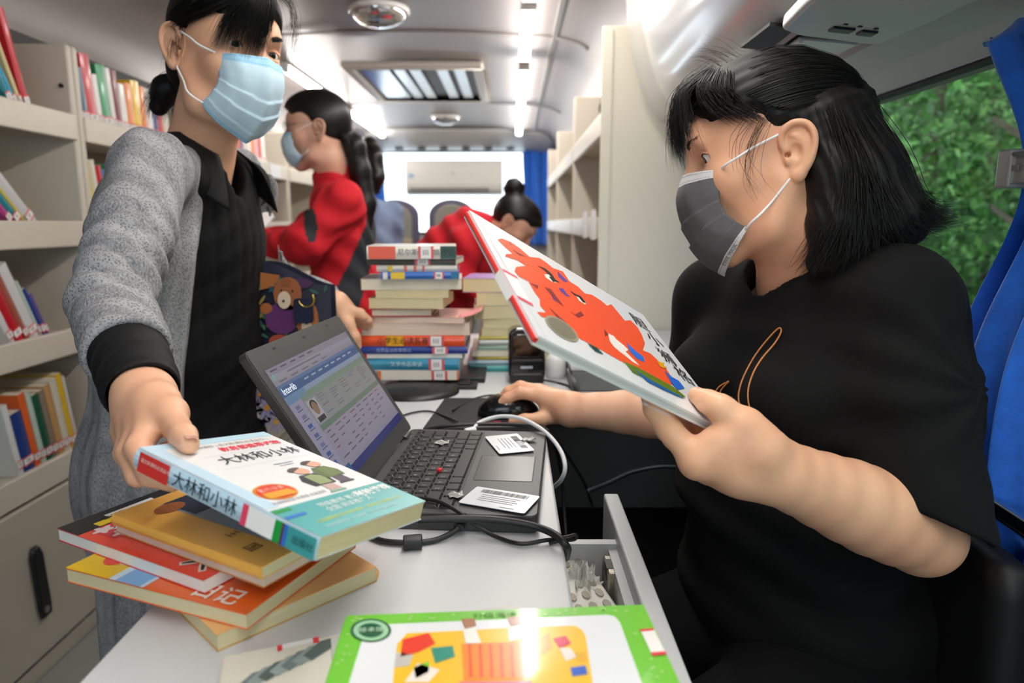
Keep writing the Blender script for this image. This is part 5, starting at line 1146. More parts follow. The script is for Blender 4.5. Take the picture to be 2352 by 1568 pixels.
pbp('dark_grass', [c4(*p) for p in ((865,955),(930,985),(975,1030),(920,1010))], '1f4a40', .0007)
pbp('blue_flower', [c4(*p) for p in ((1380,1140),(1430,1180),(1475,1205),(1515,1255),(1470,1265),(1430,1225))], '2464c8', .0007)
pbp('yellow_flower', [c4(*p) for p in ((1330,1068),(1360,1085),(1380,1085),(1375,1105),(1400,1120),(1370,1120),(1350,1110))], 'e6a51e', .0008)
sc_c = [c4(695+115*math.cos(a)*.95-20*math.sin(a), 858+98*math.sin(a)*.45+75*math.cos(a)) for a in np.linspace(0, 2*math.pi, 24, endpoint=False)]
pbp('round_seal', sc_c, 'a39c86', .0007)
pbp('seal_ring', [((p[0]-c4(695,858)[0])*.86+c4(695,858)[0], (p[1]-c4(695,858)[1])*.86+c4(695,858)[1]) for p in sc_c], '7d7866', .0008)
for ch, (u, v_) in zip('胆小狮格', (c4(1215,810), c4(1315,925), c4(1400,1045), c4(1510,1165))):
    c = on_pb(u, v_, .0007); text(ch, .030, '14110f', frame(c, pb_x, pb_y) @ Matrix.Translation((0,-.002,0)), pbk, 'title_character', align='CENTER', ay='CENTER')
text('文/图 儿童绘本馆', .006, '9aa3b5', frame(on_pb(1470,925,.0005), pb_x, pb_y), pbk, 'small_print')
# hinge groove, spine bands and label
def spb(name, x0, x1, y0, y1, col, z): 
    b = MB(); b.T = Mpb; b.poly([(x0,y0,z),(x1,y0,z),(x1,y1,z),(x0,y1,z)]); return b.build(name, flat(col, .35), pbk)
spb('hinge_groove', .008, .0105, .001, H_-.001, 'd5d8dc', T_+.0002)
xs_ = -.0026; b = MB(); b.T = Mpb; b.poly([(xs_-.0006,.058,.0005),(xs_-.0006,.098,.0005),(xs_-.0006,.098,T_-.0005),(xs_-.0006,.058,T_-.0005)]); b.build('call_label', flat('f3f1ee'), pbk)
for ya in (.052,.096): spb('tape_band', .0002, .018, ya, ya+.005, 'e8506a', T_+.0004)
spb('call_label', .0002, .016, .058, .096, 'f3f1f0', T_+.0003)
# ------------------------------------------------------------------ book handed over by the standing woman
HB = [np.array(q) for q in ((-.3148,.5520,1.0137),(-.2559,.6770,.9886),(-.0782,.5860,.9519),(-.1381,.4615,.9770))]
hb_x = HB[1]-HB[0]+HB[2]-HB[3]; hb_x /= np.linalg.norm(hb_x); hb_y = HB[0]-HB[3]+HB[1]-HB[2]; hb_y -= hb_x*(hb_x@hb_y); hb_y /= np.linalg.norm(hb_y); hb_n = np.cross(hb_x, hb_y); hb_c = sum(HB)/4
hw, hh, ht = .140, .2028, .0180
hb_o = hb_c-hb_x*hw/2-hb_y*hh/2
Mhb = frame(Vector(hb_o)-Vector(hb_n)*ht, hb_x, hb_y)
hbk = book('handed_book', 'white and teal paperback with black title characters, held out by the standing person', hw, hh, ht, Mhb, 'f2f3f4', spine_col='b9d8ea', back_col='cfe3ee', pages=page_old, coat=.4)
def hq(name, x0, y0, x1, y1, col, off=.0002):
    b = MB(); b.T = Mhb; z = ht+off; b.poly([(x0*hw,y0*hh,z),(x1*hw,y0*hh,z),(x1*hw,y1*hh,z),(x0*hw,y1*hh,z)]); return b.build(name, flat(col, .35), hbk)
def hpoly(name, pts, col, off=.0004):
    b = MB(); b.T = Mhb; b.poly([(x*hw,y*hh,ht+off) for x, y in pts]); return b.build(name, flat(col, .35), hbk)
def htext(s_, size, x, y, col, align='LEFT', bold=0): return text(s_, size, col, Mhb @ Matrix.Translation((x*hw, y*hh, ht+.0006)), hbk, align=align, bold=bold)
hq('sky_border', 0, .94, 1, 1, 'bfdff0'); hq('sky_border', 0, .27, .10, 1, 'c2def0', .0003); hq('teal_band', 0, 0, 1, .255, '4fa7a8', .0003)
htext('新课标 | 语文新课标必读丛书 |', .0062, .30, .895, '8b7f78'); htext('教育部推荐读物', .0104, .42, .835, 'e0263c', bold=.0002); hq('thin_rule', .25, .80, .95, .802, 'c9cdd0', .0004)
htext('大林和小林', .0190, .27, .705, '1b1f2a'); hq('thin_rule', .2, .655, .95, .657, 'c9cdd0', .0004); hq('small_print', .55, .615, .72, .622, '8f949c', .0004); hq('small_print', .58, .595, .70, .600, '8f949c', .0004)
el = lambda cx, cy, rx, ry: [(cx+rx*math.cos(a), cy+ry*math.sin(a)) for a in np.linspace(0, 2*math.pi, 28, endpoint=False)]
hpoly('gold_seal', el(.235,.385,.145,.075), 'd98a2a'); hpoly('gold_seal', el(.235,.385,.128,.063), 'd9381f', .0006); hpoly('gold_seal', [(.12,.335),(.35,.335),(.33,.385),(.13,.385)], 'eaa12a', .0008); htext('名师导读', 0.0067, .235, .40, 'f6e9d2', 'CENTER')
htext('无障碍阅读 彩图版 名家推荐', 0.0049, .08, .285, '6b7078')
# two cartoon boys
for (dx, dy, sc, coat_, body_, legs) in ((.62,.40,1.0,'2b2f33','93a070','c9a9a0'),(.80,.45,.95,'5f7048','6d7f4c','57495a')):
    f_ = lambda pts: [(dx+x*.1*sc, dy+y*.075*sc) for x, y in pts]
    hpoly('boy_legs', f_([(-.6,-1.6),(.5,-1.6),(.5,-.4),(-.5,-.4)]), legs); hpoly('boy_coat', f_([(-1.0,-.7),(.9,-.7),(1.1,.1),(.6,.9),(-.7,.9),(-1.2,.2)]), coat_, .0005); hpoly('boy_shirt', f_([(-.5,-.6),(.7,-.6),(.8,.4),(.3,.8),(-.5,.7)]), body_, .0006)
    hpoly('boy_head', [(dx+.012*sc+.062*sc*math.cos(a), dy+.105*sc+.034*sc*math.sin(a)) for a in np.linspace(0, 2*math.pi, 18, endpoint=False)], 'e3b096', .0007); hpoly('boy_hair', [(dx-.01*sc+.066*sc*math.cos(a), dy+.125*sc+.026*sc*math.sin(a)) for a in np.linspace(.6, 3.9, 12)], '5b4a44', .0008)
    hpoly('boy_shoes', f_([(-.9,-1.75),(.6,-1.75),(.6,-1.55),(-.7,-1.5)]), '7fb39a' if dx < .7 else '3c3a44', .0006)
htext('特级教师 著名作家', .0080, .30, .185, 'eef6f4'); htext('联袂推荐', .0118, .645, .180, 'f6faf8', bold=.0003); htext('全国 阅读推广人', .0080, .30, .140, 'eef6f4'); htext('让经典陪伴孩子快乐成长 · 影响孩子的成长之书', .0052, .12, .085, 'd9df58'); htext('无障碍精读版 · 专家审定 · 中小学生课外阅读', .0046, .12, .04, 'bfe0dc')
sx_ = -.0034
def hs(name, y0, y1, col, off=0):
    b = MB(); b.T = Mhb; b.poly([(sx_-off,y0*hh,.0006),(sx_-off,y1*hh,.0006),(sx_-off,y1*hh,ht-.0006),(sx_-off,y0*hh,ht-.0006)][::-1]); return b.build(name, flat(col, .4), hbk)
hs('spine_tag', .78, .965, 'd93a34', .0002); hs('spine_teal', 0, .135, '3f9a9c', .0002); hs('call_label', .20, .345, 'f1f0ee', .0003); hs('pink_tape', .335, .365, 'e5486a', .0004); hs('green_tape', .165, .20, '1f9a3f', .0004); hs('blue_tape', .135, .152, '2a6fc8', .0004); hs('maroon_tape', .152, .165, '5a3a52', .0004)
Ts = Mhb @ frame((sx_-.0007, hh*.755, ht*.5), (0,-1,0), (0,0,1)); text('大林和小林', .0148, '1d2a38', Ts, hbk, 'spine_title', ay='CENTER')
Ts = Mhb @ frame((sx_-.0007, hh*.95, ht*.62), (0,-1,0), (0,0,1)); text('语文新课标必读丛书', .0040, 'f4dcd6', Ts, hbk, 'spine_title', ay='CENTER')
Ts = Mhb @ frame((sx_-.0007, hh*.11, ht*.5), (0,-1,0), (0,0,1)); text('出版社', .007, '173a40', Ts, hbk, 'spine_title', ay='CENTER')
hq('green_tape', 0, .222, .13, .245, '1f9a3f', .0006); hq('blue_tape', 0, .165, .16, .185, '2a6fc8', .0006)
# ------------------------------------------------------------------ the fanned pile under it
def corner_book(label, N, L, w, t, z, facing, col, **kw):
    N = Vector((N[0], N[1], z)); L = Vector((L[0], L[1], z)); y = (L-N); h = y.length; y.normalize(); x = Vector((-y.y, y.x, 0)); x = x if x.y > 0 else -x
    if facing == 'spine':   # spine on the N-L edge
        Y = y if x.cross(y).z > 0 else -y; o = N if Y == y else L; M = frame(o, x, Y)
    else:
        X = -x; Y = y if X.cross(y).z > 0 else -y; o = (N if (Y-y).length < .01 else L)+x*w; M = frame(o, X, Y)
    return book('book', label, w, h, t, M, col, 'books fanned out at the left end of the desk', **kw), M, h
def zp(u, v, z): return P(u, v, z=z)
t5, t4, t3, t2, t1 = .0145, .0135, .0125, .0130, .0105
z5 = DZ+.0003; z4 = z5+t5+.0004; z3 = z4+t4+.0004; z2 = z3+t3+.0004; z1 = z2+t2+.0004
N5 = zp(497,1458,z5+t5); R5 = zp(815,1322,z5+t5); d5 = (R5-N5)/np.linalg.norm(R5-N5); L5 = N5+np.array([-d5[1], d5[0], 0])*.205
b5, M5, h5 = corner_book('pale orange paperback at the bottom of the fanned pile', N5, L5, .15, t5, z5, 'fore', 'f0b878', pages=page_old, back_col='d9a648')
N4, L4 = zp(565,1411,z4+t4), zp(150,1304,z4+t4); b4, M4, h4 = corner_book('orange, yellow and blue paperback second from the bottom of the fanned pile', N4, L4, .15, t4, z4, 'fore', 'ef6a26', pages=page_old)
N3, L3 = zp(467,1332,z3+t3), zp(131,1213,z3+t3); b3, M3, h3 = corner_book('black and red paperback with flowers in the middle of the fanned pile', N3, L3, .155, t3, z3, 'fore', 'ee4f3c', pages=page_white, back_col='d6283a')
N2, L2 = zp(603,1316,z2+t2), zp(263,1192,z2+t2); b2, M2, h2 = corner_book('paperback with pinkish page edges under the yellow book of the fanned pile', N2, L2, .145, t2, z2, 'fore', 'd8924a', pages=page_pink)
N1, L1_ = zp(600,1303,z1+t1), zp(258,1180,z1+t1); b1, M1, h1 = corner_book('golden yellow paperback with a dark painting, top of the fanned pile', N1, L1_, .145, t1, z1, 'spine', 'f0b455', pages=page_old)
def cov(o, M, w, h, t, pts, col, name='cover_print', off=.0003):
    b = MB(); b.T = M; b.poly([(x*w,y*h,t+off) for x, y in pts]); return b.build(name, flat(col, .35), o)
R4 = lambda x0, y0, x1, y1: [(x0,y0),(x1,y0),(x1,y1),(x0,y1)]
# local frames: fore-type books have x towards the viewer (fore edge x=1), y along the long edge
def facing_y(M): return 1 if (M.to_3x3() @ Vector((0,1,0))).x > 0 else -1     # +1: y=1 is the near/right end
f4 = facing_y(M4); Y = (lambda y: y) if f4 > 0 else (lambda y: 1-y)
def c4b(x0, y0, x1, y1, col, off=.0003): cov(b4, M4, .15, h4, t4, [(x0,Y(y0)),(x1,Y(y0)),(x1,Y(y1)),(x0,Y(y1))], col, off=off)
c4b(.35,0,1,.26,'e8c21f'); c4b(.35,.26,1,.46,'cfe4f4',.0004); c4b(.6,.30,1,.44,'7fb4e8',.0005); c4b(.5,.12,.85,.24,'f3efe6',.0005); cov(b4, M4, .15, h4, t4, [(.72+.17*math.cos(a), Y(.145+.075*math.sin(a))) for a in np.linspace(0, 6.28, 20, endpoint=False)], 'e0392f', off=.0007)
Tt = M4 @ frame((.15*.95, h4*Y(.67), t4+.0006), (0, f4, 0), (-1, 0, 0)); text('日记', .024, 'f6eee4', Tt, b4, 'title_character', bold=.0004)
f3 = facing_y(M3); Y3 = (lambda y: y) if f3 > 0 else (lambda y: 1-y)
def c3b(x0, y0, x1, y1, col, off=.0003): cov(b3, M3, .155, h3, t3, [(x0,Y3(y0)),(x1,Y3(y0)),(x1,Y3(y1)),(x0,Y3(y1))], col, off=off)
c3b(0,0,1,.165,'232326'); c3b(.42,.105,.86,.16,'f4d62a',.0005); c3b(.42,.055,.75,.09,'e9e9e9',.0005); c3b(.55,.18,.92,.34,'d94a52',.0004); c3b(.35,.5,.75,.66,'8a1f2e',.0004)
for k, (x, y) in enumerate(((.78,.24),(.70,.30),(.84,.31),(.80,.70),(.72,.64),(.88,.21))): cov(b3, M3, .155, h3, t3, [(x+.055*math.cos(a)*(1+.3*math.cos(5*a)), Y3(y+.035*math.sin(a)*(1+.3*math.cos(5*a)))) for a in np.linspace(0, 6.28, 25, endpoint=False)], ['f3ead8','e8d9a0','f0dfe0'][k % 3], off=.0006)
Tt = M3 @ frame((.155*.93, h3*Y3(.80), t3+.0007), (0, f3, 0), (-1, 0, 0)); text('人', .030, 'f4ece2', Tt, b3, 'title_character', bold=.0018); text('人', .030, '1d1613', Tt @ Matrix.Translation((0,0,.0003)), b3, 'title_character')
Tt = M3 @ frame((.155*.80, h3*Y3(.115), t3+.0008), (-f3*0-1, 0, 0), (0, -f3, 0)); text('第3版', .010, '2a2a1a', Tt, b3, 'title_character')
# yellow book: local x from the spine inwards, y from the near end
f1 = facing_y(M1); Y1 = (lambda y: y) if f1 > 0 else (lambda y: 1-y)
def c1b(x0, y0, x1, y1, col, off=.0003): cov(b1, M1, .145, h1, t1, [(x0,Y1(y0)),(x1,Y1(y0)),(x1,Y1(y1)),(x0,Y1(y1))], col, off=off)
c1b(.24,.10,1,.92,'8d9aa6'); c1b(.26,.10,.9,.34,'2b3347',.0005); c1b(.45,.30,1,.55,'b9c4cc',.0005); c1b(.55,.14,.95,.24,'3a2a26',.0006); cov(b1, M1, .145, h1, t1, [(.30,Y1(.62)),(.42,Y1(.60)),(.38,Y1(.78)),(.32,Y1(.74))], '8a4a2e', off=.0006)
cov(b1, M1, .145, h1, t1, [(.24+.10*math.cos(a), Y1(.17+.055*math.sin(a))) for a in np.linspace(0, 6.28, 22, endpoint=False)], '9c5a34', off=.0007)
Tt = M1 @ frame((.145*.10, h1*Y1(.80), t1+.0006), (0, f1, 0), (1 if f1 < 0 else -1, 0, 0)); text('国', .014, '4a3420', Tt, b1, 'title_character')
Tt = M1 @ frame((.145*.16, h1*Y1(.63), t1+.0006), (0, f1, 0), (1 if f1 < 0 else -1, 0, 0)); text('王', .012, '6a4e30', Tt, b1, 'title_character')
# ------------------------------------------------------------------ cream drawing book, thin book and green picture book in front
zc = DZ+.0125; a_, c_ = zp(514,1507,zc), zp(782,1456,zc); dx_ = (c_-a_)/np.linalg.norm(c_-a_); dy_ = np.array([-dx_[1], dx_[0], 0])
Mc = frame(Vector(a_)-Vector(dy_)*.20-Vector((0,0,.012)), dx_, dy_)
cb = book('book', 'cream book with a grey brush drawing in the front, under the green book', .185, .20, .012, Mc, 'e2ddd0', hard=True, pages=page_m)
rn = np.random.default_rng(2)
for k in range(7):
    u0, v0 = 590+26*k, 1560-12*k; pts = [(u0-50,v0+20),(u0-10,v0-14),(u0+45,v0-30),(u0+60,v0-20),(u0+10,v0+4),(u0-30,v0+30)]
    flat_poly('brush_stroke', [zp(*p, zc) for p in pts], (0,0,1), .0004+.0001*k, flat(['6f7f80','8f9c9a','55635f','9aa6a2'][k % 4]), cb)
flat_poly('call_label', [zp(*p, zc) for p in ((640,1483),(732,1463),(733,1473),(642,1493))], (0,0,1), .0005, flat('f2f0ee'), cb)
for q in (((636,1484),(648,1481),(649,1494),(637,1497)), ((718,1466),(732,1463),(734,1476),(720,1479))): flat_poly('label_band', [zp(*p, zc) for p in q], (0,0,1), .0007, flat('e0404a'), cb)
tb = zp(1180,1385,DZ+.02); Mt = frame(Vector(zp(1060,1402,DZ+.0))+Vector((0,-.20,0)), (1,.02,0), (-.02,1,0))
zt = DZ+.014; a_, c_ = zp(1075,1404,zt), zp(1178,1386,zt); dx_ = (c_-a_)/np.linalg.norm(c_-a_); dy_ = np.array([-dx_[1], dx_[0], 0])
Mt = frame(Vector(c_)-Vector(dx_)*.15-Vector(dy_)*.2-Vector((0,0,.0135)), dx_, dy_); book('book', 'pale grey book whose corner shows behind the green book', .15, .20, .0135, Mt, 'cfcfc8', pages=page_m)
gz = DZ+.036; G = [zp(797,1413,gz), zp(1478,1388,gz)]; gx = (G[1]-G[0]); gw = np.linalg.norm(gx); gx /= gw; gy = np.array([-gx[1], gx[0], 0]); gh = .26
Mg = frame(Vector(G[0])-Vector(gy)*gh-Vector((0,0,.010)), gx, gy)
gb = book('picture_book', 'bright green bordered picture book with a yellow illustration, at the bottom edge', gw, gh, .010, Mg, '6fc430', hard=True, pages=page_white, coat=.7)
def gp(name, pts, col, off=.0003): return flat_poly(name, [zp(*p, gz) for p in pts], (0,0,1), off, flat(col, .25, .5), gb)
import itertools
gin = [(842,1436),(1395,1412),(1412,1416),(1424,1430),(1500,1640),(780,1640)]
gp('white_panel', gin, 'e9ecf0', .0003)
gp('picture_ground', [(935,1455),(1080,1448),(1180,1442),(1320,1438),(1335,1445),(1345,1460),(1372,1640),(895,1640),(905,1540),(912,1480)], 'f4c22e', .0005)
for q, c in ((((925,1470),(985,1455),(1000,1480),(960,1500),(920,1510)),'e8402a'),(((990,1490),(1040,1485),(1045,1510),(1000,1525)),'2f8f7a'),(((1060,1480),(1205,1475),(1215,1560),(1065,1565)),'f08a24'),(((1055,1568),(1220,1565),(1230,1640),(1050,1640)),'e86a8a'),(((1270,1468),(1300,1462),(1312,1480),(1285,1490)),'d8305a'),(((1285,1490),(1310,1490),(1325,1510),(1300,1520)),'f0e8e0'),(((1310,1535),(1345,1530),(1350,1550),(1315,1555)),'2f62c8'),(((960,1525),(1010,1540),(985,1568),(930,1568)),'f3ece0'),(((1062,1440),(1090,1437),(1105,1478),(1070,1482)),'f4f0ea'),(((1165,1437),(1195,1433),(1200,1468),(1170,1475)),'f4f0ea'),(((910,1500),(950,1505),(940,1530),(905,1535)),'c8c4bc'),(((950,1535),(985,1520),(985,1545),(955,1560)),'7fc83a'),(((1320,1500),(1345,1500),(1348,1520),(1325,1522)),'e8b02e'),(((1230,1470),(1262,1455),(1270,1490),(1240,1510)),'f2a23a')): gp('picture_patch', q, c, .0008)
for k in range(6): gp('picture_stroke', [(1075+24*k,1482),(1082+24*k,1482),(1086+24*k,1558),(1078+24*k,1558)], 'e2561f', .0010)
for (u, v_) in ((1060,1432),(1165,1427)): gp('picture_patch', [(u,v_-8),(u+30,v_-10),(u+34,v_+8),(u+8,v_+14)], 'a5714e', .0011)
for r_, c in ((1.0,'1f5a3a'),(.86,'9fd0a8'),(.62,'1f5a3a')): gp('round_seal', [(852+47*r_*math.cos(a), 1449+27*r_*math.sin(a)) for a in np.linspace(0, 6.28, 28, endpoint=False)], c, .0006+.0002*(1.1-r_))
text('绘本馆', .0062, 'bfe0c4', frame(zp(852,1452,gz)+np.array([0,0,.0011]), gx, gy), gb, 'seal_lettering', align='CENTER')
text('分级阅读', .0085, '4a8f28', frame(zp(1085,1421,gz)+np.array([0,0,.0006]), gx, gy), gb, 'small_print')
rr = random.Random(5)
for k in range(36):
    u = 810+rr.random()*640 if k < 22 else (rr.uniform(808,834) if k < 29 else rr.uniform(1440,1470)); v_ = 1422-(u-800)*.036+rr.uniform(-3,6) if k < 22 else rr.uniform(1450,1560)
    if k >= 22: u += (1413-v_)*(.29 if k < 29 else -.45)
    gp('white_dot', [(u+5*math.cos(a), v_+2.6*math.sin(a)) for a in np.linspace(0, 6.28, 8, endpoint=False)], 'a9dd7c', .0005)
gp('call_label', [(1472,1450),(1503,1448),(1530,1502),(1498,1506)], 'f3f1ee', .0006); gp('label_band', [(1468,1447),(1500,1444),(1503,1449),(1471,1452)], 'e0404a', .0008); gp('label_band', [(1494,1500),(1528,1497),(1532,1504),(1499,1508)], 'e0404a', .0008)
# ------------------------------------------------------------------ standing woman
ST_ = thing('person', 'standing person in a grey cardigan and black shirt handing over a book', 'person', (-.64,1.26,0))
HT = Matrix(((-.5555,.8031,.2155,-.4776),(-.828,-.5581,-.0547,1.1932),(.0763,-.2088,.975,1.4634),(0,0,0,1))); HTi = HT.inverted()
sk2 = skin_mat('skin_standing', 'e7b694', 'dca081')
fw = np.array([.985,-.17,0]); rt = np.array([-.17,-.985,0]); R2 = np.stack([rt, fw, [0,0,1]], 1)
sR, sL = P(348,388,y=1.06), np.array([-.535,1.40,1.275]); NB2 = np.array([-.545,1.235,1.325])
eR, wR = P(255,696,y=.865), P(332,912,y=.685); eL, wL = np.array([-.50,1.40,1.085]), P(772,700,y=1.352)
nk = [tuple(HTi @ Vector(p)) for p in (np.array(HT @ Vector((0,-.018,-.02))), np.array(HT @ Vector((0,-.024,-.09))), NB2, NB2-np.array([.02,0,.07]))]
hv = head_volume(.0016, neck=(nk, [.047,.046,.050,.065]), full=.97, eye_open=.0046)
Va, Fa = hv.verts(1); Va = xf(HT, Va)
# right forearm and hand
def on_hb(u, v, off=0):
    o = np.array([0,0,CAMZ]); r = P(u, v, d=1)-o; t = ((hb_c+hb_n*off-o)@hb_n)/(r@hb_n); return o+t*r
v = Vol((-.62,.50,.88), (-.20,.92,1.15), .0021)
v.chain([eR, eR+(wR-eR)*.4, wR], [.031,.030,.0265], k=.004)
iM = P(352,962,y=.632); mM = P(328,968,y=.640); rM = P(306,976,y=.650); pM = P(290,990,y=.662)
tC = P(362,925,y=.655); tM = P(390,950,y=.628); tI = P(408,985,y=.605); tT = on_hb(434,1020,.0085)
for m_, r_ in ((iM,.0155),(mM,.015),(rM,.014),(pM,.013)): v.cone(wR, m_, .0225, r_, k=.016)
v.chain([wR, tC, tM], [.021,.0185,.0150], k=.014); v.chain([tM, tI], [.0135,.0118], k=.006); v.chain([tI, (tI+tT)/2, tT], [.0118,.0118,.0088], k=.004); v.cone(tM, iM, .012,.013, k=.014)
for m_, p1, p2, p3, r in ((iM,P(318,1030,y=.595),P(345,1088,y=.572),P(395,1108,y=.575),.0112),(mM,P(298,1040,y=.605),P(318,1090,y=.588),on_hb(400,1060,-.018-.011),.0112),(rM,P(290,1040,y=.62),P(312,1080,y=.61),on_hb(395,1040,-.018-.010),.0105),(pM,P(290,1040,y=.64),P(312,1070,y=.632),on_hb(385,1028,-.018-.010),.0095)):
    v.chain([m_, p1], [r*1.2, r*1.05], k=.008); v.chain([p1, p2, p3], [r*1.02, r*.95, r*.75], k=.004)
Vc, Fc = v.verts(2)
# left forearm and hand reaching the tall pile
v = Vol((-.62,1.24,.90), (-.20,1.50,1.20), .003)
v.chain([eL, wL], [.036,.024], k=.02)
for k, (u, v_, yy) in enumerate(((835,728,1.345),(848,736,1.357),(850,744,1.37),(842,752,1.382))):
    m_ = P(800+4*k,712+7*k,y=1.348+.011*k); q = P((800+u)/2+10,(712+v_)/2+4*k,y=yy+.002); e = P(u,v_,y=yy); v.cone(wL, m_, .020, .0125, k=.014); v.chain([m_, q, e], [.0115,.0100,.0075], k=.006)
v.chain([wL, P(800,745,y=1.333), P(815,775,y=1.331), P(822,795,y=1.333)], [.02,.0125,.011,.008], k=.008)
Vd, Fd = v.verts(2)
v = Vol((-.9,1.0,.3), (-.38,1.52,1.36), .009)
v.ell((-.575,1.252,1.16), (.11,.085,.14), R2, k=.04); v.ell((-.61,1.255,.84), (.12,.10,.2), R2, k=.04)
Ve, Fe = v.verts(1)
Vb, Fb = join_vf([(Va,Fa),(Vc,Fc),(Vd,Fd),(Ve,Fe)]); body2 = vf_obj('body', Vb, Fb, sk2, ST_)
eye_parts(body2, HT, gx=.25, gz=-.05)
bm2 = mat('brow_black', '231a18', .6)
brow(body2, HT, -1, bm2, [((-.012,.0985,.047),(-.030,.0965,.054)),((-.022,.098,.050),(-.050,.082,.051)),((-.014,.0975,.045),(-.036,.094,.050))], 170, 3, .0004)
brow(body2, HT, 1, bm2, [((.012,.0955,.047),(.030,.0925,.054)),((.022,.094,.050),(.048,.078,.051))], 120, 4)
lid_line(body2, HT)
nail(body2, tT+hb_n*.0062+(tT-tI)*.05, tT-tI, hb_n, .0062, .013, nail_m)
m_blue = mat('mask_blue', 'bcd6e4', .7, var=.10, vscale=40, bump=.12, bscale=700); m_bl2 = mat('mask_blue_band', '9ccae6', .7)
mk2, mfn2 = face_mask(ST_, HT, m_blue, m_bl2, mat('loop_white', 'eeeeee', .7), pinch=.9, seed=4, chin=.95, lx=.009, wide=.98, edge_m=mat('stitch_blue', '6fa3c6', .7))
# black shirt
v = Vol((-.95,.98,.42), (-.38,1.55,1.40), .0045)
v.ell((-.575,1.252,1.17), (.142,.114,.160), R2, k=.05); v.ell((-.596,1.256,.98), (.140,.124,.16), R2, k=.06); v.ell((-.626,1.260,.76), (.155,.146,.18), R2, k=.06)
v.cone(NB2-np.array([0,0,.045]), sR+np.array([.015,.06,-.01]), .045,.036, k=.05); v.cone(NB2-np.array([0,0,.045]), sL, .05,.05, k=.05)
v.chain([NB2-np.array([-.01,0,.05]), np.array(HT @ Vector((0,-.02,-.05)))], [.054,.060], k=.006, cut=True)
v.ell(NB2+fw*.07-np.array([0,0,.03]), (.03,.07,.05), R2, k=.01, cut=True)
Vs2, Fs2 = v.verts(2); N = vnormals(Vs2, Fs2); rel = Vs2-np.array([-.59,1.25,0]); ang = np.arctan2(rel@rt, rel@fw)
fr_w = np.exp(-((ang-.35)/.75)**2); Vs2 = Vs2+N*(.0034*np.abs(np.sin(ang*15))**.6*fr_w*(ang < 1.0)+.0012*np.sin(Vs2[:, 2]*130+ang*9)*fr_w)[:, None]
blk_sh = mat('black_cotton', '0c0c0e', .85, bump=.12, bscale=260, var=.2, vscale=60, spec=.25)
bl = vf_obj('black_shirt', Vs2, Fs2, blk_sh, ST_)
# button placket
def torso_pt(th, z, r=(.152,.116), c=None, off=0):
    cx = np.array([-.578-.075*(1.17-z)*1.0, 1.248, z]); return cx+(rt*math.sin(th)*(r[0]+off)+fw*math.cos(th)*(r[1]+off))
# collar: stand and two folded points
cen = NB2+np.array([.006,0,-.004])
def collar(i, j):
    a = -2.55+5.1*i              # 0 = front, open at the front
    th = a+math.pi if False else a
    back = math.cos(a/2)         # 1 at nape?
    ang_ = math.pi+a*.93         # around the neck, starting at the back
    ux = rt*math.sin(ang_)+fw*math.cos(ang_); fr = max(0, math.cos(ang_))
    r0 = .060+.010*fr; top = cen+ux*r0+np.array([0,0,.030-.052*fr])+fw*.012*fr
    w = .050+.035*abs(i-.5)**2*4*1.0
    out = top+ux*(.030+.022*fr)+np.array([0,0,-w-.012*fr])+fw*(.0)
    e = math.sin(j*math.pi/2); p = top*(1-j)+out*j+ux*.010*math.sin(math.pi*j)+np.array([0,0,.010*math.sin(math.pi*min(1,j*1.6))*(1-j)])
    return p
b = MB(); b.grid(collar, 48, 10); b.build('collar', mat('black_poplin', '101012', .7, bump=.05, bscale=500, spec=.3), bl, smooth=True, solid=.002)
b = MB(); b.grid(lambda i, j: cen+(rt*math.sin(math.pi-2.4+4.8*i)+fw*math.cos(math.pi-2.4+4.8*i))*(.058+.008*max(0,math.cos(math.pi-2.4+4.8*i)))+np.array([0,0,-.03+.055*j-.05*max(0,math.cos(math.pi-2.4+4.8*i))]), 40, 4); b.build('collar_stand', mat('black_poplin'), bl, smooth=True, solid=.002)
# shirt cuff on the right wrist
c0, c1_ = eR+(wR-eR)*.30, eR+(wR-eR)*.99
v = Vol(np.minimum(c0, c1_)-.09, np.maximum(c0, c1_)+.09, .0028); v.chain([c0, c1_], [.0425,.0375], k=.01); dcf = (c1_-c0)/np.linalg.norm(c1_-c0); v.plane(c1_-dcf*.004, dcf, .003); v.chain([c0+dcf*.05, c1_+dcf*.03], [.033,.0325], k=.004, cut=True)
Vq, Fq = v.verts(2); N = vnormals(Vq, Fq); Vq = Vq+N*(.0012*np.sin((Vq@dcf)*210+Vq[:, 2]*60))[:, None]; vf_obj('shirt_cuff', Vq, Fq, mat('black_poplin'), bl)
# cardigan
v = Vol((-1.0,.66,.22), (-.34,1.56,1.40), .0045)
v.ell((-.590,1.248,1.165), (.182,.124,.180), R2, k=.05); v.ell((-.618,1.255,.98), (.176,.130,.18), R2, k=.06); v.ell((-.655,1.262,.74), (.180,.150,.22), R2, k=.06); v.cone((-.655,1.265,.70), (-.665,1.27,.20), .145,.150, k=.05)
v.cone(NB2-np.array([.015,0,.050]), sR, .050,.050, k=.05); v.cone(NB2-np.array([.015,0,.035]), sL, .056,.062, k=.05)
v.cone(sR, sR+(eR-sR)*.5, .054,.053, k=.03); v.cone(sR+(eR-sR)*.5, eR, .053,.048, k=.012); cufE = eR+(wR-eR)*.60; v.cone(eR, cufE, .047,.0465, k=.012)
v.cone(sL, eL, .062,.050, k=.04); v.cone(eL, eL+(wL-eL)*.80, .048,.038, k=.02)
dcf = (wR-eR)/np.linalg.norm(wR-eR); sub = v.sub((-.62,.66,.92), (-.34,.90,1.20))
if sub is not None:
    sl, X, Y, Z = sub; v.mix(sl, -((X-cufE[0])*dcf[0]+(Y-cufE[1])*dcf[1]+(Z-cufE[2])*dcf[2]).astype(np.float32), .004, True)
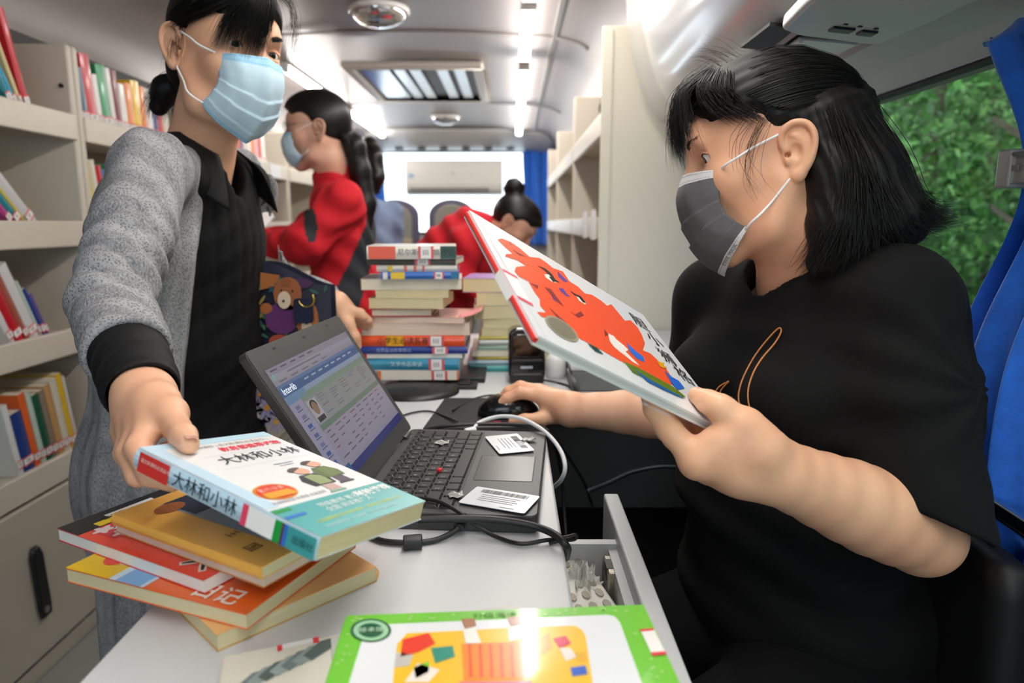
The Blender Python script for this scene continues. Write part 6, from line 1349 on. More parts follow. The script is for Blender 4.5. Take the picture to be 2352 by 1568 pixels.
v.chain([cufE-dcf*.002, cufE+dcf*.06], [.0375,.041], k=.004, cut=True)
# front opening: wedge around the torso axis
sub = v.sub((-.80,.90,.2), (-.34,1.56,1.42)); sl, X, Y, Z = sub
cx = -.578-.075*(1.17-Z); dxx = X-cx-.0; dyy = Y-1.25
f_ = dxx*fw[0]+dyy*fw[1]; r_ = dxx*rt[0]+dyy*rt[1]
th0 = 1.02-.25*np.clip((Z-1.15)/.2, 0, 1)+.10*np.sin(Z*9); th1 = -1.5
d1 = r_*np.cos(th0)-f_*np.sin(th0)          # <0 inside from the right edge
d2 = -(r_*np.cos(th1)-f_*np.sin(th1))
dz = np.maximum(np.maximum(d1, d2), .035-f_*1.0-0*r_) if False else np.maximum(d1, d2)
dz = np.maximum(dz, -(f_+.035))
ei = (np.sqrt((r_/.120)**2+(f_/.092)**2)-1)*.09; dz = np.maximum(dz, -ei)
ax2 = eR-sR; t2 = np.clip(((X-sR[0])*ax2[0]+(Y-sR[1])*ax2[1]+(Z-sR[2])*ax2[2])/float(ax2@ax2), 0, 1)
darm = np.sqrt((X-sR[0]-t2*ax2[0])**2+(Y-sR[1]-t2*ax2[1])**2+(Z-sR[2]-t2*ax2[2])**2)
dz = np.maximum(np.maximum(dz, .066-darm), np.hypot(f_, r_)-.215)
dz = np.maximum(dz, .80-Z)
v.mix(sl, np.broadcast_to(dz, v.f[sl].shape).astype(np.float32), .006, True)
v.chain([NB2-np.array([.0,0,.05]), np.array(HT @ Vector((0,-.02,-.05)))], [.072,.085], k=.006, cut=True)
Vk, Fk = v.verts(2); N = vnormals(Vk, Fk)
# sleeve rucks, drag folds
aU = (eR-sR)/np.linalg.norm(eR-sR); aF = dcf
tU = (Vk-sR)@aU; LU = np.linalg.norm(eR-sR); dU = np.linalg.norm((Vk-sR)-np.outer(tU, aU), axis=1)
wU = np.clip((tU-.05)/.10, 0, 1)*np.clip((LU+.05-tU)/.05, 0, 1)*np.clip((.088-dU)/.018, 0, 1)
phs = tU*62+3.2*np.sin((Vk-sR)@np.cross(aU,[0,0,1])*26+1)+((Vk-sR)@rt)*16
dsp = .0105*(np.abs(np.sin(phs))**.45-.78)*wU*np.clip(tU/LU, .25, 1)**1.5+.0022*np.sin(tU*170+(Vk@fw)*60)*wU
tF = (Vk-eR)@aF; dF = np.linalg.norm((Vk-eR)-np.outer(tF, aF), axis=1); wF = np.clip((tF+.03)/.05, 0, 1)*np.clip((.085-dF)/.015, 0, 1)*np.clip((.19-tF)/.02, 0, 1)
dsp += .0065*(np.abs(np.sin(tF*66+(Vk@rt)*22+.8))**.5-.7)*wF
zz = Vk[:, 2]; rel = Vk-np.array([-.64,1.255,0]); ang = np.arctan2(rel@rt, rel@fw); body_w = (1-np.clip(wU+wF, 0, 1))*np.clip((np.hypot(rel@rt, rel@fw)-.10)/.05, 0, 1)
dsp += body_w*(.0045*np.sin(ang*13+zz*5)*np.clip((1.15-zz)/.4, .15, 1)+.0018*np.sin(ang*29+zz*17))
Vk = Vk+N*dsp[:, None]
def knit():
    m = bpy.data.materials.new('grey_knit'); m.use_nodes = True; nt = m.node_tree; b = nt.nodes['Principled BSDF']; b.inputs['Roughness'].default_value = .95; b.inputs['Specular IOR Level'].default_value = .15
    tc = nt.nodes.new('ShaderNodeTexCoord'); mp = nt.nodes.new('ShaderNodeMapping'); nt.links.new(tc.outputs['Object'], mp.inputs[0]); mp.inputs['Scale'].default_value = (1, 1, .55)
    n1 = nt.nodes.new('ShaderNodeTexNoise'); n1.inputs['Scale'].default_value = 420; n1.inputs['Detail'].default_value = 2; nt.links.new(mp.outputs[0], n1.inputs['Vector'])
    n2 = nt.nodes.new('ShaderNodeTexNoise'); n2.inputs['Scale'].default_value = 26; n2.inputs['Detail'].default_value = 3; nt.links.new(tc.outputs['Object'], n2.inputs['Vector'])
    vo = nt.nodes.new('ShaderNodeTexVoronoi'); vo.inputs['Scale'].default_value = 320; nt.links.new(tc.outputs['Object'], vo.inputs['Vector'])
    wv = nt.nodes.new('ShaderNodeTexWave'); wv.inputs['Scale'].default_value = 7.5; wv.inputs['Distortion'].default_value = 1.5; wv.bands_direction = 'Y'; nt.links.new(tc.outputs['Object'], wv.inputs['Vector'])
    rp = nt.nodes.new('ShaderNodeMapRange'); rp.inputs[1].default_value = .10; rp.inputs[2].default_value = .55; rp.inputs[3].default_value = .30; rp.inputs[4].default_value = .70; nt.links.new(vo.outputs['Distance'], rp.inputs[0])
    st = nt.nodes.new('ShaderNodeMapRange'); st.inputs[1].default_value = .45; st.inputs[2].default_value = .6; nt.links.new(wv.outputs[1], st.inputs[0])
    mxa = nt.nodes.new('ShaderNodeMix'); mxa.data_type = 'FLOAT'; nt.links.new(st.outputs[0], mxa.inputs[0]); nt.links.new(n1.outputs[0], mxa.inputs[2]); nt.links.new(rp.outputs[0], mxa.inputs[3])
    ad = nt.nodes.new('ShaderNodeMath'); ad.operation = 'MULTIPLY_ADD'; nt.links.new(n2.outputs[0], ad.inputs[0]); ad.inputs[1].default_value = .35; nt.links.new(mxa.outputs[0], ad.inputs[2])
    cr = nt.nodes.new('ShaderNodeValToRGB'); cr.color_ramp.elements[0].position = .25; cr.color_ramp.elements[0].color = lin('3a3b3f'); cr.color_ramp.elements[1].position = .95; cr.color_ramp.elements[1].color = lin('a6a6a9'); nt.links.new(ad.outputs[0], cr.inputs[0]); nt.links.new(cr.outputs[0], b.inputs['Base Color'])
    bp = nt.nodes.new('ShaderNodeBump'); bp.inputs['Strength'].default_value = .6; bp.inputs['Distance'].default_value = .0025; nt.links.new(mxa.outputs[0], bp.inputs['Height']); nt.links.new(bp.outputs[0], b.inputs['Normal']); return m
vf_obj('cardigan', Vk, Fk, knit(), ST_)
# trousers and shoes
v = Vol((-.85,1.05,.05), (-.45,1.48,.80), .007)
for s in (1, -1): v.chain([np.array([-.645,1.265,.72])+rt*.058*s, np.array([-.66,1.265,.10])+rt*.075*s], [.074,.055], k=.04)
Vt, Ft = v.verts(1); vf_obj('trousers', Vt, Ft, mat('black_trousers'), ST_)
for s in (1, -1):
    c = np.array([-.63,1.265,.035])+rt*.075*s; v = Vol(c-.17, c+.17, .005); v.ell(c+fw*.03, (.043,.125,.036), R2, k=.02); v.ell(c-fw*.05+np.array([0,0,.03]), (.038,.05,.045), R2, k=.03); v.plane((0,0,.004), (0,0,-1)); a_, b_ = v.verts(1); vf_obj('shoe', a_, b_, mat('black_shoe', '111112', .4), ST_)
# hair
v = Vol((-.12,-.17,-.12), (.12,.14,.16), .0028)
v.ell((0,-.012,.046), (.0790,.1015,.0935), k=.01); v.ell((0,.014,.080), (.066,.082,.056), k=.02)
v.ell((0,.085,-.012), (.070,.062,.100), k=.012, cut=True); v.ell((0,.030,-.085), (.085,.080,.09), k=.012, cut=True)
for s in (-1, 1): v.ell((s*.080,.046,.020), (.035,.040,.046), k=.012, cut=True); v.ell((s*.09,-.008,.002), (.03,.027,.038), k=.008, cut=True)
v.ell((0,-.088,-.02), (.045,.03,.045), k=.03); v.ell((0,-.112,-.040), (.018,.016,.016), k=.012)
v.chain([(0,-.118,-.042),(.012,-.140,-.062),(.020,-.146,-.095)], [.018,.023,.015], k=.012)
Vh, Fh = v.verts(2); hair2 = vf_obj('hair', Vh, Fh, hair_base, ST_, T=HT)
parts = []; tie = (0,-.118,-.040)
for s in (-1, 1):
    st = [(-.012,.070,.126),(s*.025,.066,.124),(s*.045,.058,.116),(s*.062,.042,.102),(s*.075,.022,.080),(s*.081,.002,.054),(s*.081,-.022,.034),(s*.076,-.045,.008)]
    parts.append(strands([arc(p, tie, 8, .0018, c=(0,-.012,.046), r=(.0795,.102,.094)) for p in st], 800, .0010, .00042, 40+s, 12, endjit=1.2))
# swept fringe over her right eye, wisps on the other side
fg = [[(-.010,.068,.128),(x0*.5,.098,.118),(x0*.85,.112,.088),(x0*1.02,.108-.5*max(0,x0-.03),.052),(x0*1.10,.101-.9*max(0,x0-.03),-.006+.2*abs(x0-.035))] for x0 in (-.002,.010,.022,.034,.046,.058,.066)]
parts.append(strands(fg, 1300, .0026, .00042, 51, 14, endjit=1.6, kink=.0015))
parts.append(strands([[(.0,.080,.124),(.036,.088,.098),(.062,.066,.070),(.079,.022,.046),(.084,-.018,.024)],[(.010,.076,.125),(.046,.080,.102),(.070,.056,.076),(.082,.016,.052),(.084,-.022,.030)]], 700, .0034, .0004, 57, 14, endjit=1.6))
parts.append(strands([[(.030,.062,.122),(.055,.070,.100),(.068,.058,.072),(.078,.028,.046)],[(.045,.050,.115),(.068,.048,.088),(.079,.024,.058),(.083,-.006,.034)]], 380, .0020, .0004, 52, 14, endjit=1.4))
parts.append(strands([[(-.014,.066,.127),(-.040,.092,.112),(-.060,.090,.080),(-.070,.078,.045),(-.074,.076,.005)],[(-.02,.062,.127),(-.050,.080,.108),(-.070,.070,.075),(-.080,.060,.035),(-.086,.062,-.01)]], 46, .0040, .00024, 53, 16, endjit=2.4, kink=.003))
parts.append(strands([[(0,-.116,-.042),(.010,-.142,-.052),(.020,-.158,-.080),(.024,-.152,-.118)],[(.010,-.116,-.042),(.026,-.136,-.058),(.034,-.142,-.086),(.036,-.132,-.115)],[(-.01,-.116,-.042),(-.012,-.140,-.06),(-.006,-.150,-.09),(.0,-.148,-.12)]], 420, .006, .00045, 54, 14, endjit=1.6, kink=.002))
parts.append(strands([[(.078,.012,.030),(.080,.022,.005),(.077,.020,-.02)],[(.080,-.036,.01),(.083,-.040,-.02),(.078,-.036,-.05)]], 40, .003, .00022, 55, 10, endjit=2, kink=.002))
Vq, Fq = join_vf(parts); hs2 = vf_obj('hair_strands', Vq, Fq, hair_m, hair2, T=HT); hs2['kind'] = 'stuff'
# ------------------------------------------------------------------ her bag
bg_ = thing('handbag', 'dark floral handbag with teddy bear print hanging at the standing person', 'handbag', (-.42,1.31,.80))
YB_ = 1.285
def bp_(u, v): return P(u, v, y=YB_)
navy = mat('bag_navy', '171c33', .6, var=.5, vscale=45, bump=.15, bscale=300)
b = MB(); n = 12
def bagf(i, j):
    x = -.497+.155*i; z = 1.125-.315*j+.012*math.sin(i*5); return (x-.006*math.sin(j*3)*0, YB_-.016*math.sin(math.pi*i)**.5*math.sin(math.pi*min(1,j*.9+.1))**.5, z-.030*i*(1-j))
b.grid(bagf, 20, 24); nf = len(b.f); b.grid(lambda i, j: tuple(np.array(bagf(1-i, j))*np.array([1,0,1])+np.array([0,YB_+.035,0])), 20, 24)
b.build('bag_body', navy, bg_, smooth=True)
def bagpoly(name, pts, col, off=.018):
    b = MB(); b.poly([bp_(*p)+np.array([0,-off,0]) for p in pts]); return b.build(name, flat(col, .6), bg_)
E2 = lambda cx, cy, rx, ry, n=18, rot=0: [(cx+rx*math.cos(a)*math.cos(rot)-ry*math.sin(a)*math.sin(rot), cy+rx*math.cos(a)*math.sin(rot)+ry*math.sin(a)*math.cos(rot)) for a in np.linspace(0, 2*math.pi, n, endpoint=False)]
bagpoly('brown_patch', [(596,622),(650,630),(640,655),(600,665)], 'a5622c'); bagpoly('bear_print', E2(668,672,32,38), '9a5a30', .019); bagpoly('bear_print', E2(665,645,12,10), '8a4e28', .020); bagpoly('bear_muzzle', E2(661,686,15,20), 'd8c4ac', .021); bagpoly('bear_nose', E2(660,688,3,3), '2a1a16', .022); bagpoly('bear_eye', E2(655,664,2.5,2.5), '2a1a16', .022); bagpoly('bear_eye', E2(680,666,2.5,2.5), '2a1a16', .022)
bagpoly('purple_jumper', E2(655,728,38,36), '5e2a66', .019); bagpoly('bear_print', E2(712,728,26,40), 'a5602f', .019); bagpoly('bear_muzzle', E2(712,745,12,16), 'd8c4ac', .021); bagpoly('bear_nose', E2(712,738,3,3), '2a1a16', .022); bagpoly('bear_paw', E2(650,780,24,16), 'a8452c', .020); bagpoly('purple_patch', E2(695,648,30,12), '4a2450', .0185); bagpoly('bear_paw', E2(620,705,14,12), 'a5602f', .020)
rr = random.Random(8)
for k in range(130):
    u, v_ = rr.uniform(585,755), rr.uniform(640,960)
    if v_-640 > (760-u)*4.2: continue
    a = rr.uniform(0, 3); bagpoly('leaf_print', E2(u, v_, rr.uniform(6,14), 3.5, 8, a), rr.choice(['2c5a4c','3a6a48','8a7a34','1f4a5c','6a5a2e']), .0184+.0001*(k % 5))
def daisy(u, v_, r, c1, c2):
    for k in range(9): a = 2*math.pi*k/9; bagpoly('daisy_petal', E2(u+r*.62*math.cos(a), v_+r*.62*math.sin(a), r*.42, r*.17, 10, a), c1, .0195)
    bagpoly('daisy_heart', E2(u, v_, r*.24, r*.24), c2, .0205)
for u, v_, r, c1, c2 in ((585,935,28,'b9b2a4','b8862c'),(622,930,30,'8e88a8','b8862c'),(642,962,26,'9a92a8','c8962e'),(572,975,24,'b0a898','a8782c'),(604,900,20,'7f7a98','b07a2c')): daisy(u, v_, r, c1, c2)
gold = mat('gold_metal', 'd9b95a', .2, metal=.95)
def ringt(u, v_, r, lb='ring', a0=0, a1=6.3):
    c = bp_(u, v_)+np.array([0,-.024,0]); b = MB(); b.tube([c+np.array([r*math.cos(a), 0, r*math.sin(a)]) for a in np.linspace(a0, a1, 22)], .0026, 8); b.build(lb, gold, bg_, smooth=True)
ringt(712,684,.014,'gold_ring',3.3,6.9); ringt(580,688,.011,'gold_ring'); 
b = MB(); c = bp_(594,655)+np.array([0,-.02,0]); b.tube([c+np.array([0,0,.02]), c-np.array([0,0,.022])], .0022, 8); b.build('gold_bar', gold, bg_)
b = MB(); c = bp_(706,706)+np.array([0,-.024,0]); b.T = Matrix.Translation(c); b.add([(x, y, z) for y in (-.002,.003) for x, z in rrect(-.018,-.026,.018,.020,.008,4)], [tuple(range(20)) if False else tuple(range(len(rrect(-.018,-.026,.018,.020,.008,4))))]); b.build('navy_tag', mat('navy_leather', '141b38', .45), bg_, solid=.004)
# strap from the shoulder
b = MB(); b.tube(catmull([bp_(590,690)+np.array([0,-.02,0]), bp_(588,600)+np.array([0,-.03,0]), bp_(578,500)+np.array([-.005,-.02,0]), bp_(560,420), np.array([-.53,1.36,1.30])], 24), .010, 8, flat_=.25); b.build('strap', mat('navy_strap', '10131f', .6), bg_, smooth=True)
# ------------------------------------------------------------------ people farther down the bus
def Mhead(pos, face, up=(0,0,1)):
    y = Vector(face).normalized(); x = y.cross(Vector(up)).normalized(); z = x.cross(y); return Matrix(((x[0],y[0],z[0],pos[0]),(x[1],y[1],z[1],pos[1]),(x[2],y[2],z[2],pos[2]),(0,0,0,1)))
def far_head(T, neck_w, full=1.0):
    Ti = T.inverted(); nk = [tuple(Ti @ Vector(p)) for p in (np.array(T @ Vector((0,-.018,-.02))), np.array(T @ Vector((0,-.024,-.09))), neck_w)]
    hv = head_volume(.003, neck=(nk, [.048,.047,.055]), full=full); V, F = hv.verts(1); return xf(T, V), F
def far_hair(parent, T, tail, m=hair_m, n=500, tail_r=.03, seed=0):
    v = Vol((-.12,-.30,-.45), (.12,.14,.165), .005)
    v.ell((0,-.014,.046), (.0800,.1030,.0950), k=.01); v.ell((0,.014,.080), (.066,.086,.058), k=.02)
    v.ell((0,.088,-.012), (.070,.062,.098), k=.012, cut=True); v.ell((0,.035,-.085), (.085,.080,.09), k=.012, cut=True)
    for s in (-1, 1): v.ell((s*.080,.046,.016), (.035,.040,.050), k=.012, cut=True); v.ell((s*.09,-.010,.002), (.03,.026,.038), k=.008, cut=True)
    if tail: v.chain(tail, [tail_r*.7]+[tail_r]*(len(tail)-2)+[tail_r*.5], k=.02)
    V, F = v.verts(1); h = vf_obj('hair', V, F, m, parent, T=T)
    if tail:
        V, F = strands([[np.array(p)+np.array([s*tail_r*.8, d*tail_r*.6, 0]) for p in tail] for s, d in ((-1,0),(0,1),(1,0),(0,-1))], n, tail_r*.3, .0008, seed, 14, endjit=1.5, kink=.004)
        q = vf_obj('ponytail_strands', V, F, m, h, T=T); q['kind'] = 'stuff'
    return h
sk3 = skin_mat('skin_far', 'dcae94', 'cf957e', 0)
red_m = mat('red_fleece', 'cf1626', .85, var=.06, vscale=20, bump=.1, bscale=200); char_m = mat('charcoal_fleece', '2b2e33', .85); denim = mat('pale_denim', '7f93b4', .85, var=.15, vscale=40)
# --- red jacket, standing at the left bookcases, facing them
JR = thing('person', 'person in a red and charcoal jacket with a long ponytail by the left bookcases', 'person', (-.60,2.3,0))
hp = P(732,308,y=2.34); TJ = Mhead(hp, (-.96,-.10,-.10)); nb = np.array(hp)+np.array([.035,.03,-.155])
fJ = np.array([-.95,-.30,0]); fJ /= np.linalg.norm(fJ); rJ = np.cross(fJ, [0,0,1]); RJ = np.stack([rJ, fJ, [0,0,1]], 1)
cz = nb[2]-.17; cJ = np.array([nb[0]+.01, nb[1]+.03, cz])
sJ1, sJ2 = cJ-rJ*.17+np.array([0,0,.10]), cJ+rJ*.17+np.array([0,0,.10])
near_s, far_s = (sJ1, sJ2) if sJ1[1] < sJ2[1] else (sJ2, sJ1)
eN = P(700,560,y=2.18); hN = P(612,562,y=2.26); eF = P(672,560,y=2.57); hF = P(600,545,y=2.52)
VH, FH = far_head(TJ, nb)
v = Vol((-1.2,2.05,.95), (-.40,2.75,1.45), .005)
v.chain([eN, hN], [.034,.024], k=.02); v.chain([eF, hF], [.034,.024], k=.02)
for h_, sg in ((hN,1),(hF,1)):
    for k in range(4): a = h_+np.array([-.02,-.015+.012*k,.012-.006*k]); v.chain([h_, a+np.array([-.025,0,.0]), a+np.array([-.055,.005,-.012])], [.018,.011,.008], k=.01)
    v.chain([h_, h_+np.array([-.03,-.025,.02]), h_+np.array([-.055,-.02,.03])], [.016,.011,.008], k=.01)
va, fa = v.verts(1); vb, fb = join_vf([(VH,FH),(va,fa)]); bJ = vf_obj('body', vb, fb, sk3, JR); eye_parts(bJ, TJ, gz=-.2)
face_mask(JR, TJ, m_blue, m_bl2, mat('loop_white'), seed=2, chin=.9)
far_hair(JR, TJ, [(0,-.095,-.01),(0,-.112,-.05),(.0,-.118,-.13),(0,-.122,-.24),(0,-.110,-.34)], n=520, tail_r=.032, seed=61)
v = Vol((-1.1,2.0,.60), (-.30,2.80,nb[2]+.06), .006)
v.ell(cJ, (.165,.115,.17), RJ, k=.05); v.ell(cJ-np.array([-.01,0,.22]), (.165,.125,.20), RJ, k=.06); v.ell(cJ-np.array([-.01,0,.40]), (.17,.13,.12), RJ, k=.05)
for s_, e_, h_ in ((near_s,eN,hN),(far_s,eF,hF)): v.cone(nb-np.array([0,0,.03]), s_, .055,.062, k=.05); v.chain([s_, e_, e_+(h_-e_)*.82], [.064,.056,.044], k=.04)
v.chain([nb-np.array([0,0,.02]), nb+np.array([-.005,-.005,.035])], [.066,.060], k=.02); v.chain([nb, nb+np.array([-.02,-.01,.08])], [.050,.055], k=.006, cut=True)
vj, fj = v.verts(2); N = vnormals(vj, fj); vj = vj+N*(.005*np.sin(vj[:, 2]*60+vj[:, 0]*40+3*np.sin(vj[:, 1]*30)))[:, None]
# charcoal panels: back-side swoop and front yoke, as a jacket is pieced
ctr = vj[fj].mean(1); rel = ctr-cJ; qb = -(rel@fJ); near = rel@((near_s-far_s)/np.linalg.norm(near_s-far_s))
hz_ = rel[:, 2]; qc = np.interp(hz_, [-.40,-.25,-.10,.02,.12], [-.05,-.02,.05,.095,.115]); qw = np.interp(hz_, [-.40,-.2,0,.12], [.062,.050,.030,.012])
def dist_axis(p, a, b): t = np.clip(((p-a)@(b-a))/((b-a)@(b-a)), 0, 1); return np.linalg.norm(p-a-t[:, None]*(b-a), axis=1)
arm_d = np.minimum(dist_axis(ctr, near_s+(eN-near_s)*.25, eN), dist_axis(ctr, eN, hN))
pan = (np.abs(qb-qc) < qw) & (hz_ < .13) & (arm_d > .066)
pan |= ((qb+.105)/.020)**2+((hz_-.03)/.055)**2 < 1
jk = vf_obj('jacket', vj, fj, [red_m, char_m], JR, midx=pan.astype(int))
v = Vol((-1.0,2.1,.02), (-.35,2.75,.85), .008)
for s in (1, -1): v.chain([cJ*np.array([1,1,0])+np.array([0,0,.75])+rJ*.085*s, cJ*np.array([1,1,0])+np.array([0,0,.08])+rJ*.09*s], [.09,.06], k=.04)
a_, b_ = v.verts(1); vf_obj('trousers', a_, b_, mat('navy_trousers', '171b2a', .85), JR)
for s in (1, -1):
    c = cJ*np.array([1,1,0])+np.array([0,0,.035])+rJ*.09*s; v = Vol(c-.17, c+.17, .006); v.ell(c+fJ*.03, (.043,.125,.036), RJ, k=.02); v.ell(c-fJ*.05+np.array([0,0,.03]), (.038,.05,.045), RJ, k=.03); v.plane((0,0,.004), (0,0,-1)); a_, b_ = v.verts(1); vf_obj('shoe', a_, b_, mat('black_shoe'), JR)
# glasses
gl = MB(); gl.T = TJ
for s in (-1, 1): gl.tube([(s*.034+.022*math.cos(a), .098, .026+.018*math.sin(a)) for a in np.linspace(0, 6.283, 22)], .0012, 6, cap=False); gl.tube([(s*.056,.095,.03),(s*.072,.02,.03)], .0012, 6)
gl.tube([(-.012,.100,.03),(.012,.100,.03)], .0012, 6); gl.build('glasses', mat('glasses_metal', '8d8f96', .3, metal=.8), JR, smooth=True)
pages_b = book('book', 'white open booklet in the hands of the red jacket person', .15, .21, .008, frame(P(575,555,y=2.32), (-.4,-.2,.55), (.3,.95,.1)), 'f0efec', pages=page_white)
# --- pale denim shirt, farther back
DN = thing('person', 'person in a pale denim shirt with a brown ponytail behind the red jacket', 'person', (-.62,3.3,0))
hp = P(812,390,y=3.25); TD = Mhead(hp, (-.75,.65,-.12)); nb = np.array(hp)+np.array([.02,-.01,-.155]); VH, FH = far_head(TD, nb); bD = vf_obj('body', VH, FH, sk3, DN)
far_hair(DN, TD, [(0,-.10,.07),(0,-.135,.085),(.0,-.165,.03),(0,-.165,-.06),(0,-.15,-.12)], hair_b, 420, .034, 62)
tag(MB().lathe([(.02,-.01),(.026,0),(.02,.01)], 14).build('hair_tie', flat('b03a5a'), DN), None).matrix_basis = TD @ Matrix.Translation((0,-.115,.078))
fD = np.array([-.75,.65,0]); fD /= np.linalg.norm(fD); rD = np.cross(fD, [0,0,1]); RD = np.stack([rD, fD, [0,0,1]], 1); cD = nb+np.array([.03,-.01,-.15])
v = Vol(cD-np.array([.4,.4,.55]), cD+np.array([.4,.4,.30]), .007); v.ell(cD, (.140,.105,.17), RD, k=.05); v.ell(cD-np.array([0,0,.25]), (.140,.115,.22), RD, k=.06)
for s in (1, -1): sh = cD+rD*.145*s+np.array([0,0,.10]); v.cone(nb-np.array([0,0,.03]), sh, .055,.06, k=.05); v.chain([sh, sh+rD*.05*s+np.array([0,0,-.25])+fD*.03, sh+rD*.0*s+np.array([0,0,-.34])+fD*.20], [.06,.05,.04], k=.04)
a_, b_ = v.verts(2); N = vnormals(a_, b_); a_ = a_+N*(.006*np.sin(a_[:, 2]*50+a_[:, 0]*60))[:, None]; vf_obj('denim_shirt', a_, b_, denim, DN)
v = Vol((cD[0]-.3,cD[1]-.3,.0), (cD[0]+.3,cD[1]+.3,.95), .009)
for s in (1, -1): v.chain([np.array([cD[0],cD[1],.80])+rD*.085*s, np.array([cD[0],cD[1],.03])+rD*.09*s], [.095,.055], k=.04)
a_, b_ = v.verts(1); vf_obj('trousers', a_, b_, mat('dark_trousers', '1c1d22', .85), DN)
# --- person in red bending down by the right bookcases
BR = thing('person', 'person in red bending down before the right bookcases, head lowered', 'person', (-.30,3.0,0))
hp = P(1172,520,y=2.95); TB = Mhead(hp, (.70,-.10,-.72), (.6,0,.8)); shB = P(1078,545,y=3.0); nb = np.array(hp)*.45+np.array(shB)*.55
VH, FH = far_head(TB, nb); 
v = Vol((-.45,2.6,.70), (.25,3.3,1.25), .006); hB = P(1118,690,y=2.80); hB2 = P(1150,700,y=3.15)
v.chain([P(1060,640,y=2.82), hB], [.035,.025], k=.02); v.ell(hB+np.array([.03,0,-.01]), (.045,.03,.025), k=.02); v.chain([P(1100,640,y=3.15), hB2], [.035,.025], k=.02); v.ell(hB2+np.array([.03,0,-.01]), (.045,.03,.025), k=.02)
va, fa = v.verts(1); vb, fb = join_vf([(VH,FH),(va,fa)]); vf_obj('body', vb, fb, sk3, BR)
far_hair(BR, TB, [(0,-.07,.11),(0,-.10,.14),(0,-.115,.12),(0,-.12,.10)], hair_m, 120, .03, 63)
v = Vol((-.75,2.5,.55), (.25,3.45,1.45), .006); hipB = P(1010,680,y=3.05); 
v.chain([hipB, (hipB+shB)/2+np.array([0,0,.03]), shB], [.165,.160,.125], k=.06); v.cone(shB, nb, .10,.062, k=.05)
for s_, e_, h_ in ((shB+np.array([0,-.15,-.02]),P(1055,635,y=2.82),hB),(shB+np.array([0,.15,-.02]),P(1100,640,y=3.15),hB2)): v.cone(shB, s_, .08,.065, k=.05); v.chain([s_, e_, e_+(h_-e_)*.8], [.066,.055,.042], k=.04)
v.ell(nb+np.array([-.07,0,.05]), (.06,.075,.045), k=.03)      # hood
a_, b_ = v.verts(2); N = vnormals(a_, b_); a_ = a_+N*(.006*np.sin(a_[:, 2]*45+a_[:, 0]*55))[:, None]; vf_obj('jacket', a_, b_, red_m, BR)
v = Vol((-.65,2.6,.0), (.05,3.4,1.0), .009)
for s in (1, -1): v.chain([hipB+np.array([-.02,.085*s,-.02]), np.array([hipB[0]-.05,hipB[1]+.10*s,.5]), np.array([hipB[0]-.08,hipB[1]+.10*s,.03])], [.10,.07,.055], k=.04)
a_, b_ = v.verts(1); vf_obj('trousers', a_, b_, mat('dark_trousers'), BR)
# ------------------------------------------------------------------ office chair behind the seated person
ch = thing('office_chair', 'black office chair with a chrome rail under the seated person', 'chair', (.46,.93,0)); cbk = mat('chair_black', '0d0d0f', .6)
MB().box((.18,.66,.42),(.60,1.16,.48)).build('seat', cbk, ch, bevel=.03, seg=3)
b = MB()
def backr(i, j): y = .64+.56*i; z = .58+.27*j; return (.560+.020*(2*i-1)**2*-1-.01*j, y, z)
b.grid(backr, 16, 8); b.build('backrest', cbk, ch, smooth=True, solid=.03)
b = MB(); b.tube(catmull([(.545,.56,.868),(.562,.70,.872),(.568,.93,.875),(.562,1.14,.872),(.545,1.22,.86)], 30), .012, 10); b.build('back_rail', mat('chrome', 'cfd2d6', .08, metal=1), ch, smooth=True)
b = MB(); b.tube([(.45,.92,.42),(.45,.92,.10)], .028, 14); b.build('gas_post', mat('dark_steel'), ch, smooth=True)
for k in range(5):
    a = 2*math.pi*k/5+.3; e = np.array([.45+.24*math.cos(a)*.75, .92+.26*math.sin(a), .055]); b = MB(); b.tube([(.45,.92,.11), e], [.022,.014], 8); b.build('leg', cbk, ch, smooth=True)
    b = MB(); b.tube([e+np.array([0,-.012,-.03]), e+np.array([0,.012,-.03])], .024, 12); b.build('castor', cbk, ch)
tag(MB().box((.40,.30,0),(.655,.62,.50)).build('wheel_arch', mat('arch_grey', '5b5c5e', .6), bevel=.05, seg=4), 'grey wheel arch box on the floor at the lower right corner', 'wheel arch')
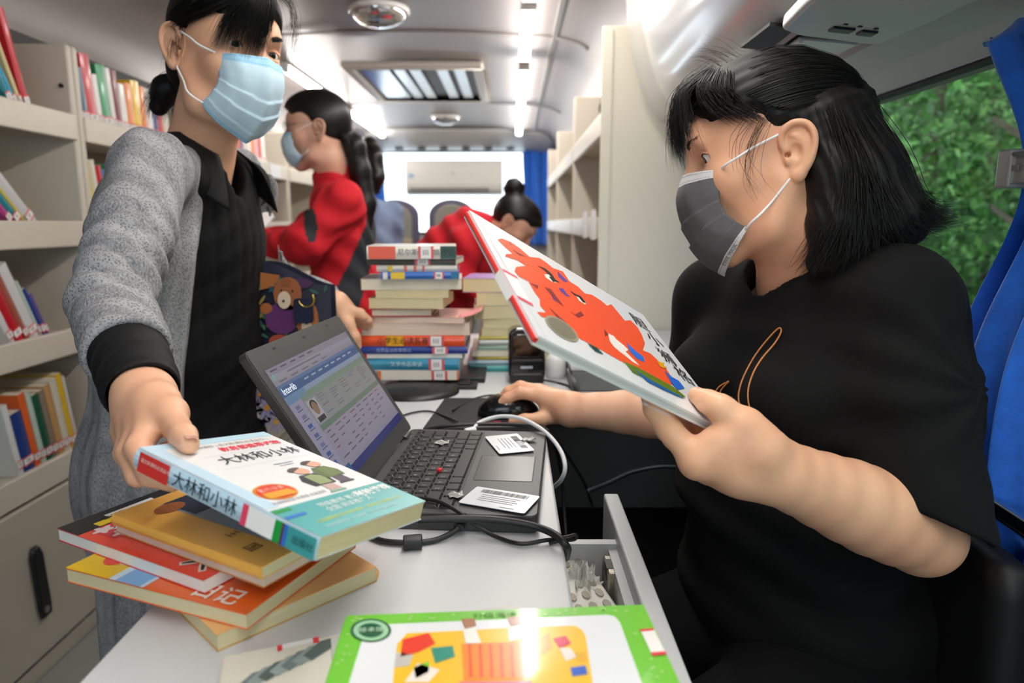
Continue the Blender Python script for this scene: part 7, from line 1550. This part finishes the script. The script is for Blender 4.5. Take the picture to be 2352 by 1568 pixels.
# ------------------------------------------------------------------ trees outside the side window
struct(MB().box((.75,-20,-1.1),(40,30,-1.0)).build('ground', mat('outside_ground', '5d625c', .9, var=.2, vscale=2)))
leafm = [mat('leaf_green_%d' % i, c, .55, var=.3, vscale=3) for i, c in enumerate(('3d7030','4f863a','2c5624','659648'))]
bark = mat('bark', '4b4038', .9, var=.3, vscale=12, bump=.5, bscale=30)
def tree(label, x, y, h, rad, n, seed, z0=-1.0):
    t = thing('tree', label, 'tree', (x, y, z0)); rn = np.random.default_rng(seed)
    b = MB(); top = np.array([x+rn.normal(0,.2), y+rn.normal(0,.2), z0+h*.75]); b.tube(catmull([(x,y,z0),(x+.05,y+.03,z0+h*.35),top], 10), list(np.linspace(.14,.05,10)), 10)
    for k in range(6):
        a = rn.uniform(0, 6.28); s = np.array([x,y,z0+h*rn.uniform(.25,.6)]); b.tube([s, s+np.array([math.cos(a)*rad*.6, math.sin(a)*rad*.6, h*.15])], [.045,.015], 6)
    b.build('trunk', bark, t, smooth=True)
    # leaf clumps
    nc = 90; cl = np.stack([rn.normal(0,.45,nc)*rad, rn.normal(0,.45,nc)*rad, rn.uniform(.12,1.0,nc)*h], 1)
    c = cl[rn.integers(0, nc, n)]+rn.normal(0,.17,(n,3)); c = c+np.array([x,y,z0])
    L = rn.uniform(.028,.060,n)[:, None]; d = rn.normal(0,1,(n,3)); d /= np.linalg.norm(d, axis=1)[:, None]; e = np.cross(d, rn.normal(0,1,(n,3))); e /= np.linalg.norm(e, axis=1)[:, None]
    V = np.stack([c-d*L, c+e*L*.45, c+d*L, c-e*L*.45], 1).reshape(-1,3); F = np.arange(4*n).reshape(-1,4)
    o = vf_obj('foliage', V, F, leafm, t, midx=rn.integers(0,4,n)); o['kind'] = 'stuff'
tree('bright green leafy tree outside the window, nearest the curtain', 3.4, 3.6, 4.2, 1.5, 15000, 1)
tree('leafy green tree outside the window, above the seated head', 3.6, 6.2, 4.6, 1.6, 14000, 2)
tree('darker tree farther off outside the window', 6.2, 5.4, 5.5, 2.2, 12000, 3)
tree('far tree outside at the left part of the window', 6.5, 9.5, 6.0, 2.4, 11000, 4)
tree('low leafy tree outside the window by the kerb', 5.0, 2.2, 4.4, 1.7, 10000, 5)
def backing(i, j):
    y = -6+30*i; z = -1+7.5*j; return (9.5+.8*math.sin(y*1.3)+.5*math.sin(z*3+y*2.1)+.3*math.sin(y*5.3), y, z)
struct(MB().grid(backing, 90, 30).build('tree_backing', mat('dark_bushes', '34502a', .95, var=.6, vscale=6, bump=1, bscale=8), smooth=True))  # dark bushy backing added behind the trees to shut out the sky
